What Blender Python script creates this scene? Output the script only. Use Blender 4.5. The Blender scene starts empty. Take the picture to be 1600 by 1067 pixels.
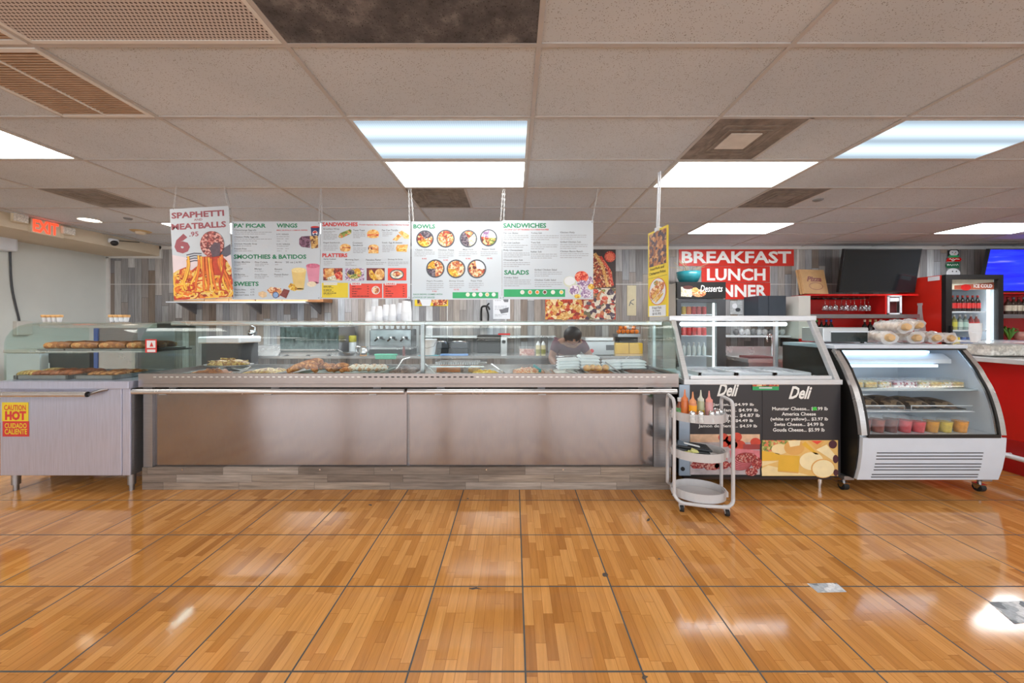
import bpy, bmesh, math, random
from mathutils import Vector, Matrix
random.seed(7)
C = bpy.context.scene.collection
SC = bpy.context.scene
# ---------------------------------------------------------------- camera, world, exposure
FPX, XV, YV, H = 563.0, 803.0, 506.0, 1.36          # focal length in pixels, vanishing point, eye height
cam_d = bpy.data.cameras.new('camera'); cam = bpy.data.objects.new('camera', cam_d); C.objects.link(cam)
cam_d.sensor_width = 36; cam_d.lens = 36*FPX/1600
cam_d.shift_x = -(XV-800)/1600; cam_d.shift_y = (YV-533.5)/1600
cam_d.clip_start = .05; cam_d.clip_end = 200
cam.location = (0, 0, H); cam.rotation_euler = (math.pi/2, 0, 0)
SC.camera = cam
SC.view_settings.view_transform = 'Standard'; SC.view_settings.look = 'None'
SC.view_settings.gamma = 1; SC.view_settings.use_curve_mapping = False
SC.view_settings.exposure = 1.12
W = bpy.data.worlds.new('daylight'); SC.world = W; W.use_nodes = True
W.node_tree.nodes['Background'].inputs[0].default_value = (.93, .97, 1, 1)
W.node_tree.nodes['Background'].inputs[1].default_value = 1.0
LAMP_K, LAMP_BACK, LAMP_DIM = 5.0, 10.0, .85
def area(name, loc, sx, sy, power, col, rot):
    d = bpy.data.lights.new(name, 'AREA'); d.shape = 'RECTANGLE'; d.size = sx; d.size_y = sy; d.energy = power; d.color = col
    o = bpy.data.objects.new(name, d); C.objects.link(o); o.location = loc; o.rotation_euler = rot
    return o
# added fill lamp behind the camera, standing in for daylight from the shop windows
area('window_fill_lamp', (0, -3.4, 1.4), 13, 2.0, 60, (.90, .96, 1), (math.pi/2+.35, 0, 0))

# ---------------------------------------------------------------- helpers
def PX(px, Y): return (px-XV)*Y/FPX
def PZ(py, Y): return H-(py-YV)*Y/FPX
def lin(c):
    c = c/255.0
    return c/12.92 if c <= .04045 else ((c+.055)/1.055)**2.4
def rgb(c): return (lin(c[0]), lin(c[1]), lin(c[2]), 1)
ORD = ['first','second','third','fourth','fifth','sixth','seventh','eighth','ninth','tenth','eleventh','twelfth','thirteenth','fourteenth']

class NT:
    def __init__(s, name):
        s.m = bpy.data.materials.new(name); s.m.use_nodes = True
        s.t = s.m.node_tree; s.n = s.t.nodes; s.p = s.n['Principled BSDF']; s.out = s.n['Material Output']
    def new(s, typ, **kw):
        n = s.n.new(typ)
        for k, v in kw.items(): setattr(n, k, v)
        return n
    def link(s, a, b): s.t.links.new(a, b)
    def val(s, sock, v):
        if hasattr(v, 'links') or isinstance(v, bpy.types.NodeSocket): s.link(v, sock)
        else: sock.default_value = v
    def math(s, op, a, b=0.0, c=None):
        n = s.new('ShaderNodeMath', operation=op); s.val(n.inputs[0], a); s.val(n.inputs[1], b)
        if c is not None: s.val(n.inputs[2], c)
        return n.outputs[0]
    def mix(s, f, a, b, mode='MIX'):
        n = s.new('ShaderNodeMix', data_type='RGBA', blend_type=mode)
        s.val(n.inputs[0], f); s.val(n.inputs[6], a); s.val(n.inputs[7], b)
        return n.outputs[2]
    def noise(s, vec, scale, detail=2.0, rough=.5):
        n = s.new('ShaderNodeTexNoise'); s.link(vec, n.inputs['Vector'])
        n.inputs['Scale'].default_value = scale; n.inputs['Detail'].default_value = detail; n.inputs['Roughness'].default_value = rough
        return n.outputs[0]
    def ramp(s, f, stops, interp='LINEAR'):
        n = s.new('ShaderNodeValToRGB'); n.color_ramp.interpolation = interp
        e = n.color_ramp.elements
        while len(e) < len(stops): e.new(.5)
        for k, (p, c) in enumerate(stops): e[k].position = p; e[k].color = c
        s.link(f, n.inputs[0]); return n.outputs[0]
    def pos(s, kind='Object'):
        return s.new('ShaderNodeTexCoord').outputs[kind]
    def scaled(s, vec, sc):
        n = s.new('ShaderNodeVectorMath', operation='MULTIPLY'); s.link(vec, n.inputs[0]); n.inputs[1].default_value = sc
        return n.outputs[0]
    def bump(s, hgt, strength, dist=.01):
        n = s.new('ShaderNodeBump'); n.inputs['Strength'].default_value = strength; n.inputs['Distance'].default_value = dist
        s.link(hgt, n.inputs['Height']); s.link(n.outputs[0], s.p.inputs['Normal'])
_M = {}
def mat(name, col, rough=.5, metal=0.0, var=.08, scale=9.0, emit=0.0, trans=0.0, alpha=1.0, coat=0.0):
    if name in _M: return _M[name]
    t = NT(name); c = rgb(col)
    f = t.noise(t.pos(), scale, 3)
    a = tuple(max(0, x*(1-var)) for x in c[:3])+(1,); b = tuple(min(1, x*(1+var)) for x in c[:3])+(1,)
    colr = t.ramp(f, [(.3, a), (.7, b)])
    t.link(colr, t.p.inputs['Base Color'])
    t.p.inputs['Roughness'].default_value = rough; t.p.inputs['Metallic'].default_value = metal
    if coat: t.p.inputs['Coat Weight'].default_value = coat
    if emit:
        t.link(colr, t.p.inputs['Emission Color']); t.p.inputs['Emission Strength'].default_value = emit
    if trans: t.p.inputs['Transmission Weight'].default_value = trans
    if alpha < 1: t.p.inputs['Alpha'].default_value = alpha
    _M[name] = t.m; return t.m
def glass(name, tint=(.95, .985, .975), ior=1.4, extra=0.0):
    if name in _M: return _M[name]
    t = NT(name); t.n.remove(t.p)
    tr = t.new('ShaderNodeBsdfTransparent'); tr.inputs[0].default_value = (*tint, 1)
    gl = t.new('ShaderNodeBsdfGlossy'); gl.inputs['Roughness'].default_value = .02; gl.inputs[0].default_value = (1, 1, 1, 1)
    lw = t.new('ShaderNodeLayerWeight'); lw.inputs[0].default_value = .5
    f = t.math('MULTIPLY_ADD', t.math('POWER', lw.outputs['Facing'], 5), .6, .018+extra)
    mx = t.new('ShaderNodeMixShader'); t.link(f, mx.inputs[0]); t.link(tr.outputs[0], mx.inputs[1]); t.link(gl.outputs[0], mx.inputs[2])
    t.link(mx.outputs[0], t.out.inputs[0]); _M[name] = t.m; return t.m
def film(name, col, cover):
    """thin clear plastic: partly see-through, partly shiny white"""
    if name in _M: return _M[name]
    t = NT(name)
    t.p.inputs['Base Color'].default_value = rgb(col); t.p.inputs['Roughness'].default_value = .12
    n = t.noise(t.pos(), 22, 4)
    t.link(t.math('MULTIPLY_ADD', n, cover*1.2, cover*.4), t.p.inputs['Alpha'])
    t.bump(t.noise(t.pos(), 30, 3), .6, .01)
    _M[name] = t.m; return t.m
def steel(name, col, rough=.28, stretch=(2, 2, 60), amt=.12, metal=1.0):
    if name in _M: return _M[name]
    t = NT(name); v = t.scaled(t.pos(), stretch)
    f = t.noise(v, 6, 4)
    c = rgb(col)
    t.link(t.ramp(f, [(.25, tuple(x*.86 for x in c[:3])+(1,)), (.75, tuple(min(1, x*1.08) for x in c[:3])+(1,))]), t.p.inputs['Base Color'])
    t.p.inputs['Metallic'].default_value = metal
    g = t.noise(t.pos(), 3.5, 5, .65)
    t.link(t.math('MULTIPLY_ADD', g, amt*2, rough-amt), t.p.inputs['Roughness'])
    t.bump(t.noise(t.scaled(t.pos(), (1, 1, .35)), 2.0, 2), .10, .02)
    _M[name] = t.m; return t.m
def planks(name, across, along, width, length, stops, rough=.55, grain=.35, seam=.03, seamcol=(.05, .04, .035, 1), tile=None, bump=.15, spec=.5, tilecol=(.03, .035, .035, 1), gscale=1.0, coat=0.0):
    """boards laid side by side; axis indices 'across' and 'along'; optional square tile joints"""
    t = NT(name); xyz = t.new('ShaderNodeSeparateXYZ'); t.link(t.pos(), xyz.inputs[0])
    a, l = xyz.outputs[across], xyz.outputs[along]
    au = t.math('DIVIDE', a, width); col = t.math('FLOOR', au)
    wn = t.new('ShaderNodeTexWhiteNoise', noise_dimensions='1D'); t.link(col, wn.inputs['W'])
    off = t.math('MULTIPLY', wn.outputs[0], 7.31)
    lu = t.math('ADD', t.math('DIVIDE', l, length), off); row = t.math('FLOOR', lu)
    cb = t.new('ShaderNodeCombineXYZ'); t.link(col, cb.inputs[0]); t.link(row, cb.inputs[1])
    w2 = t.new('ShaderNodeTexWhiteNoise', noise_dimensions='3D'); t.link(cb.outputs[0], w2.inputs['Vector'])
    base = t.ramp(w2.outputs[0], stops)
    st = [1, 1, 1]; st[across] = 26*gscale; st[along] = 1.6*gscale; st[3-across-along] = 26*gscale
    addv = t.new('ShaderNodeVectorMath', operation='ADD'); t.link(t.scaled(t.pos(), st), addv.inputs[0])
    cm = t.new('ShaderNodeVectorMath', operation='SCALE'); t.link(cb.outputs[0], cm.inputs[0]); cm.inputs[3].default_value = 3.7; t.link(cm.outputs[0], addv.inputs[1])
    g = t.noise(addv.outputs[0], 1.6, 6, .65)
    gm = t.ramp(g, [(.28, (1-grain, 1-grain, 1-grain, 1)), (.72, (1+grain*.5,)*3+(1,))])
    base = t.mix(1.0, base, gm, 'MULTIPLY')
    fa = t.math('FRACT', au); ea = t.math('LESS_THAN', t.math('MINIMUM', fa, t.math('SUBTRACT', 1, fa)), seam)
    fl = t.math('FRACT', lu); el = t.math('LESS_THAN', t.math('MINIMUM', fl, t.math('SUBTRACT', 1, fl)), seam*width/length)
    e = t.math('MULTIPLY', t.math('MAXIMUM', ea, el), .55)
    base = t.mix(e, base, seamcol)
    if tile:
        x0, y0, sz, jw = tile; js = []
        for o, ax in ((x0, 0), (y0, 1)):
            q = t.math('FRACT', t.math('DIVIDE', t.math('SUBTRACT', xyz.outputs[ax], o-100*sz), sz))
            js.append(t.math('LESS_THAN', t.math('MINIMUM', q, t.math('SUBTRACT', 1, q)), jw/sz/2))
        j = t.math('MAXIMUM', js[0], js[1])
        base = t.mix(j, base, tilecol)
        t.link(t.math('MULTIPLY_ADD', j, .5, t.math('MULTIPLY_ADD', t.noise(t.pos(), 5, 4), .10, rough-.05)), t.p.inputs['Roughness'])
    else: t.p.inputs['Roughness'].default_value = rough
    t.link(base, t.p.inputs['Base Color'])
    t.p.inputs['Specular IOR Level'].default_value = spec
    if coat: t.p.inputs['Coat Weight'].default_value = coat; t.p.inputs['Coat Roughness'].default_value = .05
    t.bump(t.noise(t.pos(), 6, 2) if tile else g, bump, .004)
    _M[name] = t.m; return t.m
def food(name, cols, scale=60.0, rough=.45, bump=.4, soft=False):
    """mottled morsels: random cells of the given colours"""
    if name in _M: return _M[name]
    t = NT(name)
    nv = t.new('ShaderNodeTexNoise'); t.link(t.pos(), nv.inputs['Vector']); nv.inputs['Scale'].default_value = scale*.6
    ad = t.new('ShaderNodeVectorMath', operation='MULTIPLY_ADD'); t.link(nv.outputs[1], ad.inputs[0]); ad.inputs[1].default_value = (1.2/scale,)*3; t.link(t.pos(), ad.inputs[2])
    v = t.new('ShaderNodeTexVoronoi'); t.link(ad.outputs[0], v.inputs['Vector']); v.inputs['Scale'].default_value = scale
    s = t.new('ShaderNodeSeparateColor'); t.link(v.outputs['Color'], s.inputs[0])
    n = len(cols)
    c = t.ramp(s.outputs[0], [((k+.0)/n, rgb(x)) for k, x in enumerate(cols)], 'LINEAR' if soft else 'CONSTANT')
    g = t.noise(t.pos(), scale*2.2, 3)
    c = t.mix(1.0, c, t.ramp(g, [(.3, (.72, .72, .72, 1)), (.7, (1.12, 1.12, 1.12, 1))]), 'MULTIPLY')
    t.link(c, t.p.inputs['Base Color']); t.p.inputs['Roughness'].default_value = rough
    if bump: t.bump(g, bump, .006)
    _M[name] = t.m; return t.m

_TXT = {}
def text_mesh(s, bold=.0, shear=0.0):
    k = (s, bold, shear)
    if k not in _TXT:
        cu = bpy.data.curves.new('lettering', 'FONT'); cu.body = s; cu.offset = bold; cu.shear = shear; cu.resolution_u = 2
        o = bpy.data.objects.new('lettering', cu); C.objects.link(o)
        me = o.to_mesh()
        vs = [(v.co.x, v.co.y) for v in me.vertices]; fs = [tuple(p.vertices) for p in me.polygons]
        o.to_mesh_clear(); bpy.data.objects.remove(o); bpy.data.curves.remove(cu)
        x0 = min(v[0] for v in vs); x1 = max(v[0] for v in vs); y0 = min(v[1] for v in vs); y1 = max(v[1] for v in vs)
        _TXT[k] = ([((x-x0)/(x1-x0), (y-y0)/max(1e-6, y1-y0)) for x, y in vs], fs)
    return _TXT[k]

ROOT = {}
class MB:
    def __init__(s): s.v = []; s.f = []; s.mi = []; s.sm = []; s.mats = []; s.M = None; s.Y = None; s.o = (0, 0, 1.0); s.fr = None; s.ops = []
    def add(s, vs, fs, m, smooth=False):
        b = len(s.v); s.ops.append((b, len(s.f)))
        if s.M is not None: vs = [s.M @ Vector(v) for v in vs]
        s.v += [tuple(v) for v in vs]
        if m not in s.mats: s.mats.append(m)
        k = s.mats.index(m)
        for f in fs: s.f.append(tuple(i+b for i in f)); s.mi.append(k); s.sm.append(smooth)
        return s
    def box(s, x0, x1, y0, y1, z0, z1, m):
        vs = [(x0,y0,z0),(x1,y0,z0),(x1,y1,z0),(x0,y1,z0),(x0,y0,z1),(x1,y0,z1),(x1,y1,z1),(x0,y1,z1)]
        return s.add(vs, [(0,3,2,1),(4,5,6,7),(0,1,5,4),(1,2,6,5),(2,3,7,6),(3,0,4,7)], m)
    def prism(s, poly, ax, a, b, m, smooth=False):
        """poly in the two other axes (order x,y,z with ax removed), swept from a to b along ax"""
        n = len(poly); vs = []
        for t in (a, b):
            for p in poly:
                q = list(p); q.insert(ax, t); vs.append(tuple(q))
        fs = [tuple(range(n))[::-1], tuple(range(n, 2*n))]+[(i, (i+1) % n, n+(i+1) % n, n+i) for i in range(n)]
        b0 = len(s.f); s.add(vs, fs, m)
        if smooth:
            for k in range(b0+2, len(s.f)): s.sm[k] = True
        return s
    def sheet(s, prof, ax, a, b, th, m):
        """thin bent sheet: profile polyline with thickness th to its left, swept along ax"""
        n = len(prof); off = []
        for i in range(n):
            p = Vector(prof[max(0, i-1)]); q = Vector(prof[min(n-1, i+1)]); d = (q-p).normalized()
            off.append((prof[i][0]-d.y*th, prof[i][1]+d.x*th))
        vs = []
        for t in (a, b):
            for p in list(prof)+off:
                q = list(p); q.insert(ax, t); vs.append(tuple(q))
        N = 2*n; fs = []
        for i in range(n-1):
            fs += [(i, i+1, N+i+1, N+i), (n+i+1, n+i, N+n+i, N+n+i+1), (i+1, i, n+i, n+i+1), (N+i, N+i+1, N+n+i+1, N+n+i)]
        big = fs[0::4]+fs[1::4]; s.add(vs, big, m, True)
        return s.add(vs, fs[2::4]+fs[3::4]+[(0, N, N+n, n), (n-1, 2*n-1, N+2*n-1, N+n-1)], m)
    def tube(s, pts, r, m, seg=8, closed=False, caps=True, jit=0.0):
        P = [Vector(p) for p in pts]; n = len(P); R = r if isinstance(r, (list, tuple)) else [r]*n
        T = []
        for i in range(n):
            a = P[i-1] if (i > 0 or closed) else P[i]; b = P[(i+1) % n] if (i < n-1 or closed) else P[i]
            d = (b-a); T.append(d.normalized() if d.length > 1e-9 else Vector((0, 0, 1)))
        u = T[0].orthogonal().normalized(); vs = []
        for i in range(n):
            u = (u-T[i]*u.dot(T[i])); u = u.normalized() if u.length > 1e-6 else T[i].orthogonal().normalized()
            w = T[i].cross(u)
            for k in range(seg):
                an = 2*math.pi*k/seg; vs.append(P[i]+(u*math.cos(an)+w*math.sin(an))*R[i]*(1+random.uniform(-jit, jit)))
        fs = []
        for i in range(n if closed else n-1):
            j = (i+1) % n
            for k in range(seg): l = (k+1) % seg; fs.append((i*seg+k, i*seg+l, j*seg+l, j*seg+k))
        s.add(vs, fs, m, True)
        if caps and not closed:
            s.add(vs[:seg], [tuple(range(seg))[::-1]], m); s.add(vs[-seg:], [tuple(range(seg))], m)
        return s
    def frame(s, x0, x1, y0, y1, w, z0, z1, m):
        for q in ((x0, x1, y0, y0+w), (x0, x1, y1-w, y1), (x0, x0+w, y0+w, y1-w), (x1-w, x1, y0+w, y1-w)): s.box(*q, z0, z1, m)
        return s
    def cyl(s, p0, p1, r, m, seg=14, r1=None): return s.tube([p0, p1], [r, r if r1 is None else r1], m, seg)
    def lathe(s, prof, c, m, seg=16, sx=1.0, sy=1.0, caps=True):
        vs = []; n = len(prof)
        for r, z in prof:
            for k in range(seg):
                a = 2*math.pi*k/seg; vs.append((c[0]+r*sx*math.cos(a), c[1]+r*sy*math.sin(a), c[2]+z))
        fs = [(i*seg+k, i*seg+(k+1) % seg, (i+1)*seg+(k+1) % seg, (i+1)*seg+k) for i in range(n-1) for k in range(seg)]
        s.add(vs, fs, m, True)
        if caps: s.add(vs[:seg], [tuple(range(seg))[::-1]], m); s.add(vs[-seg:], [tuple(range(seg))], m)
        return s
    def ball(s, c, r, m, seg=12, rings=8, jit=0.0, top=False):
        rx, ry, rz = r if isinstance(r, (tuple, list)) else (r, r, r); vs = []; lo = 0 if not top else rings//2
        for i in range(rings+1):
            ph = math.pi*i/rings
            if top: ph = math.pi/2*i/rings
            for k in range(seg):
                a = 2*math.pi*k/seg; j = 1+random.uniform(-jit, jit)
                vs.append((c[0]+rx*math.sin(ph)*math.cos(a)*j, c[1]+ry*math.sin(ph)*math.sin(a)*j, c[2]+rz*math.cos(ph)*(1+random.uniform(-jit, jit)*.6)))
        fs = [(i*seg+k, (i+1)*seg+k, (i+1)*seg+(k+1) % seg, i*seg+(k+1) % seg) for i in range(rings) for k in range(seg)]
        if top: fs.append(tuple(rings*seg+k for k in range(seg))[::-1])
        return s.add(vs, fs, m, True)
    # --- printed matter on an upright plane at depth s.Y, measured in photo pixels; w = height above the sheet
    def pt(s, px, py, w):
        if s.fr: return s.fr(px, py, w)
        px, py = s.o[0]+px/s.o[2], s.o[1]+py/s.o[2]; return (PX(px, s.Y), s.Y-w, PZ(py, s.Y))
    def sheet_at(s, Y, o=(0, 0, 1.0)): s.Y = Y; s.o = o; return s
    def poly(s, pts, m, w=.001): return s.add([s.pt(x, y, w) for x, y in pts], [tuple(range(len(pts)))], m)
    def rect(s, x0, x1, y0, y1, m, w=.001): return s.poly([(x0, y1), (x1, y1), (x1, y0), (x0, y0)], m, w)
    def disc(s, x, y, r, m, w=.001, ry=None, a0=0, a1=360, n=24):
        ry = ry or r; P = [(x+r*math.cos(math.radians(a0+(a1-a0)*k/n)), y-ry*math.sin(math.radians(a0+(a1-a0)*k/n))) for k in range(n+(0 if a1-a0 >= 360 else 1))]
        if a1-a0 < 360: P = [(x, y)]+P
        return s.poly(P, m, w)
    def text(s, t, x0, x1, y0, y1, m, w=.0012, bold=.0, shear=0.0):
        vs, fs = text_mesh(t, bold, shear)
        return s.add([s.pt(x0+(x1-x0)*u, y1+(y0-y1)*v, w) for u, v in vs], fs, m)
    def lines(s, x0, x1, y, n, dy, m, h=.9, w=.001):
        for k in range(n):
            x = x0; c = s.o[2]; e = x1 if k < n-1 else x0+(x1-x0)*random.uniform(.45, .85)
            while x < e-.5*c:
                q = min(e, x+random.uniform(2, 7)*c); s.rect(x, q, y+k*dy, y+k*dy+h*c, m, w); x = q+.8*c
        return s
    def ribbon(s, pts, r, m, w=.001):
        L = []; R = []; n = len(pts)
        for i in range(n):
            a = Vector(pts[max(0, i-1)]); b = Vector(pts[min(n-1, i+1)]); d = (b-a).normalized()
            L.append((pts[i][0]-d.y*r, pts[i][1]+d.x*r)); R.append((pts[i][0]+d.y*r, pts[i][1]-d.x*r))
        vs = [s.pt(x, y, w) for x, y in L+R]
        return s.add(vs, [(i, i+1, n+i+1, n+i) for i in range(n-1)], m)
    def build_split(s, name, parent, gap=.004):
        """one part for every separate printed picture"""
        E = s.ops+[(len(s.v), len(s.f))]; n = len(s.ops); bb = []
        for k in range(n):
            V = s.v[E[k][0]:E[k+1][0]]; X = [v[0]+v[1]*.3 for v in V]; Z = [v[2] for v in V]; bb.append((min(X), max(X), min(Z), max(Z)))
        g = list(range(n))
        def fd(i):
            while g[i] != i: i = g[i]
            return i
        for i in range(n):
            for j in range(i):
                a, b = bb[i], bb[j]
                if a[0] < b[1]-gap and b[0] < a[1]-gap and a[2] < b[3]-gap and b[2] < a[3]-gap: g[fd(i)] = fd(j)
        for r in sorted(set(fd(i) for i in range(n))):
            m = MB()
            for k in range(n):
                if fd(k) != r: continue
                v0, f0 = E[k]; v1, f1 = E[k+1]
                for f in range(f0, f1): pass
                m.add(s.v[v0:v1], [tuple(i-v0 for i in s.f[f]) for f in range(f0, f1)], s.mats[s.mi[f0]])
            m.build(name, parent)
    def build(s, name, parent=None, at=None, bevel=0.0, local=False):
        me = bpy.data.meshes.new(name)
        org = Vector((0, 0, 0))
        if parent is not None and not local: org = ROOT.get(parent.name, Vector((0, 0, 0)))
        if parent is None:
            if at is None:
                xs = list(zip(*s.v)); at = ((min(xs[0])+max(xs[0]))/2, (min(xs[1])+max(xs[1]))/2, min(xs[2]))
            org = Vector((0, 0, 0)) if local else Vector(at)
        me.from_pydata([(v[0]-org.x, v[1]-org.y, v[2]-org.z) for v in s.v], [], s.f)
        for m in s.mats: me.materials.append(m)
        me.polygons.foreach_set('material_index', s.mi); me.polygons.foreach_set('use_smooth', s.sm); me.update()
        o = bpy.data.objects.new(name, me); C.objects.link(o)
        if parent is None: o.location = at
        else:
            o.parent = parent
        ROOT[o.name] = org
        if bevel:
            b = o.modifiers.new('edge', 'BEVEL'); b.width = bevel; b.segments = 2; b.limit_method = 'ANGLE'
        return o
def tag(o, label, cat, group=None, kind=None):
    o['label'] = label; o['category'] = cat
    if group: o['group'] = group
    if kind: o['kind'] = kind
    return o
def thing(name, label, cat, loc=(0, 0, 0), group=None, rotz=0.0):
    o = bpy.data.objects.new(name, None); C.objects.link(o); o.location = loc; o.rotation_euler = (0, 0, rotz); o.empty_display_size = .1
    ROOT[o.name] = Vector(loc); return tag(o, label, cat, group)
def struct(name, mb, bevel=0.0):
    o = mb.build(name, at=(0, 0, 0), bevel=bevel); o['kind'] = 'structure'; return o
def dup(root, loc, label, rotz=None):
    r = root.copy(); C.objects.link(r); r.location = loc; r['label'] = label
    if rotz is not None: r.rotation_euler = (0, 0, rotz)
    for ch in list(root.children):
        c = ch.copy(); C.objects.link(c); c.parent = r
        for g in list(ch.children):
            d = g.copy(); C.objects.link(d); d.parent = c
    return r
def arc(cx, cy, r, a0, a1, n): return [(cx+r*math.cos(math.radians(a0+(a1-a0)*k/n)), cy+r*math.sin(math.radians(a0+(a1-a0)*k/n))) for k in range(n+1)]
def smooth_path(pts, n=6):
    P = [Vector(p) for p in pts]; out = []
    for i in range(len(P)-1):
        a = P[max(0, i-1)]; b = P[i]; c = P[i+1]; d = P[min(len(P)-1, i+2)]
        for k in range(n):
            t = k/n; out.append(.5*((2*b)+(c-a)*t+(2*a-5*b+4*c-d)*t*t+(3*b-3*c+d-a)*t**3))
    out.append(P[-1]); return out

# ---------------------------------------------------------------- materials
STEEL = steel('brushed_steel', (160, 156, 158), .14, (60, 2, 2), .05)
STEELH = steel('brushed_steel_across', (206, 205, 206), .26, (2, 2, 60), .06, .72)
STEELD = steel('worn_steel', (158, 157, 160), .3, (2, 2, 60), .04, .8)
RIMST = steel('counter_rim_steel', (168, 160, 158), .25, (2, 2, 60), .04, .9)
ALU = steel('pale_aluminium', (212, 214, 218), .34, (2, 2, 60), .04, .5)
CHROME = mat('chrome', (225, 227, 230), .12, 1, .03)
WHITE = mat('white_enamel', (222, 228, 236), .3, 0, .03)
OFFWHITE = mat('off_white_paint', (205, 203, 196), .55, 0, .05, 2)
WALLP = mat('cream_wall_paint', (208, 212, 208), .7, 0, .06, 1.5)
SOFFITP = mat('beige_soffit_paint', (206, 194, 172), .7, 0, .05, 2)
TRIMW = mat('white_trim', (214, 213, 210), .5, 0, .03)
BLACK = mat('black_plastic', (26, 26, 28), .4, 0, .1)
BLACKM = mat('black_metal', (20, 19, 19), .45, 0, .1)
RUBBER = mat('black_rubber', (22, 22, 23), .7)
GREYP = mat('grey_plastic', (120, 122, 124), .5)
DGREY = mat('dark_grey', (62, 64, 68), .45)
RED = mat('red_laminate', (196, 26, 24), .25, 0, .05, 3)
REDP = mat('red_panel', (205, 42, 28), .35, 0, .06, 4)
PAPER = mat('white_paper', (220, 223, 227), .6, 0, .02)
BOARD = mat('white_board', (196, 204, 212), .45, 0, .02, 2)
INKG = mat('green_ink', (44, 130, 92), .6); INKR = mat('red_ink', (205, 58, 56), .6); INKD = mat('grey_ink', (112, 114, 118), .6); INKL = mat('pale_grey_ink', (160, 163, 168), .6)
INKM = mat('maroon_ink', (158, 82, 92), .6); GREENB = mat('green_band', (44, 160, 98), .5); YELB = mat('yellow_print', (226, 200, 48), .5, 0, .05)
REDB = mat('red_print', (226, 74, 58), .5); INKW = mat('white_ink', (236, 236, 234), .5, 0, .02); INKK = mat('black_ink', (40, 40, 42), .6)
GLASS = glass('clear_glass'); GLASSG = glass('green_glass', (.90, .965, .945), 1.42); GLASSC = glass('case_glass', (.97, .985, .985), 1.35)
FOAM = mat('white_foam', (236, 240, 244), .6, 0, .02)
KRAFT = mat('kraft_card', (196, 156, 108), .7, 0, .08, 14)
LEDW = mat('led_tube', (235, 245, 255), .4, 0, 0, emit=5.0)
CASEL = mat('case_lamp', (190, 224, 250), .4, 0, 0, emit=1.6)
TRAYG = mat('grey_cart_paint', (196, 194, 196), .35, 0, .02)
CLEAR = film('clear_plastic', (236, 240, 243), .10)
LIDC = film('clear_lid', (240, 243, 246), .2)
WRAP = film('plastic_wrap', (240, 243, 246), .42)
WOODW = [(0, rgb((158, 152, 150))), (.18, rgb((132, 118, 106))), (.36, rgb((172, 176, 182))), (.52, rgb((118, 114, 114))), (.68, rgb((190, 192, 194))), (.84, rgb((146, 130, 116))), (1, rgb((204, 206, 208)))]
WALLWOOD = planks('grey_brown_wall_planks', 0, 2, .118, 1.15, WOODW, .55, .38, .03)
KICKWOOD = planks('grey_wood_kick_planks', 2, 0, .0615, .62, [(0, rgb((142, 128, 116))), (.3, rgb((164, 148, 134))), (.6, rgb((120, 106, 96))), (.85, rgb((182, 170, 160))), (1, rgb((106, 92, 82)))], .5, .55, .03)
FLOORM = planks('glossy_printed_plank_tile', 0, 1, .457/10, .235, [(0, rgb((184, 124, 62))), (.3, rgb((196, 136, 71))), (.62, rgb((212, 153, 88))), (.85, rgb((200, 140, 76))), (1, rgb((170, 112, 54)))], .09, .2, .02, rgb((120, 66, 26)), (.045, 1.41, .457, .0075), .05, .5, rgb((70, 72, 72)), 1.6)
# ================================================================ the room
CEIL, YB, XL, XR, YF = 2.71, 6.28, -7.08, 9.9, -3.6
def CR(k): return 1.739+.6096*k
def CC(j): return .121+1.219*j
struct('floor', MB().box(XL-.2, XR+.2, YF, YB+.2, -.1, 0, FLOORM))
t = NT('speckled_ceiling_tile'); p = t.pos()
v = t.new('ShaderNodeTexVoronoi'); t.link(p, v.inputs['Vector']); v.inputs['Scale'].default_value = 105
n1 = t.noise(p, 30, 3)
hole = t.math('LESS_THAN', t.math('ADD', v.outputs['Distance'], t.math('MULTIPLY', n1, .45)), .44)
big = t.noise(p, .8, 4)
cc = t.ramp(big, [(.3, rgb((184, 191, 198))), (.7, rgb((202, 208, 215)))])
t.link(t.mix(t.math('MULTIPLY', hole, .75), cc, rgb((106, 98, 94))), t.p.inputs['Base Color']); t.p.inputs['Roughness'].default_value = .9
TILE = t.m
m = MB(); m.box(XL-.2, XR+.2, YF, YB+.2, CEIL, CEIL+.1, TILE); struct('ceiling', m)
GRID = mat('ceiling_grid_paint', (180, 176, 174), .55, 0, .05)
m = MB()
for k in range(-9, 8): m.box(XL, XR, CR(k)-.012, CR(k)+.012, CEIL-.007, CEIL+.002, GRID)
for j in range(-6, 9): m.box(CC(j)-.012, CC(j)+.012, YF, YB, CEIL-.0075, CEIL+.002, GRID)
for j, k in ((1, 1), (2, 3), (-4, 3), (-1, 3), (-3, 0)):
    x = CC(j)+.61; x = x if j != -3 else CC(-2)-.61
    m.box(x-.012, x+.012, CR(k), CR(k+1), CEIL-.007, CEIL+.002, GRID)
x = PX(935, 3.75); m.box(x-.008, x+.008, CR(3), CR(4), CEIL-.007, CEIL+.002, GRID)
struct('trim_1', m)
struct('wall_back', MB().box(XL, XR, YB, YB+.15, 0, CEIL, WALLWOOD))
struct('wall_left', MB().box(XL-.15, XL, YF, YB, 0, CEIL, WALLP))
struct('wall_right', MB().box(XR, XR+.15, YF, YB, 0, CEIL, WALLP))
# shop front behind the camera: sill, head and posts with open window bays
m = MB(); m.box(XL, XR, YF, YF+.15, 0, .35, WALLP); m.box(XL, XR, YF, YF+.15, 2.45, CEIL, WALLP)
for x in (-7, -4.4, -1.8, .8, 3.4, 6.0, 8.6): m.box(x-.09, x+.09, YF, YF+.15, .35, 2.45, DGREY)
struct('wall_front', m)
# lowered soffit along the left wall
SX = -6.15
struct('trim_2', MB().box(XL, SX, YF, YB, 2.535, CEIL, SOFFITP))
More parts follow.
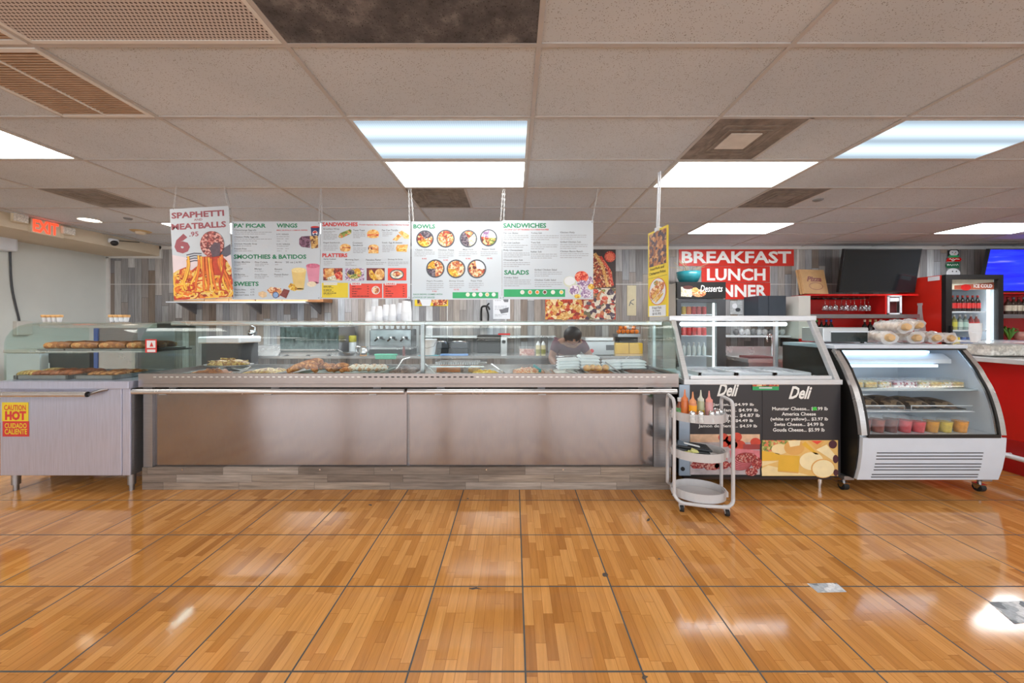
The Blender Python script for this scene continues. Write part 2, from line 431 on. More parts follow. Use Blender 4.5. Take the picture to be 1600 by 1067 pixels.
# white trim along the head of the plank wall and around the corner
m = MB(); m.box(SX, XR, YB-.03, YB, 2.655, CEIL, TRIMW); m.box(XL+.0, SX+.03, YB-.03, YB, 2.50, 2.535, TRIMW)
m.box(SX, SX+.03, YB-.03, YB, 2.535, CEIL, TRIMW); m.box(XL, XL+.05, YB-.03, YB, 0, 2.52, TRIMW)
struct('trim_3', m)
m = MB()
for px in (1245.5,): m.box(PX(px, YB)-.012, PX(px, YB)+.012, YB-.02, YB, .8, 2.655, TRIMW)
for px in (699, 790): m.box(PX(px, YB)-.006, PX(px, YB)+.006, YB-.006, YB, .8, 2.655, TRIMW)
m.box(XL, 9.0, YB-.006, YB, PZ(444, YB)-.006, PZ(444, YB)+.004, TRIMW)
struct('trim_4', m)

# ================================================================ ceiling fittings
DIFF = []
def lamp_mat(name, col, k, bands):
    t = NT(name); t.n.remove(t.p); e = t.new('ShaderNodeEmission'); e.inputs[0].default_value = rgb(col)
    if bands:
        xyz = t.new('ShaderNodeSeparateXYZ'); t.link(t.pos(), xyz.inputs[0])
        # two tubes behind a ribbed lens
        y = xyz.outputs[1]; s = None
        for c in (-.13, .13):
            d = t.math('ABSOLUTE', t.math('SUBTRACT', y, c)); g = t.math('MAXIMUM', t.math('SUBTRACT', 1, t.math('MULTIPLY', d, 8.5)), 0)
            s = g if s is None else t.math('ADD', s, g)
        rib = t.math('MULTIPLY_ADD', t.math('SINE', t.math('MULTIPLY', xyz.outputs[0], 420)), .05, 1)
        t.link(t.math('MULTIPLY', t.math('MULTIPLY_ADD', s, k, k*.75), rib), e.inputs[1])
    else: e.inputs[1].default_value = k
    t.link(e.outputs[0], t.out.inputs[0]); return t.m
BRIGHT = lamp_mat('bright_lamp_lens', (255, 253, 246), LAMP_K, False); BRIGHTB = lamp_mat('rear_lamp_lens', (250, 253, 255), LAMP_BACK, False)
DIM = lamp_mat('ribbed_lamp_lens', (214, 234, 250), LAMP_DIM*.55, True)
FRAMEM = mat('lamp_frame_paint', (200, 202, 202), .5)
def light(j, k, dim, label):
    x0, x1, y0, y1 = CC(j)+.014, CC(j+1)-.014, CR(k)+.014, CR(k+1)-.014
    cx, cy = (x0+x1)/2, (y0+y1)/2
    t = thing('ceiling_light', label, 'ceiling light', (cx, cy, CEIL-.006), 'recessed ceiling lights')
    m = MB(); w = .018
    m.frame(x0, x1, y0, y1, w, CEIL-.008, CEIL-.0005, FRAMEM)
    m.build('frame', t)
    m = MB(); m.box(x0+w, x1-w, y0+w, y1-w, CEIL-.005, CEIL-.001, DIM if dim else BRIGHTB if k == 5 else BRIGHT); m.build('diffuser', t)
light(-1, 1, True, 'dim ribbed ceiling light touching the bright one above the menu boards')
light(-1, 2, False, 'bright white ceiling light just in front of the menu board chains')
light(-4, 1, False, 'bright ceiling light near the brown return air grille')
light(2, 1, True, 'dim ribbed ceiling light beyond the dirty white vent, above the bakery case')
light(1, 2, False, 'bright ceiling light behind the dirty vent with the white centre, at the sign pole')
light(2, 5, False, 'bright small-looking ceiling light above the breakfast sign')
light(5, 5, False, 'pale ceiling light above the blue television')
light(-4, 5, False, 'bright ceiling light seen in the gaps around the spaghetti poster')
light(-1, 5, False, 'ceiling light behind the bowls menu board')
light(-3, 5, False, 'ceiling light behind the smoothies menu board')
for j in (-4, -1, 2, 5):  # unseen fittings, added to brighten the room evenly
    for k in (-3, -6): light(j, k, False, f'added unseen fill light on the ceiling behind the viewer, column {j+5} row {-k}')
# dark water-stained tile
t = NT('water_stained_tile'); p = t.pos()
v = t.new('ShaderNodeTexVoronoi'); t.link(p, v.inputs['Vector']); v.inputs['Scale'].default_value = 75
f = t.noise(p, 5, 6, .7); c = t.ramp(f, [(.3, rgb((56, 54, 58))), (.52, rgb((92, 90, 92))), (.72, rgb((146, 142, 142)))])
t.link(t.mix(t.math('MULTIPLY', t.math('LESS_THAN', v.outputs['Distance'], .2), .7), c, rgb((20, 18, 18))), t.p.inputs['Base Color']); t.p.inputs['Roughness'].default_value = .9
o = MB().box(CC(-1)+.013, CC(0)-.013, CR(-1)+.013, CR(0)-.013, CEIL-.005, CEIL-.0005, t.m).build('ceiling_tile')
tag(o, 'blackened water-stained ceiling tile beside the perforated panel', 'ceiling tile')
# perforated return panel
t = NT('perforated_panel'); xyz = t.new('ShaderNodeSeparateXYZ'); t.link(t.pos(), xyz.inputs[0])
row = t.math('DIVIDE', xyz.outputs[1], .0165); ri = t.math('FLOOR', row)
hx = t.math('ADD', t.math('DIVIDE', xyz.outputs[0], .019), t.math('MULTIPLY', t.math('MODULO', ri, 2), .5))
dx = t.math('SUBTRACT', t.math('FRACT', hx), .5); dy = t.math('SUBTRACT', t.math('FRACT', row), .5)
d = t.math('ADD', t.math('MULTIPLY', dx, dx), t.math('MULTIPLY', dy, dy))
t.link(t.mix(t.math('LESS_THAN', d, .088), rgb((198, 190, 186)), rgb((80, 68, 62))), t.p.inputs['Base Color']); t.p.inputs['Roughness'].default_value = .6
o = thing('ceiling_panel', 'white perforated metal ceiling panel beside the black stained tile', 'ceiling panel', ((CC(-2)+CC(-1))/2, (CR(-1)+CR(0))/2, CEIL-.006))
x0, x1, y0, y1 = CC(-2)+.013, CC(-1)-.013, CR(-1)+.013, CR(0)-.013
MB().box(x0+.02, x1-.02, y0+.02, y1-.02, CEIL-.006, CEIL-.001, t.m).build('perforated_sheet', o)
m = MB()
m.frame(x0, x1, y0, y1, .02, CEIL-.009, CEIL-.001, TRIMW)
m.build('frame', o)
# louvred return air grilles with brown filters
FILT = mat('dusty_brown_filter', (148, 112, 84), .9, 0, .15); SLATM = mat('dusty_louvre', (176, 150, 126), .6, 0, .1)
def grille(k, label):
    x0, x1, y0, y1 = CC(-2)-.61+.013, CC(-2)-.013, CR(k)+.013, CR(k+1)-.013
    o = thing('return_air_grille', label, 'vent', ((x0+x1)/2, (y0+y1)/2, CEIL-.01), 'return air grilles')
    MB().box(x0, x1, y0, y1, CEIL-.002, CEIL-.0005, FILT).build('filter', o)
    m = MB()
    m.frame(x0, x1, y0, y1, .026, CEIL-.012, CEIL-.001, TRIMW); m.box((x0+x1)/2-.009, (x0+x1)/2+.009, y0+.026, y1-.026, CEIL-.012, CEIL-.001, TRIMW)
    m.build('frame', o)
    m = MB(); y = y0+.045
    while y < y1-.03: m.box(x0+.026, x1-.026, y, y+.009, CEIL-.010, CEIL-.003, SLATM); y += .019
    m.build('louvres', o)
grille(0, 'brown dusty return air grille, whole in view'); grille(-1, 'brown return air grille cut off by the photo edge')
# square air diffusers
RINGM = mat('vent_ring', (128, 120, 112), .8, 0, .3, 14)
def diffuser(j, k, label, dirt):
    x0, x1, y0, y1 = CC(j)+.013, CC(j)+.61-.013, CR(k)+.013, CR(k+1)-.013
    t = NT('dusty_vent_metal'); p = t.pos(); f = t.noise(p, 9, 5, .7)
    t.link(t.ramp(f, [(.35, rgb(dirt[0])), (.65, rgb(dirt[1]))]), t.p.inputs['Base Color']); t.p.inputs['Roughness'].default_value = .8
    o = thing('air_vent', label, 'vent', ((x0+x1)/2, (y0+y1)/2, CEIL-.02), 'square ceiling air vents')
    MB().box(x0, x1, y0, y1, CEIL-.005, CEIL-.0005, t.m).build('back_plate', o)
    cx, cy = (x0+x1)/2, (y0+y1)/2
    for h, z in ((.21, .007), (.155, .009)):
        m = MB()
        m.frame(cx-h, cx+h, cy-h, cy+h, .02, CEIL-z, CEIL-.005, RINGM)
        m.build('louvre_ring', o)
    MB().box(cx-.11, cx+.11, cy-.11, cy+.11, CEIL-.010, CEIL-.005, dirt[2]).build('centre_plate', o)
dm = mat('dusty_vent_centre', (128, 122, 116), .8, 0, .2)
diffuser(1, 1, 'mouldy square ceiling vent with a white centre plate', ((104, 96, 90), (140, 130, 122), mat('vent_white_centre', (205, 200, 194), .7, 0, .08)))
diffuser(2, 3, 'grey square ceiling vent beside a small round disc, above the breakfast sign', ((96, 90, 86), (128, 122, 116), dm))
diffuser(-4, 3, 'grey square ceiling vent in front of the exit sign', ((118, 114, 112), (146, 142, 138), dm))
diffuser(-1, 3, 'dirty square ceiling vent beside the bowls board chain', ((104, 98, 92), (140, 134, 126), dm))
# round fittings
Y = 4.66; x = PX(140, Y); o = thing('downlight', 'small round lit downlight near the exit sign', 'ceiling light', (x, Y, CEIL-.012))
MB().lathe([(.11, 0), (.11, .01), (.085, .012)], (x, Y, CEIL-.012), TRIMW, 24, caps=False).build('ring', o)
MB().lathe([(.086, 0), (.086, .004)], (x, Y, CEIL-.008), mat('downlight_lens', (255, 236, 220), .4, 0, 0, emit=5), 24).build('lens', o)
Y = 760/(506-341); o = MB().lathe([(.035, 0), (.045, .012), (.045, .016)], (PX(200, Y), Y, CEIL-.016), GREYP, 18).build('sprinkler_cover'); tag(o, 'small grey round ceiling disc between the downlight and the smoke detector', 'sprinkler')
Y = 760/(506-361); x = PX(220, Y); o = thing('smoke_detector', 'round beige smoke detector on a yellowed ceiling plate', 'smoke detector', (x, Y, CEIL-.05))
BEI = mat('aged_beige_plastic', (208, 196, 172), .5)
MB().lathe([(.1, 0), (.12, .012)], (x, Y, CEIL-.013), mat('yellowed_plate', (186, 160, 118), .7), 20).build('plate', o)
MB().lathe([(.03, 0), (.055, .012), (.06, .036)], (x, Y, CEIL-.05), BEI, 20).build('sensor', o)
Y = 760/(506-312); o = MB().lathe([(.035, 0), (.05, .01), (.05, .014)], (PX(1278, Y), Y, CEIL-.014), GREYP, 18).build('sprinkler_cover'); tag(o, 'small grey round disc beside the ceiling vent above the breakfast sign', 'sprinkler')

# exit sign and emergency lamps on the soffit face
def soffit(y, z, w): return (SX+w, y, z)
def SY(px): return -SX*FPX/(XV-px)
EXITR = mat('lit_red_letters', (255, 58, 34), .4, 0, 0, emit=1.2)
ya, yb = SY(44), SY(87); zc = 2.645
o = thing('exit_sign', 'cream exit sign with lit red letters on the soffit', 'exit sign', (SX, (ya+yb)/2, zc-.1))
m = MB(); m.box(SX, SX+.035, ya, yb+.06, zc-.125, zc+.06, BEI); m.build('housing', o, bevel=.004)
m = MB(); vs, fs = text_mesh('EXIT', .03)
m.add([(SX+.037, ya+.02+(yb-ya-.02)*u, zc-.105+.155*v) for u, v in vs], [f for f in fs], EXITR); m.build('lettering', o)
LAMPG = mat('ribbed_lamp_glass', (222, 220, 212), .2, 0, .3, 60)
for px, z, lab in ((25, 2.665, 'square emergency lamp head nearest the camera beside the exit sign'), (101, 2.632, 'square emergency lamp head between the exit sign and the camera dome')):
    y = SY(px); o = thing('emergency_lamp', lab, 'emergency light', (SX, y, z), 'emergency lamps')
    m = MB(); m.box(SX, SX+.025, y-.05, y+.05, z-.06, z+.05, BEI); m.build('bracket', o, bevel=.006)
    m = MB(); m.box(SX+.025, SX+.062, y-.075, y+.075, z-.055, z+.055, BEI); m.build('head', o, bevel=.012)
    m = MB(); m.box(SX+.062, SX+.068, y-.065, y+.065, z-.045, z+.045, LAMPG); m.build('lens', o)
y = SY(172); z = 2.612
o = thing('security_camera', 'small white turret security camera on the soffit', 'security camera', (SX, y, z-.05))
MB().lathe([(.055, -.02), (.06, .02), (.05, .04)], (SX+.05, y, z), WHITE, 18).build('housing', o)
MB().ball((SX+.075, y-.01, z-.02), .045, BLACK, 14, 10).build('lens', o)
m = MB(); m.tube(smooth_path([(SX+.01, y+.02, z+.03), (SX+.02, y+.2, z+.05), (SX+.01, y+.42, z+.085)], 5), .006, BLACK, 6); m.build('cable', o)
# white box and conduit on the left wall
Y = 5.02; z = PZ(380, Y)
o = MB().box(XL, XL+.16, Y-.3, Y+.02, z-.12, z+.1, WHITE).build('wall_speaker', bevel=.03); tag(o, 'white rounded box high on the left wall', 'speaker')
o = MB().tube(smooth_path([(XL+.015, Y+.03, z-.02), (XL+.015, Y+.05, 1.9), (XL+.015, Y+.12, 1.45), (XL+.015, Y+.13, 1.36)], 6), .011, DGREY, 6).build('conduit'); tag(o, 'dark cable running down the cream wall below the white box', 'cable')
Y = 5.16; o = MB().box(XL, XL+.06, Y-.07, Y+.1, 1.2, 1.40, OFFWHITE).build('junction_box', bevel=.006); tag(o, 'white electrical box at the foot of the dark wall cable', 'electrical box')

# ================================================================ steam table counter
CX0, CX1 = -3.05, 1.335
def dome(yf, zb, zt): return [(yf, zb), (yf, zt-.17), (yf+.012, zt-.12), (yf+.04, zt-.07), (yf+.09, zt-.03), (yf+.16, zt-.008), (yf+.24, zt)]
o = thing('serving_counter', 'long stainless steam table with curved glass and a grey wood plinth', 'serving counter', ((CX0+CX1)/2, 3.25, 0))
m = MB(); m.box(CX0, 1.29, 2.956, 3.55, 0, .182, KICKWOOD)
for px in (285, 420, 500, 612, 760, 880, 1000): m.cyl((PX(px, 2.956), 2.956, .165), (PX(px, 2.956), 2.953, .165), .006, CHROME, 8)
m.build('plinth', o)
for a, b in ((PX(241, 2.99), PX(636, 2.99)), (PX(640, 2.99), PX(1020, 2.99))):
    m = MB(); m.box(a, b, 2.985, 3.0, .187, .80, STEEL); m.build('front_panel', o, bevel=.002)
m = MB(); m.box(CX0, 1.30, 3.0, 3.55, .182, .80, STEELD); m.box(CX0, PX(240, 2.975), 2.965, 3.0, .182, .845, STEELD); m.box(PX(1021, 2.98), 1.30, 2.97, 3.0, .182, .845, STEELD)
m.box(CX0, 1.30, 2.985, 3.0, .80, .845, BLACKM)
m.build('body', o)
SLOT = mat('vent_slot', (52, 46, 44), .6); SLOT_LIT = mat('painted_lit_slot', (226, 224, 220), .2, .8, .02)  # pale slots: light showing through the vents, painted as colour
m = MB(); m.box(CX0-.005, CX1+.005, 2.93, 3.62, .845, .870, RIMST)
for q in ((CX0-.005, CX1+.005, 2.93, 2.965), (CX0-.005, CX1+.005, 3.585, 3.62), (CX0-.005, CX0+.03, 2.965, 3.585), (CX1-.03, CX1+.005, 2.965, 3.585)): m.box(*q, .872, .955, RIMST)
x = CX0+.12; i = 0
while x < CX1-.1:
    m.box(x, x+.024, 2.9275, 2.931, .924, .933, SLOT if 330 < PX(x, 1) or 560 < XV+x*FPX/2.93 < 735 else SLOT_LIT); x += .046
m.build('top_rim', o)
MB().box(CX0+.03, CX1-.03, 2.965, 3.585, .9, .918, STEELH).build('deck', o)
for a, b in ((PX(208, 2.90), PX(632, 2.90)), (PX(637, 2.90), PX(1057, 2.90))):
    m = MB(); m.cyl((a, 2.90, .815), (b, 2.90, .815), .022, STEELH, 14); r = m.build('tray_rail', o)
    for x in (a+.25, (a+b)/2, b-.25): m = MB(); m.prism([(2.885, .79), (2.985, .79), (2.985, .845), (2.972, .845), (2.972, .80), (2.885, .80)], 0, x-.03, x+.03, STEELD); m.build('rail_bracket', r)
prof = dome(2.945, .957, 1.388)
m = MB(); m.sheet(prof, 0, CX0+.01, PX(659, 3.0), -.006, GLASS); m.build('front_glass', o)
m = MB(); m.sheet(prof, 0, PX(661, 3.0), CX1-.015, -.006, GLASS); m.build('front_glass', o)
for x, g in ((CX0+.002, GLASSG), (CX1-.012, GLASSG)):
    m = MB(); m.prism([(3.56, .957)]+prof+[(3.56, 1.388)], 0, x, x+.008, g); m.build('end_glass', o)
m = MB(); m.box(CX0+.01, CX1-.02, 3.185, 3.56, 1.345, 1.386, STEELH); m.build('overshelf', o, bevel=.008)
m = MB(); x = PX(660.5, 3.06); m.box(x-.016, x+.016, 3.05, 3.08, .92, 1.36, STEELD); m.box(x-.045, x+.045, 3.03, 3.1, .92, .927, STEELD); m.build('post', o)
x = PX(237, 2.945); z = PZ(541, 2.945)
m = MB(); m.Y = 2.937; m.rect(227, 245, 530, 551, INKR, .0005); m.rect(229.5, 243, 532, 543.5, PAPER, .001); m.rect(230, 243, 546, 550, PAPER, .001)
m.add([m.pt(234, 541.5, .0015), m.pt(240, 541.5, .0015), m.pt(237, 534, .0015)], [(0, 1, 2)], INKR); m.build('warning_sticker', o)

# wells and food
DECKZ = .92
def pan(px, w, foodm, label, h=.02, hump=.4, name='food_pan', fl='food', rimm=STEELH, yc=3.2, d=.42, rows=5):
    x = PX(px, yc)
    o = thing(name, label+' pan' if not label.endswith(('pan', 'tray')) and 'pan' not in label and 'tray' not in label else label, 'food pan', (x, yc, DECKZ), 'pans along the steam table')
    m = MB(); a, b = w/2, d/2
    m.frame(x-a, x+a, yc-b, yc+b, .022, DECKZ+.0005, DECKZ+.014, rimm)
    m.box(x-a+.02, x+a-.02, yc-b+.02, yc+b-.02, DECKZ+.0005, DECKZ+.003, rimm)
    m.build('rim', o)
    m = MB(); nx, ny = 14, 10; vs = []
    for i in range(nx+1):
        for j in range(ny+1):
            u, v = i/nx*2-1, j/ny*2-1; e = max(abs(u), abs(v))
            z = DECKZ+.004+(h*(1-e**4)*(1+random.uniform(-hump, hump)) if e < .99 else 0)
            vs.append((x+u*(a-.024), yc+v*(b-.024), z))
    m.add(vs, [(i*(ny+1)+j, (i+1)*(ny+1)+j, (i+1)*(ny+1)+j+1, i*(ny+1)+j+1) for i in range(nx) for j in range(ny)], foodm, True)
    f = m.build('food', o); f['kind'] = 'stuff'
    return o
F_YEL = food('yellow_rice', [(222, 176, 62), (236, 198, 92), (205, 150, 50), (240, 214, 130)], 90)
F_ORG = food('orange_pasta_bake', [(220, 140, 90), (238, 196, 160), (206, 104, 62), (240, 220, 196)], 70)
F_WHT = food('white_rice', [(226, 226, 222), (240, 240, 238), (206, 206, 202)], 120)
F_BRN = food('dark_shredded_beef', [(88, 68, 66), (118, 92, 84), (70, 54, 52), (140, 116, 106)], 60)
F_RED = food('brown_stew', [(112, 66, 50), (140, 84, 60), (92, 54, 44)], 50)
F_NOD = food('fried_noodles', [(206, 172, 96), (182, 132, 70), (224, 198, 130), (150, 102, 60)], 70)
F_CHK = food('browned_chicken', [(170, 104, 62), (196, 134, 84), (140, 82, 50)], 40)
pan(330, .30, F_CHK, 'steam table pan of browned chicken under the raised noodle tray', .04, yc=3.10, d=.24)
pan(416, .30, F_NOD, 'steam table pan of pale noodles beside the fried pork strips', .03)
pan(632, .27, F_BRN, 'steam table pan of dark shredded meat beside the glass post', .045)
pan(703, .32, F_BRN, 'steam table pan of pink grey meat in front of the foil tray', .02, yc=3.07, d=.17)
pan(758, .30, F_YEL, 'steam table pan of yellow rice in front of the foil tray', .035, yc=3.07, d=.17)
pan(826, .33, F_ORG, 'steam table pan of orange pasta bake beside the teal ladle', .035)
pan(884, .25, F_WHT, 'steam table pan of white rice right after the teal ladle', .02)
pan(938, .26, F_CHK, 'steam table pan of fried pieces under the foam boxes', .02)
pan(1002, .30, F_RED, 'steam table pan of brown stew next to the end glass', .02)
# fried lumps on top of their pan
FRY = food('golden_fry', [(224, 168, 88), (206, 140, 62), (236, 190, 118)], 45)
for i, px in enumerate((917, 926, 935, 946)):
    Y = 3.14+.03*(i % 2); o = MB().ball((PX(px, Y), Y, DECKZ+.055), (.035, .03, .028), FRY, 10, 7, .08).build('fried_fritter'); tag(o, f'golden fried fritter, {ORD[i]} along the pan under the foam boxes', 'fritter', 'golden fritters')
# raised platter of noodles
Y = 3.36; x = PX(358, Y); z0 = PZ(579, Y)
o = thing('serving_platter', 'raised oval platter heaped with noodles', 'platter', (x, Y, DECKZ))
MB().lathe([(.10, 0), (.10, .004), (.02, .02), (.02, .045), (.2, .052), (.215, .065), (.2, .06)], (x, Y, DECKZ), STEELD, 28, 1, .62).build('dish', o)
m = MB(); m.ball((x, Y, DECKZ+.056), (.19, .11, .055), F_NOD, 20, 8, .06, top=True)
for k in range(16):
    a = random.uniform(0, 6.28); r = random.uniform(.02, .15); c = Vector((x+r*math.cos(a), Y+r*.55*math.sin(a), DECKZ+.06+.05*(1-(r/.19)**2)))
    m.tube(smooth_path([c+Vector((random.uniform(-.05, .05), random.uniform(-.03, .03), random.uniform(-.008, .012))) for q in range(4)], 3), .005, F_NOD, 5)
f = m.build('noodles', o); f['kind'] = 'stuff'
# breaded pork strips on a green tray
Y = 3.2; tr = MB(); x0, x1 = PX(484, Y), PX(604, Y); TG = mat('green_grey_tray', (128, 142, 136), .4)
tr.box(x0, x1, 3.0, 3.4, DECKZ+.001, DECKZ+.010, TG); tr.box(x0-.02, x1+.02, 2.985, 3.0, DECKZ+.004, DECKZ+.032, TG); tr.box(x0-.02, x1+.02, 3.4, 3.415, DECKZ+.004, DECKZ+.032, TG)
tr.box(x0-.02, x0, 3.0, 3.4, DECKZ+.004, DECKZ+.032, TG); tr.box(x1, x1+.02, 3.0, 3.4, DECKZ+.004, DECKZ+.032, TG)
o = tr.build('serving_tray'); tag(o, 'long grey green tray under the fried pork strips', 'tray')
PORK = food('breaded_pork', [(206, 130, 66), (186, 108, 50), (226, 156, 90), (168, 94, 44)], 55, .6)
def strip(pts, r, label, m=PORK, name='fried_pork_strip', cat='fried pork', grp='fried pork strips'):
    P = smooth_path(pts, 6); n = len(P)
    R = [r*(.45+.55*math.sin(math.pi*min(1, max(0, (i+1)/(n+1))))**.5)*random.uniform(.92, 1.08) for i in range(n)]
    o = MB().tube(P, R, m, 10).build(name); return tag(o, label, cat, grp)
def Q(px, py, Y): return (PX(px, Y), Y, PZ(py, Y))
strip([Q(450, 580, 3.1), Q(466, 573, 3.1), Q(483, 568, 3.1), Q(497, 572, 3.1)], .032, 'fried pork strip at the very front end of the pile, arched')
strip([Q(462, 577, 3.18), Q(480, 568, 3.18), Q(497, 564, 3.2), Q(503, 571, 3.2)], .03, 'fried pork strip lying highest on the pile')
strip([Q(478, 574, 3.05), Q(487, 571, 3.05), Q(494, 580, 3.02)], .028, 'fried pork strip hooked down over the tray end')
strip([Q(499, 575, 3.16), Q(508, 571, 3.16), Q(517, 578, 3.12)], .028, 'short fried pork strip curling beside the arched pile')
strip([Q(508, 573, 3.3), Q(520, 572, 3.3), Q(530, 578, 3.3)], .026, 'fried pork strip lying flat in the middle of the tray, behind')
strip([Q(520, 579, 3.2), Q(531, 571, 3.2), Q(544, 572, 3.2)], .026, 'fried pork strip with a raised end mid tray')
strip([Q(532, 580, 3.14), Q(540, 577, 3.14), Q(548, 578, 3.14)], .022, 'small fried pork strip beside the sugared bread')
SUG = food('sugared_bread', [(214, 170, 130), (232, 212, 190), (196, 140, 98), (240, 230, 218)], 40, .6)
for i, px in enumerate((552, 566, 580, 592)):
    o = strip([Q(px-7, 577.5, 3.14+.03*i), Q(px+4, 573.5, 3.17+.03*i), Q(px+13, 576, 3.2+.03*i)], .03, f'sugar-dusted bread roll, {ORD[i]} from the fried pork', SUG, 'bread_roll', 'bread', 'sugared rolls')
# tongs, ladles
def stick(name, pts, r, m, label, cat): return tag(MB().tube(pts, r, m, 6).build(name), label, cat)
stick('serving_spoon', [Q(305, 596-11, 3.05), Q(352, 573, 3.25)], .006, STEELH, 'steel serving spoon leaning from the chicken pan to the noodle platter', 'spoon')
stick('serving_spoon', [Q(368, 584, 3.1), Q(392, 573, 3.2)], .006, STEELH, 'steel serving spoon resting in the pale noodle pan', 'spoon')
stick('serving_spoon', [Q(664, 568, 3.3), Q(679, 583, 3.05)], .006, PAPER, 'white handled spoon in the pan beside the glass post', 'spoon')
stick('serving_spoon', [Q(768, 569, 3.3), Q(788, 583, 3.05)], .009, STEELH, 'broad steel spoon standing between the yellow rice and the pasta', 'spoon')
stick('serving_tongs', [Q(946, 566, 3.2), Q(970, 583, 3.0)], .006, STEELD, 'dark steel tongs lying across the pans below the foam boxes', 'tongs')
stick('serving_tongs', [Q(617, 581, 3.1), Q(629, 562, 3.3), Q(640, 559, 3.4)], .008, STEELH, 'bent steel tongs standing in the dark shredded meat', 'tongs')
stick('serving_spoon', [Q(885, 579, 3.1), Q(902, 584, 3.0)], .012, STEELH, 'short steel spoon lying in front of the fritters', 'spoon')
TEAL = mat('teal_plastic', (20, 128, 132), .35)
o = thing('serving_ladle', 'teal plastic ladle standing in a pan', 'ladle', Q(842, 583, 3.1))
MB().prism([(PX(833, 3.1), PZ(570, 3.1)), (PX(835, 3.1), PZ(569, 3.1)), (PX(846, 3.1), PZ(577, 3.1)), (PX(845, 3.1), PZ(583, 3.1)), (PX(841, 3.1), PZ(583, 3.1)), (PX(842, 3.1), PZ(578, 3.1)), (PX(833, 3.1), PZ(573, 3.1))], 1, 3.09, 3.115, TEAL).build('handle', o)
MB().ball(Q(842.5, 584, 3.1), (.03, .03, .018), TEAL, 12, 8).build('bowl', o)
# foil tray with clear lid and orange food
Y = 3.34; FOIL = mat('foil', (205, 208, 210), .22, 1, .1, 40)
x0, x1 = PX(676, Y), PX(757, Y); z0, z1 = DECKZ+.006, PZ(569.5, Y)
o = thing('foil_tray', 'foil roasting tray of orange stew under a ribbed clear lid', 'foil tray', ((x0+x1)/2, Y, z0))
m = MB(); v0 = [(x0+.05, Y-.12, z0), (x1-.05, Y-.12, z0), (x1-.05, Y+.12, z0), (x0+.05, Y+.12, z0)]; v1 = [(x0, Y-.16, z1), (x1, Y-.16, z1), (x1, Y+.16, z1), (x0, Y+.16, z1)]
m.add(v0+v1, [(0, 3, 2, 1), (1, 2, 6, 5), (2, 3, 7, 6), (3, 0, 4, 7), (0, 1, 5, 4)], film('clear_tray_side', (222, 214, 200), .15)); m.box(x0-.01, x1+.01, Y-.175, Y-.16, z1-.004, z1+.006, FOIL); m.box(x0-.01, x1+.01, Y+.16, Y+.175, z1-.004, z1+.006, FOIL); m.build('tray', o)
m = MB(); m.box(x0+.06, PX(722, Y), Y-.11, Y+.11, z0+.003, z1-.012, mat('orange_stew', (204, 116, 40), .3, 0, .15, 30)); m.box(PX(734, Y), x1-.05, Y-.11, Y+.11, z0+.003, z1-.02, FRY); m.build('stew', o)
m = MB(); m.box(x0+.03, x1-.0, Y-.14, Y+.15, z1+.007, z1+.012, CLEAR)
for k in range(18): xx = x0+.06+k*(x1-x0-.1)/18; m.box(xx, xx+.011, Y-.12, Y+.13, z1+.012, z1+.03, WRAP)
m.build('lid', o)
# foam box stacks
def clam(x, y, z, w, d, h, label, rot=0):
    m = MB(); c, s = math.cos(rot), math.sin(rot); m.M = Matrix.Translation((x, y, z)) @ Matrix.Rotation(rot, 4, 'Y')
    for a, b in ((0, h*.5), (h*.5, h)):
        k0, k1 = (.86, 1) if a == 0 else (1, .86)
        vs = [(sx*w/2*k, sy*d/2*k, zz) for k, zz in ((k0, a), (k1, b-(.001 if a == 0 else 0))) for sx, sy in ((-1, -1), (1, -1), (1, 1), (-1, 1))]
        m.add(vs, [(0, 3, 2, 1), (4, 5, 6, 7), (0, 1, 5, 4), (1, 2, 6, 5), (2, 3, 7, 6), (3, 0, 4, 7)], FOAM)
    o = m.build('foam_box', at=(x, y, z), bevel=.004); return tag(o, label, 'takeout box', 'white foam takeout boxes')
W_ = lambda a, b, Y: (b-a)*Y/FPX
for stack, (pa, pb, pbot, ptop, n, rot, lab) in enumerate(((870, 904, 577, 560, 4, .06, 'the tilted stack nearest the foil tray'), (903.5, 935, 574.5, 555, 4, -.04, 'the tall stack in the middle'), (942, 967, 577, 563, 3, .1, 'the stack leaning between the others'), (966, 1005, 575, 562, 3, 0, 'the wide stack nearest the end glass'))):
    Y = 3.42; hh = (pbot-ptop)*Y/FPX/n
    if stack == 0: MBs = None
    for k in range(n):
        clam(PX((pa+pb)/2, Y)+k*math.sin(rot)*hh, Y, max(PZ(pbot, Y), DECKZ+.012)+k*hh, W_(pa, pb, Y), .2, hh*.97, f'white foam takeout box, {ORD[k]} from the bottom of {lab}', -rot*.6)
# paper cup stacks on the overshelf
CUP = mat('white_paper_cup', (228, 231, 236), .55, 0, .02)
m = MB(); m.lathe([(.046, 0), (.047, .004), (.045, .006), (.033, .105), (.031, .108)], (0, 0, 0), CUP, 16)
cup0 = m.build('paper_cup', at=(0, 0, 0)); first = True
for i, (px, top) in enumerate(((577, 492), (584, 477), (592, 476), (603, 474), (613, 474), (626, 471), (633, 470), (637, 470))):
    Y = 3.36+.07*(i % 2); n = max(1, int(round(((500.5-top)*Y/FPX-.108)/.016))+1)
    for k in range(n):
        o = cup0 if first else cup0.copy()
        if not first: C.objects.link(o)
        first = False
        o.location = (PX(px, Y), Y, 1.3865+k*.016)
        o.scale = (.82, .82, .82 if px == 577 else 1)
        tag(o, f'upside-down white paper cup nested in the {ORD[i]} cup stack from the spaghetti poster side', 'paper cup', f'cups of the {ORD[i]} nested stack')

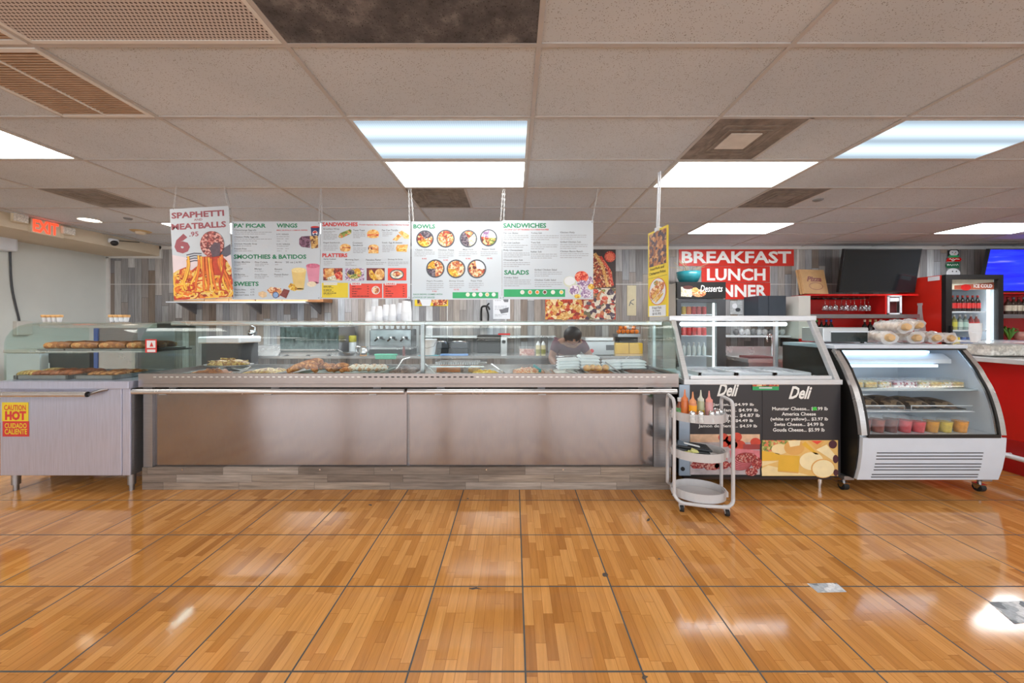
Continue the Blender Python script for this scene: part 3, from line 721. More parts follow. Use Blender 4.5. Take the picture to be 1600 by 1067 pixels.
# ================================================================ hot food cabinet on the left
HX0, HX1, HY = -4.135, -3.088, 2.90
STEELB = steel('bluish_steel', (198, 202, 224), .3, (40, 2, 1), .06, .6)
o = thing('hot_food_cabinet', 'stainless hot food cabinet on legs with a domed glass top', 'hot cabinet', ((HX0+HX1)/2, 3.2, 0))
m = MB(); m.box(HX0, HX1, HY+.012, 3.53, .14, .84, STEELD); m.build('body', o)
m = MB(); m.box(HX0, PX(190, HY), HY, HY+.012, .14, .84, STEELB); m.build('front_panel', o, bevel=.003)
m = MB(); m.box(PX(191, HY), HX1, HY, HY+.012, .14, .84, STEELB); m.build('corner_post', o, bevel=.003)
m = MB(); m.box(HX0-.01, HX1+.012, HY-.025, 3.54, .84, .9, STEELB); m.build('top_rim', o, bevel=.004)
for x, y in ((HX0+.06, HY+.05), (HX1-.04, HY+.05), (HX0+.06, 3.46), (HX1-.04, 3.46)):
    m = MB(); m.cyl((x, y, .05), (x, y, .14), .026, STEELD); m.cyl((x, y, 0), (x, y, .05), .017, STEELD); m.build('leg', o)
m = MB(); a, b = HX0-.02, PX(137, 2.84)
m.tube([(a, 2.84, .805), (b, 2.84, .805)], .022, STEELH, 16, caps=False); m.cyl((b-.03, 2.84, .805), (b-.012, 2.84, .805), .02, BLACKM, 14)
r = m.build('tray_rail', o)
m = MB(); m.tube(smooth_path([(b-.02, 2.86, .80), (b+.06, 2.88, .83), (b+.09, 2.9, .835)], 4), .012, STEELD, 8); m.build('rail_bracket', r)
prof = dome(2.92, .902, 1.375)
m = MB(); m.sheet(prof, 0, HX0+.01, HX1-.01, -.006, GLASS); m.build('front_glass', o)
for x in (HX0+.002, HX1-.010):
    m = MB(); m.prism([(3.5, .902)]+prof+[(3.5, 1.375)], 0, x, x+.008, GLASSG); m.build('end_glass', o)
m = MB(); m.box(HX0+.012, HX1-.012, 3.13, 3.5, 1.325, 1.366, STEELH); m.build('roof', o)
m = MB(); m.box(HX0+.02, HX1-.02, 3.06, 3.48, 1.118, 1.132, STEELH); m.build('shelf', o)
SIGNY = HY-.0015
m = MB(); m.Y = SIGNY; m.rect(3, 44.5, 628.5, 658, YELB, 0); m.rect(4, 45.5, 658, 682, INKR, 0)
m.text('CAUTION', 6.5, 40.5, 632.5, 641, INKR, .0008, .02); m.text('HOT', 8, 41, 642, 656.5, INKR, .0008, .06)
m.text('CUIDADO', 7.5, 42, 661, 669, YELB, .0008, .02); m.text('CALIENTE', 7.5, 42.5, 670, 678.5, YELB, .0008, .02)
m.build('caution_sign', o, bevel=0)
PAS = food('baked_pastry', [(196, 132, 74), (174, 108, 58), (214, 160, 104), (150, 90, 48)], 30, .5)
F_CRQ = food('dark_pastry', [(150, 86, 52), (126, 70, 46), (176, 104, 66)], 30, .5)
def bun(x, y, z, sx, sy, sz, m, label, name='pastry', grp=None):
    return tag(MB().ball((x, y, z), (sx, sy, sz), m, 12, 8, .05).build(name), label, 'pastry', grp)
for i in range(4):
    xa = HX0+.06+i*.24; o = MB().box(xa, xa+.225, 3.08, 3.44, 1.1335, 1.146, STEELD).build('baking_tray'); tag(o, f'flat metal tray on the hot cabinet shelf, {ORD[i]} from its far end', 'tray', 'trays on the hot cabinet shelf')
    for k in range(3):
        strip([(xa+.02, 3.12+.1*k, 1.170), (xa+.11, 3.13+.1*k, 1.178), (xa+.21, 3.15+.1*k, 1.172)], .03, f'baked pastry roll on the upper tray {ORD[i]} from the far end, {ORD[k]} from the glass', PAS, 'pastry_roll', 'pastry', 'pastry rolls on the upper shelf')
for i, (a, b, fm, fl) in enumerate(((0, 62, F_NOD, 'pale fried food'), (66, 140, F_CRQ, 'brown turnovers'), (152, 209, PAS, 'flat pastries'))):
    Y = 3.13; xa, xb = PX(a, Y), PX(b, Y); xb = min(xb, HX1-.03); xa = max(xa, HX0+.02)
    m = MB(); m.box(xa, xb, 2.98, 3.4, .902, .91, STEELD)
    for q in ((xa, xb, 2.97, 2.985), (xa, xb, 3.395, 3.41), (xa-.005, xa+.008, 2.97, 3.41), (xb-.008, xb+.005, 2.97, 3.41)): m.box(*q, .904, .935, STEELD)
    o = m.build('baking_tray'); tag(o, f'rimmed lower tray of {fl} in the hot cabinet', 'tray', 'lower trays of the hot cabinet')
    for k in range(5):
        xx = xa+.05+(xb-xa-.1)*k/4
        for r in range(2): bun(xx, 3.08+.16*r, .936+.004*(k % 2), .042, .055, .026 if i != 2 else .018, fm, f'{fl[:-1] if fl.endswith("s") else "piece of "+fl}, {ORD[k]} in the {"front" if r == 0 else "rear"} row of its lower hot tray', grp=f'{fl} in the hot cabinet')
CONEM = mat('wafer', (206, 160, 104), .7, 0, .15, 60)
for g, (px0, nn, wh) in enumerate(((70, 4, 'by the dark wall cable'), (175, 4, 'before the plank wall'))):
    for k in range(nn):
        Y = 3.3; x = PX(px0+k*7.6, Y); o = thing('wafer_cone', f'wafer cone cup in a paper sleeve, {ORD[k]} of the group {wh}', 'ice cream cone', (x, Y, 1.379), f'cone cups {wh}')
        MB().lathe([(.012, 0), (.014, .004), (.019, .04)], (x, Y, 1.379), PAPER, 10).build('sleeve', o)
        MB().lathe([(.019, .04), (.024, .043), (.026, .062), (.02, .064)], (x, Y, 1.379), CONEM, 10).build('wafer', o)
# ================================================================ hanging menu boards
BY = 3.57
P_RED = food('printed_sausage_food', [(196, 84, 56), (226, 150, 96), (150, 60, 50), (236, 200, 150), (110, 50, 44)], 48, .5, 0)
P_YEL = food('printed_plantain_food', [(232, 190, 60), (220, 160, 50), (244, 214, 110), (190, 130, 50)], 60, .5, 0)
P_BLK = food('printed_black_beans', [(86, 74, 86), (110, 98, 112), (66, 58, 70), (140, 128, 136)], 75, .5, 0)
P_CHK = food('printed_chicken_food', [(222, 150, 92), (236, 190, 140), (196, 110, 66), (244, 216, 180), (176, 92, 70)], 60, .5, 0)
P_RIC = food('printed_white_rice', [(230, 226, 214), (214, 206, 178), (242, 240, 232), (196, 190, 150)], 75, .5, 0)
P_GRN = food('printed_salad', [(150, 160, 80), (206, 196, 120), (110, 130, 60), (224, 130, 90)], 60, .5, 0)
P_BUN = food('printed_bread', [(226, 160, 80), (236, 186, 110), (206, 130, 56), (242, 206, 140)], 40, .5, 0, True)
P_PUR = food('printed_red_onion', [(206, 186, 206), (170, 140, 176), (232, 222, 232), (140, 108, 150)], 75, .5, 0)
P_TOM = food('printed_tomato', [(216, 64, 48), (232, 96, 72), (190, 44, 36), (240, 150, 120)], 75, .5, 0)
P_PIZ = food('printed_pizza', [(214, 92, 56), (236, 190, 110), (190, 60, 40), (244, 220, 170), (150, 50, 40), (226, 160, 80)], 20, .5, 0)
P_PIZ2 = food('printed_veg_pizza', [(226, 206, 180), (190, 80, 66), (84, 66, 80), (236, 226, 206), (206, 130, 90), (120, 110, 80)], 16, .5, 0)
P_RIB = food('printed_fried_pork', [(150, 90, 56), (96, 66, 70), (186, 120, 70), (70, 54, 66), (206, 150, 96)], 34, .5, 0)
BOWLR = mat('printed_bowl_rim', (78, 84, 92), .5)
STR1 = mat('printed_spaghetti_orange', (230, 122, 50), .5, 0, .12, 20); STR2 = mat('printed_spaghetti_yellow', (240, 186, 70), .5, 0, .1, 20); STR4 = mat('printed_pale_noodle', (244, 212, 130), .5, 0, .1, 20); STR3 = mat('printed_sauce', (196, 66, 40), .5, 0, .2, 20)
MEATB = food('printed_meatball', [(150, 62, 60), (206, 120, 110), (110, 48, 52), (226, 170, 160)], 60, .5, 0)
LINKM = mat('zinc_chain', (206, 208, 210), .35, .7, .05)
def chain(mb, p0, p1):
    a, b = Vector(p0), Vector(p1); L = (b-a).length; n = max(3, int(L/.024)); d = (b-a)/n; u = d.normalized()
    for k in range(n):
        c = a+d*(k+.5); s = Vector((0, 1, 0)) if k % 2 else Vector((1, 0, 0)); h = d.length*.62
        mb.tube([c+u*(h*math.cos(q*math.pi/3))+s*(.0065*math.sin(q*math.pi/3)) for q in range(6)], .0022, LINKM, 4, closed=True)
def board(label, px0, px1, py0, py1, chains, Y=BY, tilt=0.0):
    cx, cz = PX((px0+px1)/2, Y), PZ((py0+py1)/2, Y)
    o = thing('menu_board', label, 'menu board', (cx, Y, PZ(py1, Y)), 'hanging menu boards')
    M = None
    if tilt: M = Matrix.Translation((cx, Y, cz)) @ Matrix.Rotation(-math.radians(tilt), 4, 'Y') @ Matrix.Translation((-cx, -Y, -cz))
    m = MB(); m.M = M; m.box(PX(px0, Y), PX(px1, Y), Y, Y+.008, PZ(py1, Y), PZ(py0, Y), BOARD); m.build('panel', o)
    for (xa, ya), (xb, yb) in chains:
        m = MB(); chain(m, (PX(xa, Y), Y+.004, CEIL-.002), (PX(xb, Y), Y+.004, PZ(yb, Y)+.002)); m.build('chain', o)
    m = MB()
    for x, y in ((px0+2, py0+2.5), (px1-2, py0+2.5), (px0+2, py1-2.5), (px1-2, py1-2.5)): m.Y = Y; m.disc(x, y, .8, GREYP, .0008, n=10)
    m.M = None; m.build('grommets', o)
    return o, M
HEAD = []
def items(m, L, ink=INKD, bold=.01):
    if bold >= .03:
        h = MB(); h.sheet_at(m.Y, m.o); h.M = m.M; HEAD.append(h); m = h
    for t, x0, x1, y0, y1 in L: m.text(t, x0, x1, y0, y1, ink, .0012, bold)
def letters(m, o):
    for h in HEAD: h.build_split('heading', o)
    HEAD.clear(); m.build('small_print', o)
def cup(m, x0, x1, xb0, xb1, y0, y1, body, top, w):
    m.poly([(x0, y0), (xb0, y1), (xb1, y1), (x1, y0)], body, w); m.disc((x0+x1)/2, y0, (x1-x0)/2, top, w+.0004, ry=(x1-x0)*.17); m.disc((xb0+xb1)/2, y1, (xb1-xb0)/2, body, w, ry=(xb1-xb0)*.12)

# spaghetti poster
o, M = board('tilted menu poster of spaghetti and meatballs for 6.95', 269, 361, 324, 467, (((275, 298), (270.5, 328)), ((350, 298), (355.5, 323))), Y=3.53, tilt=3.2)
m = MB(); m.M = M; m.sheet_at(3.53, (260, 320, 6.886))
items(m, (('SPAPHETTI', 78, 645, 68, 134), ('MEATBALLS', 72, 660, 190, 256)), INKM, .035); items(m, (('AND', 318, 408, 146, 170),), INKM, .01)
items(m, (('6', 92, 258, 300, 512),), INKM, .055); items(m, (('.95', 258, 358, 284, 336),), INKM, .02); letters(m, o)
m = MB(); m.M = M; m.sheet_at(3.53, (260, 320, 6.886))
PINKBG = mat('printed_pale_pink', (224, 208, 212), .5, 0, .05)
m.poly([(62, 520), (62, 1010), (693, 1010), (693, 560), (600, 520), (400, 600), (220, 560)], PINKBG, .0006)
m.poly([(62, 720), (110, 690), (200, 660), (260, 700), (330, 650), (400, 560), (580, 545), (650, 620), (690, 700), (693, 1008), (62, 1008)], food('printed_spaghetti_mix', [(226, 128, 56), (240, 190, 84), (196, 76, 44), (232, 152, 70), (150, 54, 40), (244, 206, 120)], 34, .5, 0), .0009)
m.poly([(380, 560), (590, 545), (640, 700), (600, 760), (420, 750)], STR3, .0012)
DKS = mat('printed_noodle_edge', (190, 96, 40), .5, 0, .15, 20); FORK = mat('printed_fork', (92, 90, 104), .5)
m.poly([(600, 490), (693, 440), (693, 550), (640, 575), (560, 540)], FORK, .0013)
for y in (520, 545, 572, 598): m.ribbon([(215, y+12), (300, y-3), (380, y+5)], 6, FORK, .0013)
random.seed(3)
for k in range(64):
    c = (STR1, STR2, STR2, STR3, STR4)[k % 5]; x = random.uniform(90, 640); y = random.uniform(800, 980); r = random.uniform(40, 130); a = random.uniform(0, 6)
    P = [(min(688, max(66, x+r*math.cos(a+t*.45))), min(1000, max(700, y+r*.5*math.sin(a+t*.45)))) for t in range(8)]
    m.ribbon([(v.x, v.y) for v in smooth_path([(p[0], p[1], 0) for p in P], 3)], random.uniform(6, 10), c, .0014+.00004*k)
for k, (xa, xb, c) in enumerate(((225, 150, STR2), (235, 175, STR2), (345, 250, STR2), (352, 300, STR1), (375, 410, STR2), (395, 385, STR1), (430, 440, STR1), (455, 470, STR2), (480, 500, STR1), (560, 640, STR1), (585, 600, STR2), (600, 665, STR1), (620, 560, STR3))):
    P = smooth_path([((xa), 540+random.uniform(0, 60), 0), (xa+random.uniform(-6, 6), 650, 0), ((xa+xb)/2, 760, 0), (xb, 850, 0), (xb+random.uniform(-20, 40), 930, 0)], 5)
    m.ribbon([(v.x, v.y) for v in P], 13, DKS, .0033+.0001*k); m.ribbon([(v.x, v.y) for v in P], 9.5, c, .00335+.0001*k)
m.disc(500, 430, 128, MEATB, .005, ry=140, n=30); m.poly([(470, 470), (530, 410), (590, 430), (580, 560), (500, 570)], mat('printed_dark_meat', (92, 72, 84), .5, 0, .2, 30), .0055)
m.build('spaghetti_picture', o)

# PA' PICAR
o, M = board("white menu board headed PA' PICAR, WINGS and SMOOTHIES", 362.5, 500, 346, 468, (((352, 298), (364, 347)), ((500.5, 298), (498, 347))))
m = MB(); m.sheet_at(BY, (360, 340, 7.903))
items(m, (("PA' PICAR", 45, 440, 72, 125), ('WINGS', 572, 828, 72, 125), ('SMOOTHIES & BATIDOS', 42, 938, 455, 510), ('SWEETS', 47, 350, 790, 845)), INKG, .035)
items(m, (('BBQ | BUFFALO | LEMON PEPPER', 572, 955, 149, 166),), INKR, .02)
items(m, (('Chimichanga Eggrolls', 50, 320, 145, 168), ('Chicken Philly Eggrolls', 50, 345, 230, 253), ('Chicken Noodle Soup', 50, 330, 315, 338), ('French Fries', 50, 200, 374, 394), ('6 PC WINGS', 572, 720, 197, 215), ('12 PC WINGS', 572, 735, 320, 338),
  ('Green Machine', 48, 245, 538, 558), ('Pina Colada', 305, 460, 540, 560), ('Mamey', 552, 640, 542, 562), ('20 oz | 6.95', 685, 880, 540, 568), ('Tropical', 48, 150, 622, 644), ('Mango', 300, 388, 624, 646), ('Banana', 548, 640, 626, 644), ('All Berries', 48, 182, 692, 712), ('Oreo Cream', 300, 455, 694, 712), ('Peanut Butter', 545, 720, 692, 712),
  ('Churro Bites', 48, 190, 880, 898), ('Tres Leches', 48, 180, 912, 930), ('Assorted Cakes', 48, 228, 944, 964), ('4.75', 248, 296, 880, 896), ('4.75', 248, 296, 912, 928), ('5.75', 248, 296, 944, 960)))
for a in ((50, 510, 177, 2, 22), (50, 510, 262, 2, 22), (50, 350, 346, 1, 20), (50, 390, 408, 1, 20), (572, 800, 232, 1, 20), (572, 655, 258, 2, 28), (680, 720, 258, 2, 28), (575, 820, 350, 1, 20), (575, 655, 380, 2, 28), (680, 720, 380, 2, 28), (48, 200, 568, 2, 18), (305, 470, 572, 2, 18), (552, 640, 576, 1, 18), (48, 200, 655, 1, 18), (300, 455, 657, 1, 18), (548, 640, 660, 1, 18), (48, 220, 722, 2, 18), (300, 475, 724, 2, 18), (545, 750, 724, 1, 18)): m.lines(*a, INKL)
letters(m, o)
m = MB(); m.sheet_at(BY, (360, 340, 7.903))
NAVY = mat('printed_navy', (46, 62, 110), .5); m.poly([(992, 118), (1002, 228), (1088, 228), (1100, 118)], NAVY, .001); m.disc(1046, 116, 53, INKR, .0012, ry=12)
m.disc(1046, 192, 32, INKW, .0013); m.disc(1046, 192, 28, INKR, .0014, a0=20, a1=180); m.disc(1046, 192, 28, NAVY, .0014, a0=215, a1=330)
m.poly([(850, 260), (880, 232), (985, 226), (985, 375), (880, 362), (850, 330)], food('printed_ribs', [(110, 70, 96), (140, 100, 124), (84, 52, 70)], 60, .5, 0), .0012); m.poly([(980, 228), (1080, 225), (1086, 372), (1000, 384)], food('printed_fries', [(206, 160, 90), (120, 76, 50), (226, 190, 120)], 75, .5, 0), .0014)
cup(m, 935, 1105, 970, 1092, 595, 808, mat('printed_pink_smoothie', (216, 140, 164), .5), mat('printed_strawberry_top', (206, 110, 140), .5, 0, .25, 60), .001)
cup(m, 755, 937, 788, 908, 648, 885, mat('printed_yellow_smoothie', (226, 196, 124), .5), mat('printed_yellow_top', (236, 214, 150), .5, 0, .1, 50), .0016)
m.poly([(712, 850), (745, 808), (790, 822), (830, 880), (800, 910), (745, 892)], P_YEL, .0022); m.disc(1005, 822, 58, mat('printed_banana', (232, 216, 188), .5, 0, .1, 50), .0022, ry=34)
m.poly([(345, 925), (400, 905), (450, 928), (448, 975), (400, 992), (348, 960)], mat('printed_cake', (222, 190, 150), .5, 0, .15, 40), .001); m.poly([(452, 895), (500, 855), (620, 870), (640, 905), (600, 985), (530, 985)], P_CHK, .001)
m.disc(560, 955, 40, NAVY, .0014); m.disc(560, 955, 32, mat('printed_blue_dip', (140, 170, 214), .5), .0018); m.poly([(610, 960), (660, 878), (735, 898), (690, 998)], mat('printed_red_cake', (130, 60, 56), .5, 0, .2, 50), .0016)
m.build_split('food_picture', o)

# red SANDWICHES board
o, M = board('white menu board headed SANDWICHES and PLATTERS in red', 501, 641, 345, 467, (((501.5, 298), (503, 346)), ((638.5, 298), (639.5, 346))))
m = MB(); m.sheet_at(BY, (500, 340, 8.207))
items(m, (('SANDWICHES', 30, 485, 60, 112), ('PLATTERS', 30, 352, 458, 508)), INKR, .04); items(m, (('Protein Options: Bacon | Sausage | Ham | Turkey Sausage', 505, 1145, 82, 106),), INKR, .005)
items(m, (('Breakfast Wrap', 45, 250, 135, 160), ('Texas Toast', 425, 575, 150, 174), ('Pan Con Tortilla', 795, 1000, 150, 174), ('Bagel Sandwich', 45, 255, 312, 336), ('Croissant', 420, 545, 312, 334), ('Sandwich', 420, 550, 344, 366), ('Steak, Egg & cheese', 795, 1055, 310, 336), ('Early Cuban', 48, 205, 522, 547), ('Morning Start', 325, 500, 528, 553), ('Pancakes Platter', 590, 785, 530, 552), ('Shrimp N Grits', 870, 1060, 526, 551)))
for a in ((45, 195, 175, 2, 18), (45, 222, 215, 4, 19), (425, 580, 192, 4, 20), (800, 935, 190, 3, 20), (45, 230, 350, 4, 21), (425, 595, 385, 4, 20), (800, 955, 352, 5, 20), (48, 160, 562, 3, 20), (325, 440, 570, 2, 19), (325, 555, 608, 1, 19), (595, 850, 572, 2, 21), (872, 1130, 566, 3, 20)): m.lines(*a, INKL)
letters(m, o)
m = MB(); m.sheet_at(BY, (500, 340, 8.207))
m.poly([(236, 240), (258, 200), (385, 148), (405, 165), (400, 205), (280, 262), (245, 258)], P_GRN, .001)
m.disc(680, 208, 78, P_BUN, .001, ry=56); m.rect(608, 752, 215, 238, P_TOM, .0014); m.disc(680, 244, 74, P_BUN, .0016, ry=18)
m.poly([(930, 285), (1000, 215), (1050, 240), (985, 300)], P_BUN, .001); m.poly([(1005, 190), (1050, 166), (1145, 225), (1140, 272), (1085, 270)], P_BUN, .0014)
m.disc(325, 385, 70, P_BUN, .001, ry=50); m.rect(262, 388, 380, 396, P_RED, .0014); m.disc(325, 412, 66, P_BUN, .0016, ry=24)
m.disc(686, 378, 66, P_BUN, .001, ry=34, a0=0, a1=180); m.rect(618, 752, 380, 412, P_RED, .0012); m.rect(622, 752, 412, 458, P_BUN, .0014)
m.poly([(972, 395), (990, 350), (1130, 345), (1110, 440), (985, 435)], P_BUN, .001); m.poly([(980, 405), (1110, 405), (1090, 425), (985, 432)], P_YEL, .0014)
for k, (a, b, bg, t) in enumerate(((42, 290, P_RED, P_BUN), (325, 567, P_PUR, P_GRN), (598, 830, mat('printed_dark_red', (120, 50, 50), .5, 0, .2, 40), P_BUN), (870, 1108, REDB, P_RIC))):
    m.rect(a, b, 648, 806, bg, .001)
    if k == 0: m.poly([(58, 660), (165, 650), (185, 740), (80, 790)], P_BUN, .0014); m.poly([(95, 770), (190, 735), (220, 805), (100, 805)], P_RIC, .0016); m.disc(235, 740, 46, P_TOM, .0014)
    if k == 1: m.disc(440, 720, 95, P_GRN, .0014, ry=66); m.disc(400, 700, 46, P_BLK, .0018, ry=34); m.disc(480, 690, 40, P_YEL, .0018)
    if k == 2: m.disc(765, 728, 62, P_BUN, .0014, ry=72); m.poly([(625, 680), (660, 665), (745, 790), (690, 806), (640, 760)], P_YEL, .0018)
    if k == 3: m.disc(985, 730, 92, BOWLR, .0014, ry=66); m.disc(985, 728, 78, P_RIC, .0018, ry=52); m.disc(985, 722, 48, P_RED, .0022, ry=32)
m.rect(25, 360, 836, 1026, YELB, .001); m.rect(380, 797, 846, 1030, REDB, .001); m.rect(813, 1118, 846, 1030, REDB, .001)
for a, b in ((48, 222), (398, 528), (832, 978)): m.rect(a, b, 828, 864, PAPER, .0014)
m.text('TOSTADAS', 54, 216, 832, 856, mat('pale_yellow_ink', (222, 206, 150), .5), .0018, .02); m.text('SIDES', 412, 514, 836, 858, INKR, .0018, .03); m.text('DRINKS', 846, 966, 838, 860, INKR, .0018, .03)
DKR = mat('dark_print', (120, 40, 36), .5); DKY = mat('dark_yellow_print', (120, 104, 40), .5)
for y in (876, 922, 962): m.lines(45, 270, y, 1, 10, DKY, 1.6, .0014); m.lines(45, 210, y+22, 1, 10, DKY, .7, .0014)
for y, e in ((878, 470), (908, 560), (940, 510), (970, 480), (1002, 690)): m.lines(412, e, y, 1, 10, DKR, 1.3, .0014); m.lines(606, 640, y, 1, 10, DKR, 1.2, .0014)
for y, e in ((878, 980), (908, 905), (938, 940), (968, 1020), (998, 960)): m.lines(840, e, y, 1, 10, DKR, 1.3, .0014); m.lines(1062, 1096, y, 1, 10, DKR, 1.2, .0014)
m.disc(716, 930, 53, PAPER, .0018); m.disc(716, 930, 44, P_CHK, .0022)
m.build_split('food_picture', o)

# BOWLS
o, M = board('white menu board headed BOWLS with seven round dishes', 643, 784, 346, 468, (((641.5, 298), (646, 347)), ((786, 298), (782, 347))))
m = MB(); m.sheet_at(BY, (640, 340, 7.62)); items(m, (('BOWLS', 45, 305, 78, 130),), INKG, .035)
items(m, (('Classic Chicken', 70, 270, 373, 393), ('Chicken Fiesta', 340, 530, 374, 394), ('Mojo Pork', 635, 760, 371, 393), ('Pepper Steak', 862, 1020, 366, 388), ("Papi's Picadillo", 205, 395, 745, 768), ('Shrimp Creole', 470, 645, 744, 768), ('Ropa Vieja', 730, 862, 742, 766)))
items(m, (('EACH BOWL COMES WITH', 45, 390, 904, 922), ('CHOICE OF SAUCE', 45, 298, 940, 958)), INKG, .015)
items(m, (('9.95', 148, 202, 480, 497), ('9.95', 402, 458, 498, 515), ('9.95', 668, 725, 480, 497), ('10.95', 922, 985, 477, 494), ('9.95', 270, 322, 870, 886), ('10.95', 528, 588, 848, 866), ('11.95', 752, 815, 848, 866)), INKR, .01)
for a in ((58, 300, 408, 3, 22), (340, 530, 408, 4, 22), (585, 805, 406, 3, 22), (845, 1045, 404, 3, 22), (200, 405, 782, 4, 23), (475, 650, 782, 3, 23), (705, 880, 780, 3, 23)): m.lines(*a, INKL)
letters(m, o)
m = MB(); m.sheet_at(BY, (640, 340, 7.62))
for x, y, r, parts in ((183, 255, 105, ((20, 130, P_BLK), (130, 200, P_RED), (200, 300, P_YEL), (300, 380, P_CHK))), (430, 250, 108, ((0, 360, P_CHK), (40, 140, P_RED))), (700, 250, 105, ((80, 280, P_BLK), (280, 400, P_RIC), (50, 120, P_RED))), (940, 240, 103, ((0, 80, PAPER), (80, 170, P_PUR), (170, 270, P_RED), (270, 360, P_GRN))), (307, 607, 110, ((100, 180, P_YEL), (180, 270, P_BLK), (270, 420, P_CHK), (60, 100, P_RED))), (553, 610, 112, ((0, 180, P_CHK), (180, 290, P_YEL), (290, 360, P_CHK))), (800, 610, 113, ((0, 100, PAPER), (100, 360, P_RED), (200, 330, P_CHK)))):
    m.disc(x, y, r, BOWLR, .001)
    for k, (a0, a1, fm) in enumerate(parts): m.disc(x, y, r*.85, fm, .0014+.0002*k, a0=a0, a1=a1)
m.rect(512, 1055, 888, 960, GREENB, .001)
for x, c in ((693, (222, 226, 190)), (768, (232, 222, 200)), (846, (226, 210, 214)), (924, (232, 200, 130)), (1002, (222, 236, 222))): m.disc(x, 916, 24, PAPER, .0014); m.disc(x, 916, 17, mat(f'printed_sauce_{x}', c, .5), .0018)
m.build_split('food_picture', o)

# green SANDWICHES
o, M = board('white menu board headed SANDWICHES and SALADS in green', 784.5, 927, 344.5, 467.5, (((788.5, 298), (787, 346)), ((935, 298), (925.5, 346))))
m = MB(); m.sheet_at(BY, (780, 340, 6.67)); items(m, (('SANDWICHES', 42, 490, 57, 107), ('SALADS', 52, 310, 547, 595)), INKG, .035)
items(m, (('CAN SWAP OUT OF THE BREAD TO A WRAP FOR FREE', 42, 515, 117, 133),), INKR, .015)
items(m, (('Pan con Bistec', 45, 200, 151, 170), ('Pan con Lechon', 45, 215, 252, 271), ('Philly Cheesesteak', 45, 245, 331, 353), ('Cheeseburger Sub', 45, 245, 433, 455), ('Turkey Sub', 330, 445, 152, 173), ('Tuna Sub', 330, 428, 251, 268), ('Italian Sub', 330, 442, 346, 364), ('Chicken Philly', 635, 788, 146, 168), ('Grilled Chicken Sub', 635, 850, 244, 263), ('Chicken Bacon Ranch', 635, 870, 342, 361), ('Combo Salad', 50, 195, 614, 634), ('Grilled Chicken Salad', 368, 600, 534, 552), ('Chicken Cobb Salad', 370, 590, 641, 659)))
for a in ((45, 305, 184, 3, 20), (45, 305, 286, 2, 20), (45, 320, 366, 3, 20), (45, 320, 466, 3, 20), (330, 620, 185, 3, 20), (330, 610, 282, 3, 20), (330, 605, 378, 3, 20), (635, 910, 180, 3, 20), (635, 920, 278, 3, 20), (635, 935, 374, 3, 20), (50, 330, 648, 4, 20), (368, 655, 565, 3, 20), (370, 655, 674, 3, 20)): m.lines(*a, INKL)
letters(m, o)
m = MB(); m.sheet_at(BY, (780, 340, 6.67)); m.rect(48, 687, 747, 826, GREENB, .001)
for x, c in ((241, (216, 216, 200)), (322, (226, 150, 90)), (397, (232, 140, 50)), (475, (120, 66, 50)), (560, (230, 228, 210)), (648, (230, 200, 90))): m.disc(x, 777, 22, PAPER, .0014); m.disc(x, 777, 16, mat(f'printed_dip_{x}', c, .5), .0018)
GLR = mat('printed_glass_bowl', (206, 210, 190), .5)
m.disc(735, 668, 66, GLR, .001, ry=58); m.disc(735, 660, 56, PAPER, .0014, ry=46); m.disc(858, 618, 72, P_TOM, .0018, ry=62, n=14); m.disc(925, 660, 52, P_PUR, .0014); m.disc(865, 705, 54, P_PUR, .002); m.disc(785, 755, 66, GLR, .0022); m.disc(785, 755, 54, P_PUR, .0026)
m.disc(905, 795, 56, P_PUR, .003, ry=46); m.disc(958, 720, 34, P_YEL, .0018, ry=30); m.disc(815, 820, 40, GLR, .0034, ry=26); m.disc(815, 820, 32, P_YEL, .0038, ry=22)
m.build_split('food_picture', o)

# yellow hanging sign seen at a slant
A, B = Vector((1.250, 3.356)), Vector((1.300, 3.05)); D = (B-A).normalized(); N2 = Vector((-D.y, D.x)) if Vector((-D.y, D.x)).x < 0 else Vector((D.y, -D.x))
def fr(x, y, w):
    p = A+(B-A)*(x/200)+N2*w; return (p.x, p.y, 2.20-y/900*.775)
o = thing('hanging_sign', 'narrow yellow hanging sign for fried pork and fried fish', 'sign', (1.275, 3.2, 1.425))
m = MB(); m.add([fr(0, 900, 0), fr(200, 900, 0), fr(200, 0, 0), fr(0, 0, 0), fr(0, 900, -.01), fr(200, 900, -.01), fr(200, 0, -.01), fr(0, 0, -.01)], [(0, 1, 2, 3), (7, 6, 5, 4), (0, 4, 5, 1), (1, 5, 6, 2), (2, 6, 7, 3), (3, 7, 4, 0)], YELB); m.build('panel', o)
m = MB(); m.fr = fr; m.rect(12, 190, 22, 372, P_RIB, .001); m.rect(2, 198, 489, 492, DGREY, .001); m.disc(100, 640, 90, INKR, .001, ry=140); m.disc(100, 640, 84, PAPER, .0015, ry=134)
m.poly([(25, 620), (120, 540), (175, 560), (165, 620), (60, 720), (25, 700)], P_CHK, .002)
for k in range(14): x = 60+random.uniform(0, 80); y = 640+random.uniform(0, 90); m.poly([(x-30, y+26), (x-24, y+34), (x+34, y-24), (x+28, y-34)], P_BUN if k % 2 else P_YEL, .0022+.0001*k)
m.disc(90, 550, 26, P_GRN, .002, ry=24); m.rect(12, 186, 785, 896, PAPER, .001); m.build_split('food_picture', o)
m = MB(); m.fr = fr
for t, x0, x1, y0, y1 in (('Fried Pork and', 25, 168, 385, 412), ('Chicharron Fritos', 14, 184, 430, 460), ('Fried Fish', 48, 142, 795, 822), ('& Chips', 52, 130, 828, 852), ('$10.95', 50, 138, 858, 886)): m.text(t, x0, x1, y0, y1, INKK, .002, .01)
m.build_split('lettering', o)
m = MB()
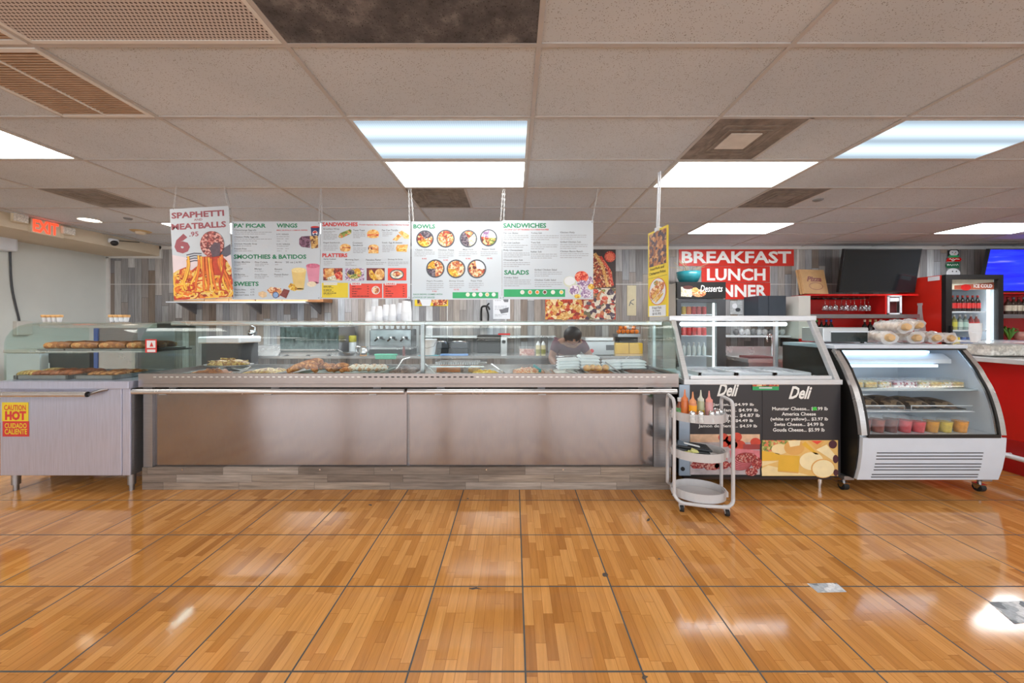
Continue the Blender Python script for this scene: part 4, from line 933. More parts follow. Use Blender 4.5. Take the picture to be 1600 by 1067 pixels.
for d in (-.012, .012): m.cyl((1.277+d*.3, 3.2-d, 2.19), (1.292+d*.3, 3.2-d, CEIL-.001), .007, WHITE, 8)
m.box(1.26, 1.30, 3.17, 3.23, 2.18, 2.215, WHITE); m.build('hanger', o)

# ================================================================ back wall pictures and signs
WY = YB-.008
def flat(name, label, cat, m, grp=None): return tag(m.build(name), label, cat, grp)
def wall_sheet(px0, px1, py0, py1, c, Y=WY, th=.006):
    m = MB(); m.sheet_at(Y); m.box(PX(px0, Y), PX(px1, Y), Y, Y+th, PZ(py1, Y), PZ(py0, Y), c); return m
m = wall_sheet(852, 962, 388, 499, P_PIZ, WY+.001)
m.rect(905, 962, 388, 450, mat('poster_dark', (66, 54, 52), .5, 0, .2), .001)
m.disc(953, 401, 8.6, P_TOM, .004); m.disc(953, 401, 6, mat('printed_tomato_core', (240, 120, 90), .5, 0, .2, 60), .0045)
m.poly([(925, 450), (927, 395), (940, 402), (956, 425), (958, 448)], P_RED, .002); m.ribbon([(929, 396), (940, 412), (950, 448)], 2.5, P_BUN, .003); m.ribbon([(938, 401), (952, 422), (957, 446)], 2.2, P_TOM, .003)
m.rect(912, 962, 450, 499, P_PIZ2, .002)
for x, y, r, c in ((930, 455, 5, P_TOM), (945, 466, 5, P_TOM), (955, 458, 4, P_BLK), (935, 480, 4, P_BLK), (950, 486, 5, P_RED), (920, 474, 4, P_BLK), (957, 492, 4, P_BLK), (943, 454, 3, P_GRN)): m.disc(x, y, r, c, .004, ry=r*.7)
for x, y, r, c in ((868, 484, 6, P_BUN), (882, 494, 8, P_BUN), (858, 474, 5, P_BUN), (900, 480, 6, P_BUN), (876, 474, 4, P_YEL)): m.disc(x, y, r, c, .003, ry=r*.8)
flat('food_poster', 'large wall poster of wraps and pizza behind the last menu board', 'poster', m)
m = wall_sheet(648, 700, 462, 478, YELB, WY+.001); m.rect(652, 668, 464, 476, P_RIB, .001); m.poly([(655, 466), (676, 464), (672, 478), (660, 478)], PAPER, .0015); m.disc(684, 470, 10, P_CHK, .002, ry=7); m.poly([(676, 478), (682, 466), (699, 468), (698, 476)], P_RED, .0025)
flat('wall_poster', 'small yellow food poster on the planks below the bowls board', 'poster', m)
m = wall_sheet(770.5, 797, 462, 498.5, PAPER); m.lines(773, 790, 467, 2, 2.2, INKL, .8); m.lines(773, 792, 478, 3, 2.5, INKL, .8); m.poly([(785, 466), (795, 464), (794, 472), (788, 472)], INKD, .001); m.poly([(780, 484), (795, 480), (794, 488), (783, 490)], INKD, .001); m.lines(773, 792, 491, 2, 2.2, INKL, .8)
flat('wall_notice', 'white printed notice with small drawings beside the black hook', 'notice', m)
m = wall_sheet(980, 994, 446, 493, mat('cream_paper', (206, 196, 164), .7, 0, .06)); m.ribbon([(983, 478), (986, 470), (991, 468)], .7, INKD, .001); m.ribbon([(984, 472), (990, 476)], .7, INKD, .001); flat('wall_card', 'tall cream card with a small sketch beside the pizza poster', 'card', m)
m = wall_sheet(1141, 1160, 470, 491, mat('photo_paper', (176, 180, 182), .5, 0, .25, 30)); m.disc(1148, 478, 4, PAPER, .001); m.disc(1153, 484, 4, DGREY, .001, ry=3); flat('wall_photo', 'small black and white photo on the planks under the dinner sign', 'photo', m)
m = MB(); p = smooth_path([Q(752, 512, 6.2), Q(752, 486, 6.2), Q(754, 479, 6.15), Q(762, 479, 6.1), Q(765, 484, 6.1)], 5); m.tube(p, .017, BLACKM, 8); m.tube(smooth_path([Q(762, 510, 6.2), Q(763, 492, 6.2), Q(760, 480, 6.2), Q(764, 474, 6.15)], 5), .014, BLACKM, 8); m.box(PX(750, 6.25), PX(764, 6.25), 6.19, 6.272, PZ(512, 6.25), PZ(507, 6.25), BLACKM)
flat('wall_hook', 'black gooseneck holder on the planks beside the white notice', 'holder', m)
for k, (t, a, b, y0, y1, tx0, tx1, ty0, ty1) in enumerate((('BREAKFAST', 1061, 1240.5, 388.5, 415.5, 1065, 1236, 392.5, 411.5), ('LUNCH', 1096.5, 1203, 416.2, 441, 1104.5, 1196, 419.5, 438.5), ('DINNER', 1096.5, 1203.5, 441.6, 467.5, 1101, 1198, 445, 464))):
    Y = YB-.012; m = MB(); m.sheet_at(Y); o = thing('wall_sign', f'red wall sign reading {t} in white letters', 'sign', (PX((a+b)/2, Y), Y, PZ(y1, Y)), 'red meal signs')
    m.box(PX(a, Y), PX(b, Y), Y, Y+.011, PZ(y1, Y), PZ(y0, Y), REDP); m.build('panel', o)
    m = MB(); m.sheet_at(Y); m.text(t, tx0, tx1, ty0, ty1, INKW, .002, .03); letters(m, o)
# pizza boxes on the wall shelf
Y = 6.1; z = PZ(472, Y); o = thing('wall_shelf', 'long white wall shelf on brackets below the smoothies board', 'shelf', (PX(380, Y), Y, z-.25))
MB().box(PX(268, 6.0), PX(482, 6.0), 5.9, 6.278, z-.02, z, WHITE).build('board', o)
for px in (300, 403, 497): MB().prism([(5.92, z-.02), (6.275, z-.02), (6.275, z-.20)], 0, PX(px, 6.2)-.015, PX(px, 6.2)+.015, STEELD).build('bracket', o)
for i, (a, b, h) in enumerate(((272, 318, .10), (320, 357, .09), (358, 398, .09), (400, 440, .09), (441, 481, .09))):
    Y = 5.93; x0, x1 = PX(a, Y), PX(b, Y); m = MB(); m.box(x0, x1, Y, 6.27, z+.001, z+h/2, KRAFT); m.box(x0-.002, x1+.002, Y-.003, 6.27, z+h/2+.002, z+h, KRAFT); m.sheet_at(Y-.003)
    m.disc((a+b)/2, 466, 2, INKR, .001, ry=1)
    flat('pizza_box', f'kraft pizza box on the wall shelf, {ORD[i]} from the spaghetti poster end', 'pizza box', m, 'pizza boxes on the wall shelf')
m = MB(); x = PX(482, 5.95); m.box(x, PX(505, 5.95), 5.95, 6.25, z-.005, z+.085, mat('brown_wood', (150, 100, 60), .5, 0, .2)); flat('wood_crate', 'brown wooden crate at the end of the pizza box shelf', 'crate', m)
# small switch
m = MB(); m.box(PX(1232, YB), PX(1241, YB), YB-.03, YB, PZ(486, YB), PZ(475, YB), PAPER); m.box(PX(1235, YB), PX(1238.5, YB), YB-.034, YB-.03, PZ(480, YB), PZ(477, YB), DGREY); flat('thermostat', 'small white wall thermostat beside the white pipe trim', 'thermostat', m)
# ================================================================ deli case
DX0, DX1, DY = 1.395, 2.655, 2.96
o = thing('deli_case', 'stainless deli case with slanted glass and black price banners', 'deli case', (2.03, 3.3, 0))
m = MB(); m.box(DX0, DX1, DY, 3.66, .10, .862, BLACKM); m.box(DX0+.02, DX1-.02, DY+.03, 3.6, .07, .10, mat('brown_kick', (60, 36, 28), .5)); m.build('body', o)
m = MB(); m.box(PX(1061, 2.95), PX(1079, 2.95), 2.945, DY, .12, .862, mat('pale_blue_metal', (170, 186, 204), .3, .4, .05)); m.cyl((PX(1067, 2.94), 2.945, PZ(732, 2.95)), (PX(1067, 2.94), 2.940, PZ(732, 2.95)), .017, BLACK, 14); m.build('side_strip', o)
m = MB(); m.box(DX0-.01, DX1+.025, 2.935, 3.68, .864, .905, ALU); m.box(DX0+.05, DX1-.05, 2.95, 2.97, .905, .935, ALU); m.build('ledge', o, bevel=.004)
sec = [(2.937, .905), (2.985, .905), (3.235, 1.405), (3.19, 1.405)]
for x in (DX0-.005, DX1-.035): m = MB(); m.prism(sec, 0, x, x+.042, ALU); m.build('corner_post', o, bevel=.003)
for x in (DX0, DX1-.03): m = MB(); m.box(x, x+.03, 3.62, 3.65, .905, 1.39, ALU); m.build('rear_post', o)
m = MB(); m.box(DX0-.02, DX1+.02, 3.185, 3.66, 1.388, 1.432, ALU); m.build('roof', o, bevel=.003)
m = MB(); m.sheet([(2.975, .935), (3.205, 1.39)], 0, DX0+.036, DX1-.036, .006, GLASSC); m.build('front_glass', o)
m = MB(); m.prism([(3.0, .91), (3.6, .91), (3.6, 1.38), (3.23, 1.38)], 0, DX1-.02, DX1-.014, GLASSG); m.build('end_glass', o)
m = MB(); m.prism([(3.0, .91), (3.6, .91), (3.6, 1.38), (3.23, 1.38)], 0, DX0+.012, DX0+.018, GLASSG); m.build('end_glass', o)
m = MB(); m.cyl((PX(1064, 3.24), 3.25, 1.358), (PX(1228, 3.25), 3.25, 1.358), .015, LEDW, 10); m.build('lamp_tube', o)
m = MB(); m.box(DX0+.04, DX1-.04, 3.0, 3.6, .905, .912, WHITE); m.build('deck', o)
for x, y in ((DX0+.06, 3.02), (PX(1280, 3.0), 3.0), (DX0+.06, 3.58), (DX1-.1, 3.58)):
    m = MB(); m.cyl((x, y, .04), (x, y, .075), .024, CHROME); m.cyl((x, y, 0), (x, y, .04), .017, CHROME); m.build('leg', o)
for i, (a, b) in enumerate(((1072, 1124), (1126, 1180), (1182, 1236))):
    Y = 3.3; m = MB(); x0, x1 = PX(a, Y), PX(b, Y); m.box(x0, x1, 3.06, 3.5, .913, .918, ALU)
    for q in ((x0, x1, 3.06, 3.08), (x0, x1, 3.48, 3.5), (x0, x0+.015, 3.06, 3.5), (x1-.015, x1, 3.06, 3.5)): m.box(*q, .918, .945, ALU)
    tag(m.build('deli_tray'), f'steel tray in the deli case, {ORD[i]} from the condiment cart side', 'tray', 'deli case trays')
    m = MB(); m.ball(((x0+x1)/2, 3.27, .9185), ((x1-x0)*.42, .17, .03), WRAP, 16, 8, .08, top=True); tag(m.build('wrapped_parcel'), f'plastic wrapped parcel lying on the {ORD[i]} deli tray', 'parcel', 'deli case parcels')
BAN = mat('black_banner', (44, 42, 46), .35, 0, .05, 3); BY2 = 2.942
def cp(L): return [(x, y) for x, y in L]
K = (1060, 590, 6.154)
SAL = food('printed_salami', [(150, 46, 48), (176, 70, 66), (206, 150, 140), (130, 36, 40)], 90, .5, 0); HAM = mat('printed_ham', (206, 120, 130), .5, 0, .12, 30); HAMR = mat('printed_ham_rind', (140, 50, 56), .5)
CH1 = mat('printed_cheddar', (226, 176, 60), .5, 0, .05); CH2 = mat('printed_pale_cheese', (236, 212, 160), .5, 0, .05, 20); CH3 = mat('printed_gouda', (222, 168, 92), .5, 0, .06); CH4 = mat('printed_swiss', (240, 222, 176), .5, 0, .05, 20); BRD = mat('printed_board', (226, 184, 110), .5, 0, .05)
for side in (0, 1):
    t_ = ('banner of deli meats', 'banner of deli cheeses')[side]
    m = MB(); m.sheet_at(BY2, K); a, b = ((112, 808), (806, 1556))[side]; w = .0 if side == 0 else .003
    y1, ym = ((935, 543), (945, 600))[side]
    m.box(PX(K[0]+a/K[2], BY2), PX(K[0]+b/K[2], BY2), BY2-w, BY2-w+.004, PZ(K[1]+y1/K[2], BY2), PZ(K[1]+38/K[2], BY2), BAN); bn = m.build('banner', o); bn['label'] = f'black {t_} hung on the deli case'
    m = MB(); m.sheet_at(BY2, K); w += .001
    if side == 0:
        m.rect(112, 782, 543, 932, mat('printed_grey_plate', (176, 166, 170), .5, 0, .2, 20), w); m.rect(112, 782, 543, 620, mat('printed_pale_wood', (216, 180, 150), .5, 0, .15, 20), w+.0002)
        for x, y, r in ((430, 575, 48), (500, 600, 52), (560, 570, 50), (590, 650, 55), (520, 645, 48), (740, 620, 50), (450, 630, 44)): m.disc(x, y, r, mat('printed_tomato_red', (200, 70, 52), .5, 0, .15, 20), w+.0005, ry=r*.85)
        m.rect(620, 782, 640, 690, mat('printed_red_plate', (150, 60, 60), .5, 0, .2), w+.0006)
        m.poly([(490, 700), (560, 680), (782, 700), (782, 790), (600, 780), (500, 770)], HAM, w+.0008)
        for k in range(6): m.disc(590+k*12, 840-k*14, 105, HAMR, w+.001+.0003*k, ry=52); m.disc(592+k*12, 838-k*14, 98, HAM if k < 5 else SAL, w+.00115+.0003*k, ry=46)
        m.disc(750, 820, 50, SAL, w+.003, ry=60); m.disc(700, 905, 60, SAL, w+.003, ry=38)
        m.rect(112, 470, 745, 790, HAM, w+.0006)
        for x, y, c in ((190, 835, 0), (320, 850, 0), (420, 840, 0)): m.poly([(x-78, y+10), (x-50, y-32), (x+50, y-38), (x+78, y-5), (x+40, y+38), (x-50, y+38)], SAL, w+.001)
    else:
        m.rect(800, 1530, 600, 943, BRD, w); m.poly([(800, 600), (1060, 600), (1000, 690), (800, 720)], P_GRN, w+.0003); m.poly([(800, 700), (970, 730), (960, 790), (800, 800)], CH1, w+.0006); m.poly([(800, 800), (960, 800), (800, 850)], CH2, w+.0007)
        m.disc(970, 685, 80, CH2, w+.0006, ry=50); m.disc(1110, 670, 98, CH3, w+.0008, ry=74); m.poly([(1050, 605), (1170, 600), (1160, 650), (1070, 665)], CH4, w+.001); m.poly([(1180, 640), (1215, 612), (1345, 738), (1310, 735)], CH1, w+.001)
        m.poly([(1240, 605), (1400, 605), (1340, 690), (1310, 680)], CH3, w+.0009); m.poly([(1270, 605), (1380, 605), (1330, 640)], REDB, w+.0012); m.poly([(1320, 690), (1420, 640), (1500, 740), (1490, 800)], CH4, w+.001); m.poly([(1320, 690), (1420, 640), (1425, 632), (1310, 682)], CH3, w+.0012)
        m.disc(1275, 800, 115, CH4, w+.001, ry=86); m.disc(1385, 870, 116, CH3, w+.0014, ry=92); m.disc(1388, 872, 106, CH4, w+.0016, ry=84)
        m.poly([(965, 740), (1160, 750), (1150, 905), (950, 890)], CH1, w+.0018); m.poly([(950, 890), (1150, 905), (1148, 918), (952, 902)], CH3, w+.002)
        m.disc(1505, 780, 26, mat('printed_grapes', (80, 40, 50), .5), w+.002, ry=40); m.disc(1508, 910, 24, mat('printed_grapes', (80, 40, 50), .5), w+.002, ry=32); m.disc(1480, 640, 40, mat('printed_grapes', (80, 40, 50), .5), w+.0008)
        m.poly([(795, 870), (860, 840), (1250, 935), (800, 940)], CH2, w+.0005)
    m.build('food_picture', bn, local=False) if False else None
    pic = m.build('food_picture', o); pic.parent = bn; ROOT[pic.name] = ROOT[o.name]
    m = MB(); m.sheet_at(BY2, K); w += .0005
    if side == 0: L = (('Jamon... $4.99 lb', 330, 725, 244, 278), ('Sweet Ham... $4.99 lb', 250, 765, 296, 330), ('Cubana... $4.87 lb', 350, 782, 345, 382), ('Jamon Picky... $4.49 lb', 235, 718, 398, 434), ('Jamon de Pierna... $4.59 lb', 192, 756, 449, 486)); dl = (370, 580, 56, 180)
    else: L = (('Munster Cheese... $5.99 lb', 898, 1432, 280, 318), ('America Cheese', 990, 1318, 330, 364), ('(white or yellow)... $3.97 lb', 882, 1434, 380, 420), ('Swiss Cheese... $4.99 lb', 918, 1392, 430, 468), ('Gouda Cheese... $5.99 lb', 905, 1402, 482, 522)); dl = (1056, 1280, 82, 205)
    if side: m.rect(1285, 1325, 282, 312, mat('bright_green_tag', (60, 200, 70), .5), w+.001)
    hs = MB(); hs.sheet_at(BY2, K); hs.text('Deli', *dl, INKW, w, .03, .42); q = hs.build('heading', o); q.parent = bn
    for ls in L: pl = MB(); pl.sheet_at(BY2, K); pl.text(*ls, INKW, w, .018); q = pl.build('price_line', o); q.parent = bn
    if m.v: q = m.build('green_tag', o); q.parent = bn
m = MB(); m.sheet_at(BY2-.006, K); m.rect(712, 966, 28, 88, P_RED, 0); m.rect(712, 966, 84, 120, GREENB, .0004); m.rect(775, 900, 92, 104, PAPER, .001); c_ = m.build('price_card', o); c_['label'] = 'small green card with a sandwich picture'

# ================================================================ condiment cart
ct = (1.39, 2.715, 0)
o = thing('utility_cart', 'pale grey three tier oval utility cart on castors', 'cart', ct, rotz=-.2)
ROOT[o.name] = Vector((0, 0, 0))
def LM(): m = MB(); return m
HWX, HWY = .196, .115
for sx in (-1, 1):
    m = LM(); x = sx*HWX
    P = [(x, -HWY, .10), (x, -HWY, .755)]+[(x, -HWY+.05-.05*math.cos(math.radians(a)), .755+.05*math.sin(math.radians(a))) for a in range(20, 91, 14)]+[(x, HWY-.05+.05*math.cos(math.radians(a)), .755+.05*math.sin(math.radians(a))) for a in range(90, -1, -15)]+[(x, HWY, .10)]
    m.tube(P, .0125, TRAYG, 10); m.build('frame_loop', o)
for sy in (-1, 1):
    m = LM(); P = [(-HWX, sy*HWY, .12)]+[(-HWX+.07-.07*math.cos(math.radians(a)), sy*(HWY+.03*math.sin(math.radians(a))), .12-.055*math.sin(math.radians(a))) for a in range(10, 91, 16)]+[(0, sy*(HWY+.035), .062)]+[(HWX-.07+.07*math.cos(math.radians(a)), sy*(HWY+.03*math.sin(math.radians(a))), .12-.055*math.sin(math.radians(a))) for a in range(90, 9, -16)]+[(HWX, sy*HWY, .12)]
    m.tube(P, .0125, TRAYG, 10); m.build('base_tube', o)
for z in (.135, .425, .705):
    m = LM(); n = 36; vs = []
    ell = lambda k, r, zz: (r*.186*math.cos(2*math.pi*k/n)*1.0, r*.138*math.sin(2*math.pi*k/n), zz)
    for r, zz in ((1, z), (1, z-.062), (.02, z-.062)): vs += [ell(k, r, zz) for k in range(n)]
    for r, zz in ((.965, z), (.965, z-.054), (.02, z-.054)): vs += [ell(k, r, zz) for k in range(n)]
    fs = []
    for a, b in ((0, 1), (1, 2), (4, 3), (5, 4), (3, 0)): fs += [(a*n+k, b*n+k, b*n+(k+1) % n, a*n+(k+1) % n)[::-1] for k in range(n)]
    m.add(vs, fs, TRAYG); tr = m.build('tray', o)
    for sx in (-1, 1):
        m = LM(); m.box(min(sx*.17, sx*HWX), max(sx*.17, sx*HWX), -.03, .03, z-.05, z-.012, TRAYG); m.build('bracket', o)
for x, y in ((-.15, -.125), (.15, -.125), (-.15, .125), (.15, .125)):
    m = LM(); m.cyl((x-.012, y-.01, .024), (x+.012, y-.01, .024), .0235, RUBBER, 16); w_ = m.build('caster', o)
    m = LM(); m.box(x-.018, x+.018, y-.012, y+.012, .03, .068, TRAYG); m.cyl((x-.0135, y-.01, .024), (x+.0135, y-.01, .024), .012, TRAYG, 10); m.build('fork', w_)
CM = Matrix.Translation(ct) @ Matrix.Rotation(-.2, 4, 'Z')
TZ = .705-.054
def cpos(px, Y): return (PX(px, Y), Y, TZ)
def squeeze(px, Y, body, capc, label, r=.026, h=.125, fill=None):
    x, y, z = cpos(px, Y-.035); t = thing('squeeze_bottle', label, 'squeeze bottle', (x, y, z), 'squeeze bottles on the cart')
    m = MB(); m.lathe([(r*.96, 0), (r, .006), (r, h*.55), (r, h), (r*.8, h+.012)], (x, y, z+.001), body, 18); m.build('body', t)
    m = MB(); m.lathe([(r*.88, h+.010), (r*.88, h+.026), (r*.5, h+.034), (r*.28, h+.05), (r*.14, h+.088), (r*.1, h+.09)], (x, y, z), capc, 16); m.build('nozzle_cap', t)
    if fill: m = MB(); m.lathe([(r*1.01, fill[0]), (r*1.02, fill[0]+.003), (r*1.02, fill[1]-.003), (r*1.01, fill[1])], (x, y, z+.001), fill[2], 18); m.build('label_band', t)
    return t
def pm(n, c): return mat(n, c, .25, 0, .05)
squeeze(1070, 2.70, pm('orange_sauce', (200, 108, 52)), pm('orange_cap', (214, 120, 70)), 'orange squeeze bottle between the ketchup bottle and the mustard one', .026, .135)
squeeze(1082.5, 2.66, pm('salmon_sauce', (206, 130, 92)), pm('peach_cap', (222, 150, 106)), 'squeeze bottle with a bright mustard orange band', .027, .125, (.075, .118, pm('mustard', (236, 162, 40))))
squeeze(1095, 2.70, pm('cloudy_green', (168, 172, 138)), pm('clear_cap', (206, 210, 196)), 'cloudy green squeeze bottle in the middle of the cart top', .025, .13, (.03, .075, pm('relish', (176, 152, 40))))
squeeze(1108, 2.68, pm('pink_sauce', (206, 150, 152)), pm('salmon_cap', (226, 150, 140)), 'pink squeeze bottle with a dark base band', .027, .128, (.002, .035, pm('dark_band', (48, 44, 50))))
x, y, z = cpos(1062, 2.70); t = thing('sauce_bottle', 'clear sauce bottle with a red and green label and white cap on the cart', 'sauce bottle', (x, y, z))
MB().lathe([(.026, 0), (.028, .01), (.028, .075), (.013, .115), (.013, .13)], (x, y, z+.001), pm('red_sauce', (140, 74, 50)), 16).build('body', t); MB().lathe([(.0285, .03), (.0285, .085)], (x, y, z), mat('green_red_label', (96, 150, 100), .5, 0, .6, 40), 16, caps=False).build('label', t); MB().lathe([(.016, .13), (.016, .155)], (x, y, z), PAPER, 14).build('cap', t)
for i, (px, Y) in enumerate(((1082, 2.625), (1095, 2.625), (1112, 2.63), (1120, 2.66), (1126, 2.69), (1119, 2.72))):
    x, y, z = cpos(px, Y-.035); t = thing('glass_shaker', f'small glass shaker with a chrome lid, {ORD[i]} round the front of the cart top', 'shaker', (x, y, z), 'glass shakers')
    MB().lathe([(.020, 0), (.022, .006), (.018, .06)], (x, y, z+.001), mat('shaker_glass', (206, 210, 212), .1, 0, .15, 60), 12).build('body', t); MB().lathe([(.0195, .06), (.0195, .074), (.010, .084)], (x, y, z), CHROME, 12).build('lid', t)
TZ = .425-.054
m = MB(); m.M = CM @ Matrix.Translation((-.03, 0, TZ+.055)) @ Matrix.Rotation(.10, 4, 'Y')
m.box(-.13, .10, -.06, .075, -.03, -.005, DGREY); m.box(-.135, .11, -.065, .08, .0, .018, mat('black_lid', (52, 54, 58), .15)); tag(m.build('takeout_tray', bevel=.012), 'black plastic takeout tray with lid on the middle shelf of the cart', 'takeout tray')
m = MB(); m.M = CM @ Matrix.Translation((-.05, -.03, TZ+.085)) @ Matrix.Rotation(.2, 4, 'Y'); m.box(-.06, .05, -.012, .012, -.003, .003, PAPER); tag(m.build('wrapped_cutlery'), 'white wrapped cutlery lying on the black takeout tray', 'cutlery')
for i, (dx, dy, a) in enumerate(((-.10, -.085, .3), (-.075, -.09, -.4), (-.05, -.095, .2), (-.06, -.088, 1.2))):
    m = MB(); m.M = CM @ Matrix.Translation((dx, dy, TZ+.042+.008*i)) @ Matrix.Rotation(a, 4, 'Z') @ Matrix.Rotation(.3, 4, 'X'); m.box(-.022, .022, -.014, .014, -.003, .003, mat('pale_yellow_packet', (222, 222, 150), .4)); tag(m.build('sauce_packet'), f'pale yellow sauce packet, {ORD[i]} from the cart post in the small heap', 'packet', 'pale yellow packets')

# ================================================================ refrigerated bakery case
BX0, BX1 = 2.700, 3.825
prof = [(3.046, 1.149), (2.95, 1.009), (2.912, .93), (2.875, .854), (2.847, .77), (2.826, .687), (2.808, .59), (2.797, .495)]
fine = [(p.x, p.y) for p in smooth_path([(a, b, 0) for a, b in prof], 3)]
low = [(2.797, .475), (2.803, .35), (2.82, .23), (2.845, .13)]
o = thing('bakery_case', 'white refrigerated bakery case with curved glass on castors', 'display case', (3.26, 3.2, 0))
CASEW = mat('case_white', (206, 216, 230), .3, 0, .02)
m = MB(); m.prism([(a+.012, b) for a, b in low]+[(3.62, .13), (3.62, .475)], 0, BX0+.012, BX1-.012, CASEW); m.build('base', o)
m = MB(); m.sheet([low[0], low[1], low[2], low[3]], 0, BX0+.01, BX1, .010, CASEW); m.build('front_panel', o)
m = MB()
fp = lambda z: next(low[i][0]+(low[i+1][0]-low[i][0])*((low[i][1]-z)/(low[i][1]-low[i+1][1])) for i in range(3) if low[i+1][1] <= z <= low[i][1])
for j, (py, pa, pb) in enumerate(((707, 1370, 1536), (712, 1369, 1535), (717, 1369, 1534), (725, 1367, 1533), (730, 1366, 1532), (735, 1365, 1530), (743, 1362, 1528), (747.5, 1361, 1527))):
    Y = 2.81; z = PZ(py, Y); Y = fp(z); m.box(PX(pa, Y), PX(pb, Y), Y-.003, Y+.002, z-.0035, z+.0035, DGREY)
m.build('louvres', o)
inner = [(a+.02, b) for a, b in fine]
full = [(a+.03, b) for a, b in fine]+[(a+.03, b) for a, b in low]
for x, mm, nm in ((BX0, BLACKM, 'side_panel'), (BX1-.012, WHITE, 'side_panel')):
    m = MB(); m.prism(full+[(3.62, .13), (3.62, 1.15)], 0, x, x+.012, mm); m.build(nm, o)
for x in (BX0, BX1-.05):
    m = MB(); m.sheet(fine, 0, x, x+.05, .03, STEELH); m.build('steel_trim', o)
    m = MB(); xx = x+.045 if x == BX0 else x-.012; m.sheet([(a-.002, b) for a, b in fine], 0, xx, xx+.018, .012, BLACKM); m.build('seal', o)
m = MB(); m.box(BX0+.05, BX1-.05, 2.792, 2.81, .475, .50, BLACKM); m.build('seal', o)
m = MB(); m.sheet([(a+.008, b) for a, b in fine], 0, BX0+.05, BX1-.05, .006, GLASSC); m.build('curved_glass', o)
m = MB(); m.box(BX0+.0, BX1+.0, 3.035, 3.62, 1.152, 1.18, CASEW); m.box(BX0+.02, BX1-.02, 3.03, 3.036, 1.14, 1.153, BLACKM); m.build('top', o, bevel=.004)
m = MB(); m.box(BX0+.012, BX0+.1, 3.58, 3.62, .475, 1.15, WHITE); m.box(BX1-.45, BX1-.012, 3.58, 3.62, .475, 1.15, WHITE); m.box(BX0+.1, BX1-.45, 3.58, 3.62, .475, .53, WHITE); m.box(BX0+.1, BX1-.45, 3.58, 3.62, 1.09, 1.15, WHITE); m.build('rear_frame', o)
m = MB(); m.box(BX0+.1, BX1-.45, 3.594, 3.600, .53, 1.09, GLASSC); m.build('rear_door', o)
m = MB(); m.box(BX0+.012, BX1-.012, 2.83, 3.58, .476, .485, WHITE); m.build('deck', o)
m = MB(); m.prism([(3.10, 1.02), (3.10, 1.055), (3.16, 1.10), (3.5, 1.10), (3.5, 1.02)], 0, BX0+.06, PX(1482, 3.12), WHITE); c_ = m.build('lamp_canopy', o)
m = MB(); m.box(BX0+.12, PX(1440, 3.2), 3.14, 3.18, 1.105, 1.125, CASEL); m.build('lamp_tube', c_)
m = MB(); m.box(BX0+.12, BX1-.2, 3.08, 3.12, .990, 1.012, CASEL); m.build('lamp_tube', c_)
S1, S2 = .822, .652
m = MB(); m.box(BX0+.02, PX(1525, 2.98), 2.96, 3.5, S1-.012, S1, CLEAR if False else mat('frosted_shelf', (196, 208, 214), .2, 0, .03)); m.build('shelf', o)
m = MB()
for k in range(10): yy = 2.93+.06*k; m.cyl((BX0+.02, yy, S2-.006), (PX(1522, 2.93), yy, S2-.006), .004, WHITE, 6)
for a, b in ((BX0+.05, PX(1413, 2.92)), (PX(1424, 2.92), PX(1519, 2.92))): m.tube([(a, 2.92, S2), (b, 2.92, S2), (b, 2.92, S2+.045), (a, 2.92, S2+.045)], .0045, WHITE, 6, closed=True)
m.build('wire_shelf', o)
for px, Y in ((1318, 2.96), (1530, 2.93), (1345, 3.5), (1490, 3.5)):
    x = PX(px, Y); m = MB(); m.cyl((x-.02, Y, .034), (x+.02, Y, .034), .033, RUBBER, 16); w_ = m.build('caster', o)
    m = MB(); m.prism([(Y-.035, .065), (Y+.03, .065), (Y+.01, .025), (Y-.01, .025)], 0, x-.028, x+.028, CHROME); m.box(x-.04, x+.04, Y-.05, Y+.05, .10, .129, STEELD); m.cyl((x, Y, .06), (x, Y, .10), .012, STEELD); m.build('bracket', w_)
# goods inside the case
DES = [food('berry_dessert', [(190, 90, 110), (226, 200, 206), (150, 60, 84), (240, 230, 232)], 55), food('custard_dessert', [(232, 206, 130), (240, 224, 170), (220, 180, 96)], 50), food('fruit_dessert', [(226, 190, 110), (150, 180, 110), (214, 120, 90), (240, 230, 210)], 50)]
for i, px in enumerate((1340, 1362, 1384, 1407, 1424, 1446, 1464, 1481, 1498)):
    Y = 3.03; x = PX(px, Y); t = thing('dessert_box', f'clear plastic dessert box, {ORD[i]} along the top shelf from the black side', 'dessert box', (x, Y+.06, S1+.001), 'dessert boxes on the top shelf')
    w = .05; MB().box(x-w, x+w, Y, Y+.12, S1+.002, S1+.048, (DES[1], DES[1], DES[2], DES[0], DES[0], DES[2], DES[1], DES[2], DES[1])[i]).build('dessert', t, bevel=.008)
    m = MB(); m.prism([(Y-.004, S1+.001), (Y+.004, S1+.07), (Y+.116, S1+.07), (Y+.124, S1+.001)], 0, x-w-.004, x+w+.004, LIDC); m.build('lid', t)
for i, (px, r) in enumerate(((1340, .095), (1378, .10), (1416, .10), (1455, .10))):
    Y = 3.15; x = PX(px, Y); m = MB(); m.ball((x, Y, S2+.006), (r, .17, .085-.01*i), food('chocolate_cake', [(96, 78, 66), (126, 102, 84), (70, 58, 52), (150, 128, 104)], 26), 18, 8, .06, top=True)
    t = thing('sheet_cake', f'brown crumbly cake on the wire shelf, {ORD[i]} from the black side', 'cake', (x, Y, S2), 'brown cakes on the wire shelf'); m.build('cake', t); m = MB(); m.box(x-r*.92, x+r*.92, Y-.17, Y+.17, S2, S2+.006, DGREY); m.build('board', t)
